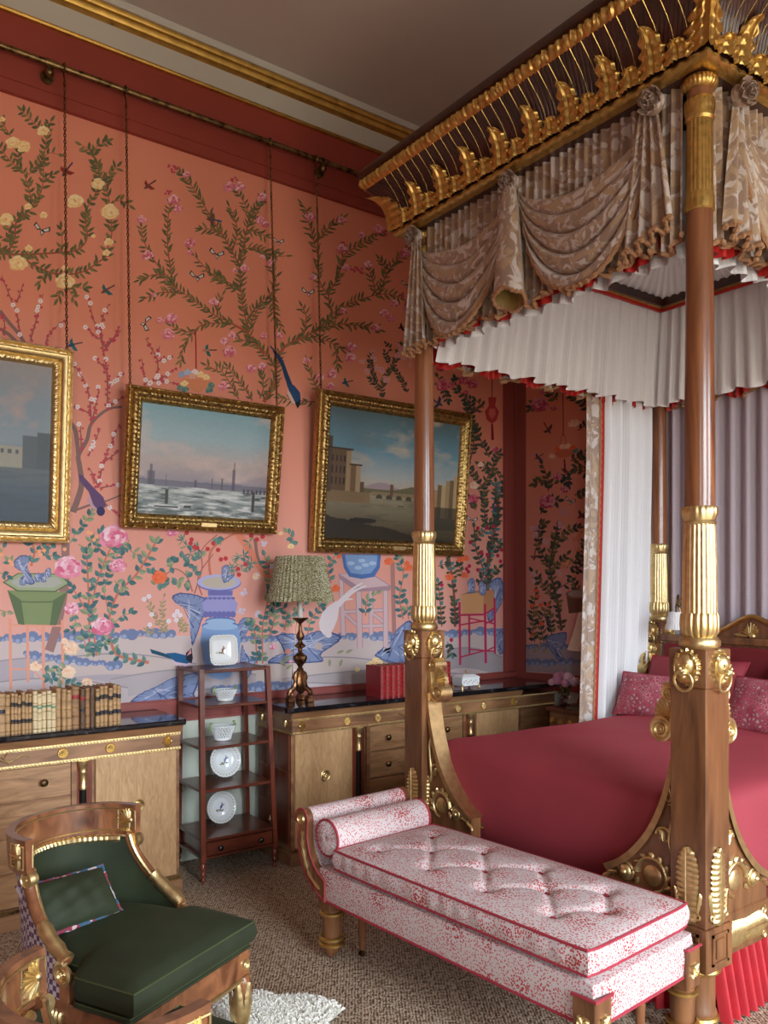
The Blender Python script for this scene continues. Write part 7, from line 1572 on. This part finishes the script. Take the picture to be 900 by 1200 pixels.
# velvet skirt below the near side rail
def pleats(mb, P0, P1, z0, z1, amp, pitch, n, nz=8, grow=1.0, wav=None, seed=1, slope=None, uvo=0.0):
    r = random.Random(seed); P0 = Vector(P0); P1 = Vector(P1); L = (P1 - P0).length; d = (P1 - P0) / L; nn = Vector((d.y, -d.x, 0))
    N_ = int(L / pitch) or 1; ph = [r.uniform(-0.5, 0.5) for _ in range(N_ + 3)]; am = [r.uniform(0.6, 1.25) for _ in range(N_ + 3)]
    def fn(u, v):
        s_ = u * L / pitch; k = int(s_); f = s_ - k; j = ph[k] * (1 - f) + ph[k + 1] * f; A = am[k] * (1 - f) + am[k + 1] * f
        o = amp * A * math.sin(2 * PI * (s_ + 0.35 * j)) * (grow + (1 - grow) * (1 - v))
        zb = z1 + (wav(u) if wav else 0); z = z0 + (zb - z0) * v
        p_ = P0 + d * (u * L) + nn * o
        if slope: p_ = p_ + slope(u, v)
        return (p_.x, p_.y, z)
    mb.grid(fn, n, nz, uv=lambda u, v: (uvo + u * L * 1.5, z0 + (z1 - z0) * v)); return fn
p = MB(); pleats(p, (PX0 + 0.085, PY0 - 0.0, 0), (PX1 - 0.09, PY0 - 0.0, 0), 0.25, 0.012, 0.024, 0.055, 420, 8, 1.0, seed=4, slope=lambda u, v: Vector((0, -0.045 * v, 0))); p.build('velvet_skirt', M['skirt'], bed, smooth=80)
p = MB(); pleats(p, (PX0 - 0.0, PY1 - 0.09, 0), (PX0 - 0.0, PY0 + 0.09, 0), 0.25, 0.012, 0.02, 0.055, 260, 6, 1.0, seed=5); p.build('velvet_skirt', M['skirt'], bed, smooth=80)

# mattress with crimson cover
def rr_rings(mb, x0, x1, y0, y1, rings, rad, n=10, top=True, wob=0.0):
    V = []; cnt = None
    for ins, z in rings:
        r = max(0.01, rad - ins * 0.5); a0, a1, c0, c1 = x0 + ins, x1 - ins, y0 + ins, y1 - ins; pts = []
        for (cx, cy, st) in ((a1 - r, c1 - r, 0), (a0 + r, c1 - r, PI / 2), (a0 + r, c0 + r, PI), (a1 - r, c0 + r, 1.5 * PI)):
            pts += [(cx + r * math.cos(st + PI / 2 * i / n), cy + r * math.sin(st + PI / 2 * i / n)) for i in range(n + 1)]
            # straight runs are subdivided by the next corner's first point
        dense = []
        for i, q in enumerate(pts):
            dense.append(q)
            nx = pts[(i + 1) % len(pts)]; 
            if i % (n + 1) == n:
                for k in range(1, 12): dense.append((q[0] + (nx[0] - q[0]) * k / 12, q[1] + (nx[1] - q[1]) * k / 12))
        cnt = len(dense); V += [(x, y, z + wob * math.sin(x * 7 + y * 9) * math.sin(y * 6 - x * 3)) for x, y in dense]
    f = [(k * cnt + i, k * cnt + (i + 1) % cnt, (k + 1) * cnt + (i + 1) % cnt, (k + 1) * cnt + i) for k in range(len(rings) - 1) for i in range(cnt)]
    if top: f.append(tuple((len(rings) - 1) * cnt + i for i in range(cnt)))
    mb.add(V, f)
p = MB(); rr_rings(p, 2.712, 4.60, 1.765, 3.29, [(0.03, 0.36), (0.012, 0.42), (0.0, 0.55), (0.0, 0.74), (0.006, 0.772), (0.022, 0.797), (0.06, 0.815), (0.14, 0.83), (0.3, 0.845), (0.5, 0.853), (0.7, 0.855)], 0.06, 8, wob=0.006); p.build('bed_cover', M['bedcover'], bed, smooth=60)
# headboard
p = MB(); p.box(4.60, 4.655, PY0 + 0.07, PY1 - 0.07, 0.40, 1.265); p.build('headboard_frame', M['walnut'], bed, smooth=0)
p = MB(); p.box(4.575, 4.605, PY0 + 0.10, PY1 - 0.10, 0.5, 1.25, 0.012); p.build('headboard_pad', M['headred'], bed, smooth=30)
p = MB(); p.box(4.58, 4.66, PY0 + 0.07, PY1 - 0.07, 1.262, 1.306, 0.006); p.build('headboard_rail', M['walnut'], bed, smooth=0)
yc = (PY0 + PY1) / 2
arch = [(yc + y, z) for y, z in ((-0.36, 1.306), (-0.33, 1.33), (-0.25, 1.37), (-0.16, 1.42), (-0.1, 1.436), (-0.04, 1.42), (0, 1.40), (0.04, 1.42), (0.1, 1.436), (0.16, 1.42), (0.25, 1.37), (0.33, 1.33), (0.36, 1.306))]
ap = smooth_pts([(a, c, 0) for a, c in arch], 4)
p = MB(); p.prism([(q.x, q.y) for q in ap], 4.60, 4.65, 'x'); pd = p.build('pediment', M['walnut'], bed, smooth=30)
p = MB(); p.tube([(4.592, q.x, q.y) for q in ap], 0.014, 8); p.build('gilt_scroll', M['gilt_dark'], pd)
for sg in (-1, 1):
    p = MB(); p.at(face_frame(4.60, yc + sg * 0.13, 1.335, (-1, 0, 0))); p.fan(0.085, 0.016, 0.012, 9, 1.0, sg * 0.02, -0.02); p.ball((sg * 0.03, -0.015, 0.008), 0.02, 0.016, 0.014); p.lobe(0.09, 0.03, 0.012, 0, -0.02, -sg * 1.45, lobes=4, nu=12); p.off(); p.build('wing_mount', M['gilt'], pd, smooth=50)

# ------------------------------------------------------------------ canopy cornice
def ring(out, z): return [(KX0 - out, KY0 - out, z), (KX1 + out, KY0 - out, z), (KX1 + out, KY1 + out, z), (KX0 - out, KY1 + out, z)]
def sweep(prof, mat, name, wob=None, par=None, sm=40, step=0.02):
    mb = MB()
    for sd in range(4):
        rows = []
        for out, z, *w in prof:
            A = Vector(ring(out, z)[sd]); B = Vector(ring(out, z)[(sd + 1) % 4]); rows.append((A, B, w[0] if w else 0))
        L = (rows[0][1] - rows[0][0]).length; n = max(2, int(L / step)); dr = (rows[0][1] - rows[0][0]).normalized(); nn = Vector((dr.y, -dr.x, 0)); v = []
        for i in range(n + 1):
            for A, B, w in rows:
                q = A.lerp(B, i / n); v.append(q + nn * (w * wob(i / n * L) if wob and w else 0))
        K = len(prof); mb.add(v, [(i * K + k, (i + 1) * K + k, (i + 1) * K + k + 1, i * K + k + 1) for i in range(n) for k in range(K - 1)])
    return mb.build(name, mat, par or bed, smooth=sm)
BZ0 = 3.445
sweep([(-0.06, 3.452), (-0.012, 3.446), (0.01, 3.447, .3), (0.02, 3.456, 1), (0.02, 3.47, 1), (0.01, 3.48, .3), (-0.01, 3.482)], M['gilt_dark'], 'lower_bead', lambda s_: 0.003 * math.sin(s_ * 2 * PI / 0.05), step=0.0125)
COVE = [(0.0, 3.478), (0.003, 3.52), (0.012, 3.56), (0.03, 3.60), (0.055, 3.635), (0.085, 3.665), (0.112, 3.69), (0.122, 3.70)]
cove = sweep([(o, z, 1) for o, z in COVE], M['canopy_wood'], 'reeded_cove', lambda s_: 0.007 * abs(math.sin(PI * s_ / 0.0185)), step=0.0046, sm=50)
sweep([(0.118, 3.698), (0.126, 3.70), (0.128, 3.706, .2), (0.138, 3.715, 1), (0.146, 3.732, 1), (0.144, 3.75, 1), (0.134, 3.76, .3)], M['gilt_dark'], 'gilt_cornice_strip', lambda s_: 0.006 * math.sin(s_ * 2 * PI / 0.036) + 0.003 * math.sin(s_ * 2 * PI / 0.011), step=0.006)
sweep([(0.13, 3.758), (0.15, 3.765), (0.155, 3.79), (0.15, 3.80), (-0.3, 3.80)], M['canopy_wood'], 'cornice_cap')
p = MB(); p.box(KX0 + 0.02, KX1 - 0.02, KY0 + 0.02, KY1 - 0.02, 3.76, 3.795); p.build('canopy_deck', M['canopy_wood'], bed, smooth=0)
def cove_out(z): return float(np.interp(z, [c[1] for c in COVE], [c[0] for c in COVE]))
SIDES = [((KX0, KY0), (1, 0), (0, -1), KX1 - KX0), ((KX0, KY1), (0, -1), (-1, 0), KY1 - KY0), ((KX1, KY0), (0, 1), (1, 0), KY1 - KY0), ((KX1, KY1), (-1, 0), (0, 1), KX1 - KX0)]
fil = MB(); acs = []
for si, ((ox, oy), (sx, sy), (nx, ny), L) in enumerate(SIDES):
    n = int(L / 0.0555)
    for i in range(1, n):
        s_ = L * i / n; fil.tube([(ox + sx * s_ + nx * (o + 0.006), oy + sy * s_ + ny * (o + 0.006), z) for o, z in COVE[2:]], [0.0009, 0.001, 0.0011, 0.0013, 0.0018, 0.0024], 4)
tag(fil.build('gilt_fillets', M['gilt_dark'], cove, smooth=60), kind='stuff')
def acanthus_fn(h, w, lobes):
    def wid(u): return (0.62 + 0.38 * math.sin(PI * (u * 0.9 + 0.25))) * (1 if u < 0.75 else math.sqrt(max(0.03, 1 - ((u - 0.75) / 0.256) ** 2))) * (0.70 + 0.30 * abs(math.sin(lobes * PI * u + 0.4)))
    def fn(u, v):
        t = 2 * v - 1; z = 3.477 + u * h - 0.015 * max(0, u - 0.86) / 0.14
        o = 0.85 * cove_out(min(z, 3.69)) + 0.014 + 0.012 * (1 - t * t) + 0.013 * abs(math.cos(2.5 * PI * t)) + 0.006 * math.exp(-(t / 0.12) ** 2) + 0.03 * (h / 0.2) * max(0, u - 0.62) ** 2 / 0.14 + 0.006 * math.sin(lobes * 2 * PI * u) * abs(t)
        return t * w / 2 * wid(u), o, z
    return fn
NL = 9
for si, ((ox, oy), (sx, sy), (nx, ny), L) in enumerate(SIDES):
    cnt = NL if si in (1, 2) else 11
    for i in range(cnt):
        for kind in ((1, 0) if i > 0 else (0,)):
            s_ = L * i / cnt if kind else L * (i + 0.5) / cnt
            h, w, lb = (0.165, 0.125, 4.5) if kind else (0.08, 0.125, 2.5)
            fn = acanthus_fn(h, w, lb)
            def place(u, v, s_=s_, fn=fn): a, o, z = fn(u, v); return (ox + sx * (s_ + a) + nx * o, oy + sy * (s_ + a) + ny * o, z)
            q = MB(); q.grid(place, 30 if kind else 16, 12, flip=si in (0,) and False); q.build('acanthus_leaf' if kind else 'small_leaf', M['gilt_dark'], bed, smooth=60)
for cx_, cy_, dx, dy in ((KX0, KY0, -1, -1), (KX0, KY1, -1, 1), (KX1, KY0, 1, -1), (KX1, KY1, 1, 1)):
    fn = acanthus_fn(0.2, 0.2, 5.5); q = MB()
    def place(u, v):
        a, o, z = fn(u, v); o2 = o * 0.85
        return (cx_ + dx * o2 - (dx * a * (1 if a > 0 else 0)), cy_ + dy * o2 - (dy * -a * (1 if a < 0 else 0)), z)
    q.grid(place, 36, 16); q.build('corner_leaf', M['gilt_dark'], bed, smooth=60)

# ------------------------------------------------------------------ hangings
def fringe(mb, pts, r=0.011):
    q = smooth_pts(pts, 2) if len(pts) < 60 else [Vector(p_) for p_ in pts]
    rr = [r * (0.65 + 0.7 * ((i * 7) % 3) / 2) for i in range(len(q))]; mb.tube(q, rr, 6)
def side_frame(si, inset):
    (ox, oy), (sx, sy), (nx, ny), L = SIDES[si]
    return lambda s_, o, z: (ox + sx * s_ + nx * (o - inset), oy + sy * s_ + ny * (o - inset), z), L
def under_valance(si, zb, seed):
    P, L = side_frame(si, 0.07); lo, hi = VAL_RANGE[si]
    A = Vector(P(lo, 0, 0)); B = Vector(P(hi, 0, 0)); L = hi - lo
    wav = lambda u: 0.018 * math.sin(u * 43 + seed) + 0.012 * math.sin(u * 97)
    q = MB(); fn = pleats(q, A, B, 3.45, zb, 0.012, 0.046, int(L / 0.005), 10, 1.7, wav, seed); o = q.build('outer_valance', M['damask'], bed, smooth=80)
    q = MB(); n = int(L / 0.012); fringe(q, [fn(i / n, 1.0) for i in range(n + 1)]); q.build('fringe', M['fringe'], o)
    # scarlet lining just behind
    (ox, oy), (sx, sy), (nx, ny), _ = SIDES[si]; sh = Vector((nx, ny, 0)) * -0.024; dv = (B - A).normalized() * 0.05; A, B = A + dv, B - dv
    q = MB(); pleats(q, A + sh, B + sh, 3.44, zb - 0.012, 0.012, 0.05, int(L / 0.007), 6, 1.5, lambda u: 0.022 * math.sin(u * 37 + seed * 2), seed + 3); q.build('scarlet_lining', M['redlining'], bed, smooth=80)
VAL_RANGE = {0: (0.145, 2.13), 1: (0.125, 1.652), 2: (0.13, 1.66), 3: (0.06, 2.12)}
under_valance(1, 2.875, 2); under_valance(0, 2.875, 5); under_valance(3, 2.80, 7); under_valance(2, 2.80, 9)
def swag(si, s0, s1, top, bot, zr, folds=5, seed=0, bulge=0.05):
    P, L = side_frame(si, 0.05); w = s1 - s0; r = random.Random(seed); lean = r.uniform(-0.04, 0.04)
    def fn(u, v):
        k = 4 * u * (1 - u); kk = k ** 0.62
        sag = top + (bot - top) * v ** 1.05
        z = zr - sag * kk - 0.035 * v * (1 - k) - 0.05 * v * (1 - kk) 
        ph = folds * 2 * PI * (v + 0.03 * math.sin(6 * u + seed)); f = math.sin(ph) + 0.3 * math.sin(2 * ph + 1)
        o = 0.012 + bulge * k ** 0.7 * (0.4 + 0.6 * v) + 0.017 * f * k ** 0.35 * (0.35 + 0.65 * min(1, v * 2.2))
        z += 0.010 * math.cos(ph) * k
        s_ = s0 + w * (u + lean * v * k); g = 0.03 * (1 - k) * (v - 0.5); s_ += g * (1 if u < 0.5 else -1)
        return P(s_, o, z)
    q = MB(); q.grid(fn, 56, 80, uv=lambda u, v: (u * w * 1.3 + seed, v * bot * 1.6)); o = q.build('swag', M['damask'], bed, smooth=80)
    q = MB(); fringe(q, [fn(i / 60, 1.0) for i in range(61)], 0.010); q.build('fringe', M['fringe'], o)
def rosette_knot(si, s_, z, r=0.05):
    P, L = side_frame(si, 0.05); C = Vector(P(s_, 0.05, z)); rr = random.Random(int(s_ * 100) + si); (ox, oy), (sx, sy), (nx, ny), _ = SIDES[si]
    Mx = frameM(C, (sx, sy, 0), (0, 0, 1), (nx, ny, 0)); q = MB(); q.at(Mx); q.ball((0, 0, -0.01), r * 0.8, r * 0.8, r * 0.5, 14, 8)
    for ringn, (n, rad, L_, zz) in enumerate(((9, r * 0.45, r * 0.75, 0.0), (7, r * 0.2, r * 0.65, 0.016), (5, 0.0, r * 0.45, 0.03))):
        for k in range(n):
            a = 2 * PI * k / n + rr.uniform(-0.2, 0.2); q.at(Matrix.Translation((rad * math.cos(a), rad * math.sin(a), zz)) @ Matrix.Rotation(a - PI / 2, 4, 'Z') @ Matrix.Rotation(0.5 + 0.25 * ringn, 4, 'X')); q.lobe(L_, r * 0.75, r * 0.16, nu=6, nv=4, curl=r * 0.3); q.xf = Mx
    q.xf = None; q.build('fabric_rosette', M['damask'], bed, smooth=60)
def tail(si, s0, s1, zt, zb0, zb1, o0, seed, npl=3, amp=0.018):
    P, L = side_frame(si, 0.055)
    def fn(u, v):
        f = math.sin(2 * PI * npl * u + seed); sp = 0.35 + 0.65 * v ** 0.8; c = (s0 + s1) / 2
        return P(c + (s0 + (s1 - s0) * u - c) * sp, o0 + amp * f * (0.5 + 0.7 * v) + 0.012 * v, zt + (zb0 + (zb1 - zb0) * u - zt) * v + 0.012 * f * v)
    q = MB(); q.grid(fn, 40, 20, uv=lambda u, v: (u * (s1 - s0) * 1.8 + seed, v * (zt - zb0))); o = q.build('valance_tail', M['damask'], bed, smooth=80)
    q = MB(); fringe(q, [fn(i / 24, 1.0) for i in range(25)]); q.build('fringe', M['fringe'], o)
def jabot(si, s_, zt, zb, r=0.075):
    P, L = side_frame(si, 0.05)
    def fn(u, v):
        a = 2 * PI * u; q_ = 0.028 + (r - 0.028) * v ** 0.75
        return P(s_ + q_ * 1.05 * math.cos(a), 0.055 + q_ * 0.75 * math.sin(a), zt + (zb - zt) * v + 0.03 * math.sin(a) * v + 0.006 * math.cos(5 * a) * v)
    q = MB(); q.grid(fn, 40, 18, closeu=True, uv=lambda u, v: (u * 0.45 + 0.3, v * 0.5)); o = q.build('trumpet_tail', M['damask'], bed, smooth=80)
    def fi(u, v):
        a = 2 * PI * u; q_ = 0.02 + (r - 0.026) * v ** 0.75
        return P(s_ + q_ * 1.05 * math.cos(a), 0.055 + q_ * 0.75 * math.sin(a), zt + (zb - zt) * v + 0.03 * math.sin(a) * v)
    q = MB(); q.grid(fi, 30, 10, closeu=True, flip=True); q.build('olive_lining', plain('olive_silk_lining', srgb(142, 118, 62), 0.5), o, smooth=80)
    q = MB(); q.tube([fn(i / 40, 1.0) for i in range(40)], [0.010 * (0.7 + 0.5 * (i % 2)) for i in range(40)], 6, closed=True); q.build('fringe', M['fringe'], o)
# foot side: s runs from the wall towards the near post
sF = lambda Y: KY1 - Y
ZR = 3.385
swag(1, sF(3.29), sF(2.625), 0.15, 0.56, ZR, 4.5, 1); swag(1, sF(2.58), sF(1.885), 0.16, 0.56, ZR, 4.5, 2)
jabot(1, sF(2.603), ZR, 2.88, 0.078)
tail(1, sF(3.36), sF(3.20), 3.38, 2.80, 2.84, 0.045, 1); tail(1, sF(2.03), sF(1.785), 3.39, 2.86, 2.94, 0.03, 3, 4)
for Y in (3.285, 2.603, 1.862): rosette_knot(1, sF(Y), ZR + 0.01, 0.052)
# near side
sN = lambda X: X - KX0
for a, c in ((2.83, 3.42), (3.46, 4.09), (4.13, 4.70)): swag(0, sN(a), sN(c), 0.16, 0.54, ZR, 4.5, int(a * 7))
tail(0, sN(2.735), sN(2.97), 3.39, 2.92, 2.86, 0.03, 5, 3)
for X in (3.44, 4.11): jabot(0, sN(X), ZR, 2.90)
for X in (2.815, 3.44, 4.11, 4.70): rosette_knot(0, sN(X), ZR + 0.02, 0.052)
# inner white valances, frame and pleated tester
IX0, IX1, IY0, IY1 = 2.80, 4.52, 1.86, 3.21
def inner_valance(A, B, outv, zb, seed):
    q = MB(); L = (Vector(B) - Vector(A)).length
    dr = (Vector(B) - Vector(A)).normalized()
    pleats(q, A, B, 3.375, zb, 0.011, 0.085, int(L / 0.006), 12, 2.2, lambda u: 0.012 * math.sin(u * 47 + seed), seed, slope=lambda u, v: Vector(outv) * v + dr * ((u - 0.5) * 0.14 * v)); q.build('inner_valance', M['cotton'], bed, smooth=80)
inner_valance((IX0, IY1, 0), (IX0, IY0, 0), (-0.10, 0, 0), 2.835, 1); inner_valance((IX0, IY0, 0), (IX1, IY0, 0), (0, -0.08, 0), 2.835, 2)
inner_valance((IX1, IY1, 0), (IX0, IY1, 0), (0, 0.07, 0), 2.79, 3); inner_valance((IX1, IY0, 0), (IX1, IY1, 0), (0.06, 0, 0), 2.79, 4)
for nm, mt, i0, i1, z0, z1 in (('tester_frame', M['canopy_wood'], -0.02, 0.075, 3.379, 3.43), ('gilt_tester_band', M['gilt_dark'], 0.03, 0.06, 3.375, 3.397), ('scarlet_braid', M['redlining'], 0.016, 0.034, 3.362, 3.38)):
    q = MB(); x0, x1, y0, y1 = IX0 + i0, IX1 - i0, IY0 + i0, IY1 - i0; w = i1 - i0
    for (a0, a1, c0, c1) in ((x0, x1, y0, y0 + w), (x0, x1, y1 - w, y1), (x0, x0 + w, y0, y1), (x1 - w, x1, y0, y1)): q.box(a0, a1, c0, c1, z0, z1)
    q.build(nm, mt, bed, smooth=0)
q = MB(); tcx, tcy = (IX0 + IX1) / 2, (IY0 + IY1) / 2
def tst(u, v):
    t = u * 4; k = int(t) % 4; f = t - int(t); C = [(IX0, IY0), (IX1, IY0), (IX1, IY1), (IX0, IY1)]; a, c = C[k], C[(k + 1) % 4]
    x = a[0] + (c[0] - a[0]) * f; y = a[1] + (c[1] - a[1]) * f
    return (tcx + (x - tcx) * v, tcy + (y - tcy) * v, 3.52 - 0.1 * v + 0.008 * math.sin(u * 2 * PI * 90) * v)
q.grid(tst, 720, 6, closeu=True, uv=lambda u, v: (u * 8, v)); q.build('pleated_tester', M['cotton'], bed, smooth=80)
q = MB(); q.box(KX0 + 0.03, KX1 - 0.03, KY0 + 0.03, KY1 - 0.03, 3.54, 3.56); q.build('tester_board', M['canopy_wood'], bed, smooth=0)
for (a0, a1, c0, c1) in ((KX0 + 0.03, IX0, KY0 + 0.03, KY1 - 0.03), (IX1, KX1 - 0.03, KY0 + 0.03, KY1 - 0.03), (IX0, IX1, KY0 + 0.03, IY0), (IX0, IX1, IY1, KY1 - 0.03)):
    q = MB(); q.box(a0, a1, c0, c1, 3.448, 3.47); q.build('tester_soffit', M['canopy_wood'], bed, smooth=0)
# head curtain and side curtains
q = MB(); pleats(q, (4.715, PY0 + 0.02, 0), (4.715, PY1 - 0.02, 0), 3.40, 0.3, 0.022, 0.1, 300, 10, 1.0, seed=8); q.build('head_curtain', M['cotton_shaded'], bed, smooth=80)
def side_curtain(y, sg, seed):
    sl = lambda u, v: Vector((-0.15 * max(0, (v - 0.25)) ** 1.2, 0, 0))
    q = MB(); pleats(q, (4.135, y, 0), (4.66, y, 0), 3.38, 0.02, 0.03, 0.105, 220, 24, 1.2, seed=seed, slope=sl); q.build('white_side_curtain', M['cotton'], bed, smooth=80)
    q = MB(); pleats(q, (3.985, y + sg * 0.02, 0), (4.105, y + sg * 0.02, 0), 3.38, 0.02, 0.012, 0.085, 40, 24, 1.0, seed=seed + 1, slope=sl, uvo=2.0); o = q.build('damask_curtain_edge', M['damask'], bed, smooth=80)
    q = MB(); q.grid(lambda u, v: tuple(Vector((4.10 + 0.045 * u, y + sg * (0.015 - 0.01 * u), 3.38 - 3.36 * v)) + sl(u, v)), 2, 24); q.build('scarlet_lining', M['redlining'], bed, smooth=80)
    q = MB(); fringe(q, [tuple(Vector((4.105, y + sg * 0.012, 3.38 - 3.36 * v)) + sl(0, v)) for v in [i / 200 for i in range(201)]], 0.009); q.build('fringe', M['fringe'], o)
side_curtain(3.335, 1, 11)

# ------------------------------------------------------------------ pillows on the bed, reading light
m, nt, bs = newmat('pink_feather_print'); M['feather'] = m
wv = N(nt, 'ShaderNodeTexVoronoi'); wv.inputs['Scale'].default_value = 40; wv.feature = 'DISTANCE_TO_EDGE'
nz = N(nt, 'ShaderNodeTexNoise'); nz.inputs['Scale'].default_value = 9; nz.inputs['Detail'].default_value = 3
mpn = mapping(nt, 'Object'); nt.links.new(mpn, wv.inputs['Vector']); nt.links.new(mpn, nz.inputs['Vector'])
ad = N(nt, 'ShaderNodeMath', operation='MULTIPLY_ADD'); nt.links.new(nz.outputs[0], ad.inputs[0]); ad.inputs[1].default_value = 0.5; nt.links.new(wv.outputs[0], ad.inputs[2])
nt.links.new(ramp(nt, ad.outputs[0], [(0.2, srgb(206, 160, 162)), (0.3, srgb(196, 90, 108)), (0.42, srgb(176, 60, 84)), (0.52, srgb(150, 120, 130)), (0.62, srgb(214, 176, 174))]), bs.inputs['Base Color']); bs.inputs['Roughness'].default_value = 0.75
def bedpillow(nm, mat, x, y, z, w, h, t, lean, rz, label):
    r_ = thing(nm, (x, y, z), label=label, cat='pillow'); q = MB()
    q.xf = Matrix.Translation((x, y, z)) @ Matrix.Rotation(rz, 4, 'Z') @ frameM((0, 0, 0), (0, -1, 0), (math.sin(lean), 0, math.cos(lean)))
    P_ = pillow(q, w, h, t, 22, 0.005); q.build('cover', mat, r_, smooth=70); q2 = MB(); q2.xf = q.xf; q2.tube(P_, 0.005, 6, closed=True); q2.build('piping', M['piping'], r_)
bedpillow('bed_pillow', M['bedcover'], 4.42, 2.93, 0.995, 0.66, 0.40, 0.07, 0.5, 0.0, 'plain crimson pillow against the headboard, toward the white side curtain')
bedpillow('bed_pillow', M['bedcover'], 4.42, 2.12, 0.995, 0.66, 0.40, 0.07, 0.5, 0.0, 'plain crimson pillow against the headboard, behind the lion headed near post')
bedpillow('scatter_cushion', M['feather'], 4.20, 3.05, 0.955, 0.44, 0.28, 0.07, 0.45, 0.1, 'pink feather print cushion on the bed beside the white curtain')
bedpillow('scatter_cushion', M['feather'], 4.17, 2.30, 0.975, 0.46, 0.31, 0.07, 0.4, -0.08, 'pink feather print cushion in the middle of the bed head')
sx_, sy_ = 4.50, 3.075
root = thing('reading_light', (4.575, sy_, 1.3), label='small reading light with a pleated white shade by the bed head', cat='lamp')
q = MB(); q.lathe([(0.066, 1.345), (0.045, 1.455), (0.043, 1.455), (0.063, 1.345)], 96, sx_, sy_, mod=lambda t, i: 1 + 0.02 * math.cos(24 * t), cap=False); q.build('shade', M['cotton'], root)
q = MB(); q.tube(smooth_pts([(4.59, sy_, 1.31), (4.56, sy_, 1.4), (4.545, sy_ + 0.012, 1.5), (4.52, sy_, 1.56), (sx_, sy_, 1.5), (sx_, sy_, 1.42)], 5), 0.0065, 7); q.build('arm', M['brass_dark'], root)
for a, c in ((1.5, 0.012), (1.44, -0.01), (1.54, -0.012)):
    q = MB(); q.ball((4.545, sy_ + c, a), 0.012, 0.012, 0.014, 8, 5); q.build('leaf', M['brass_dark'], root)
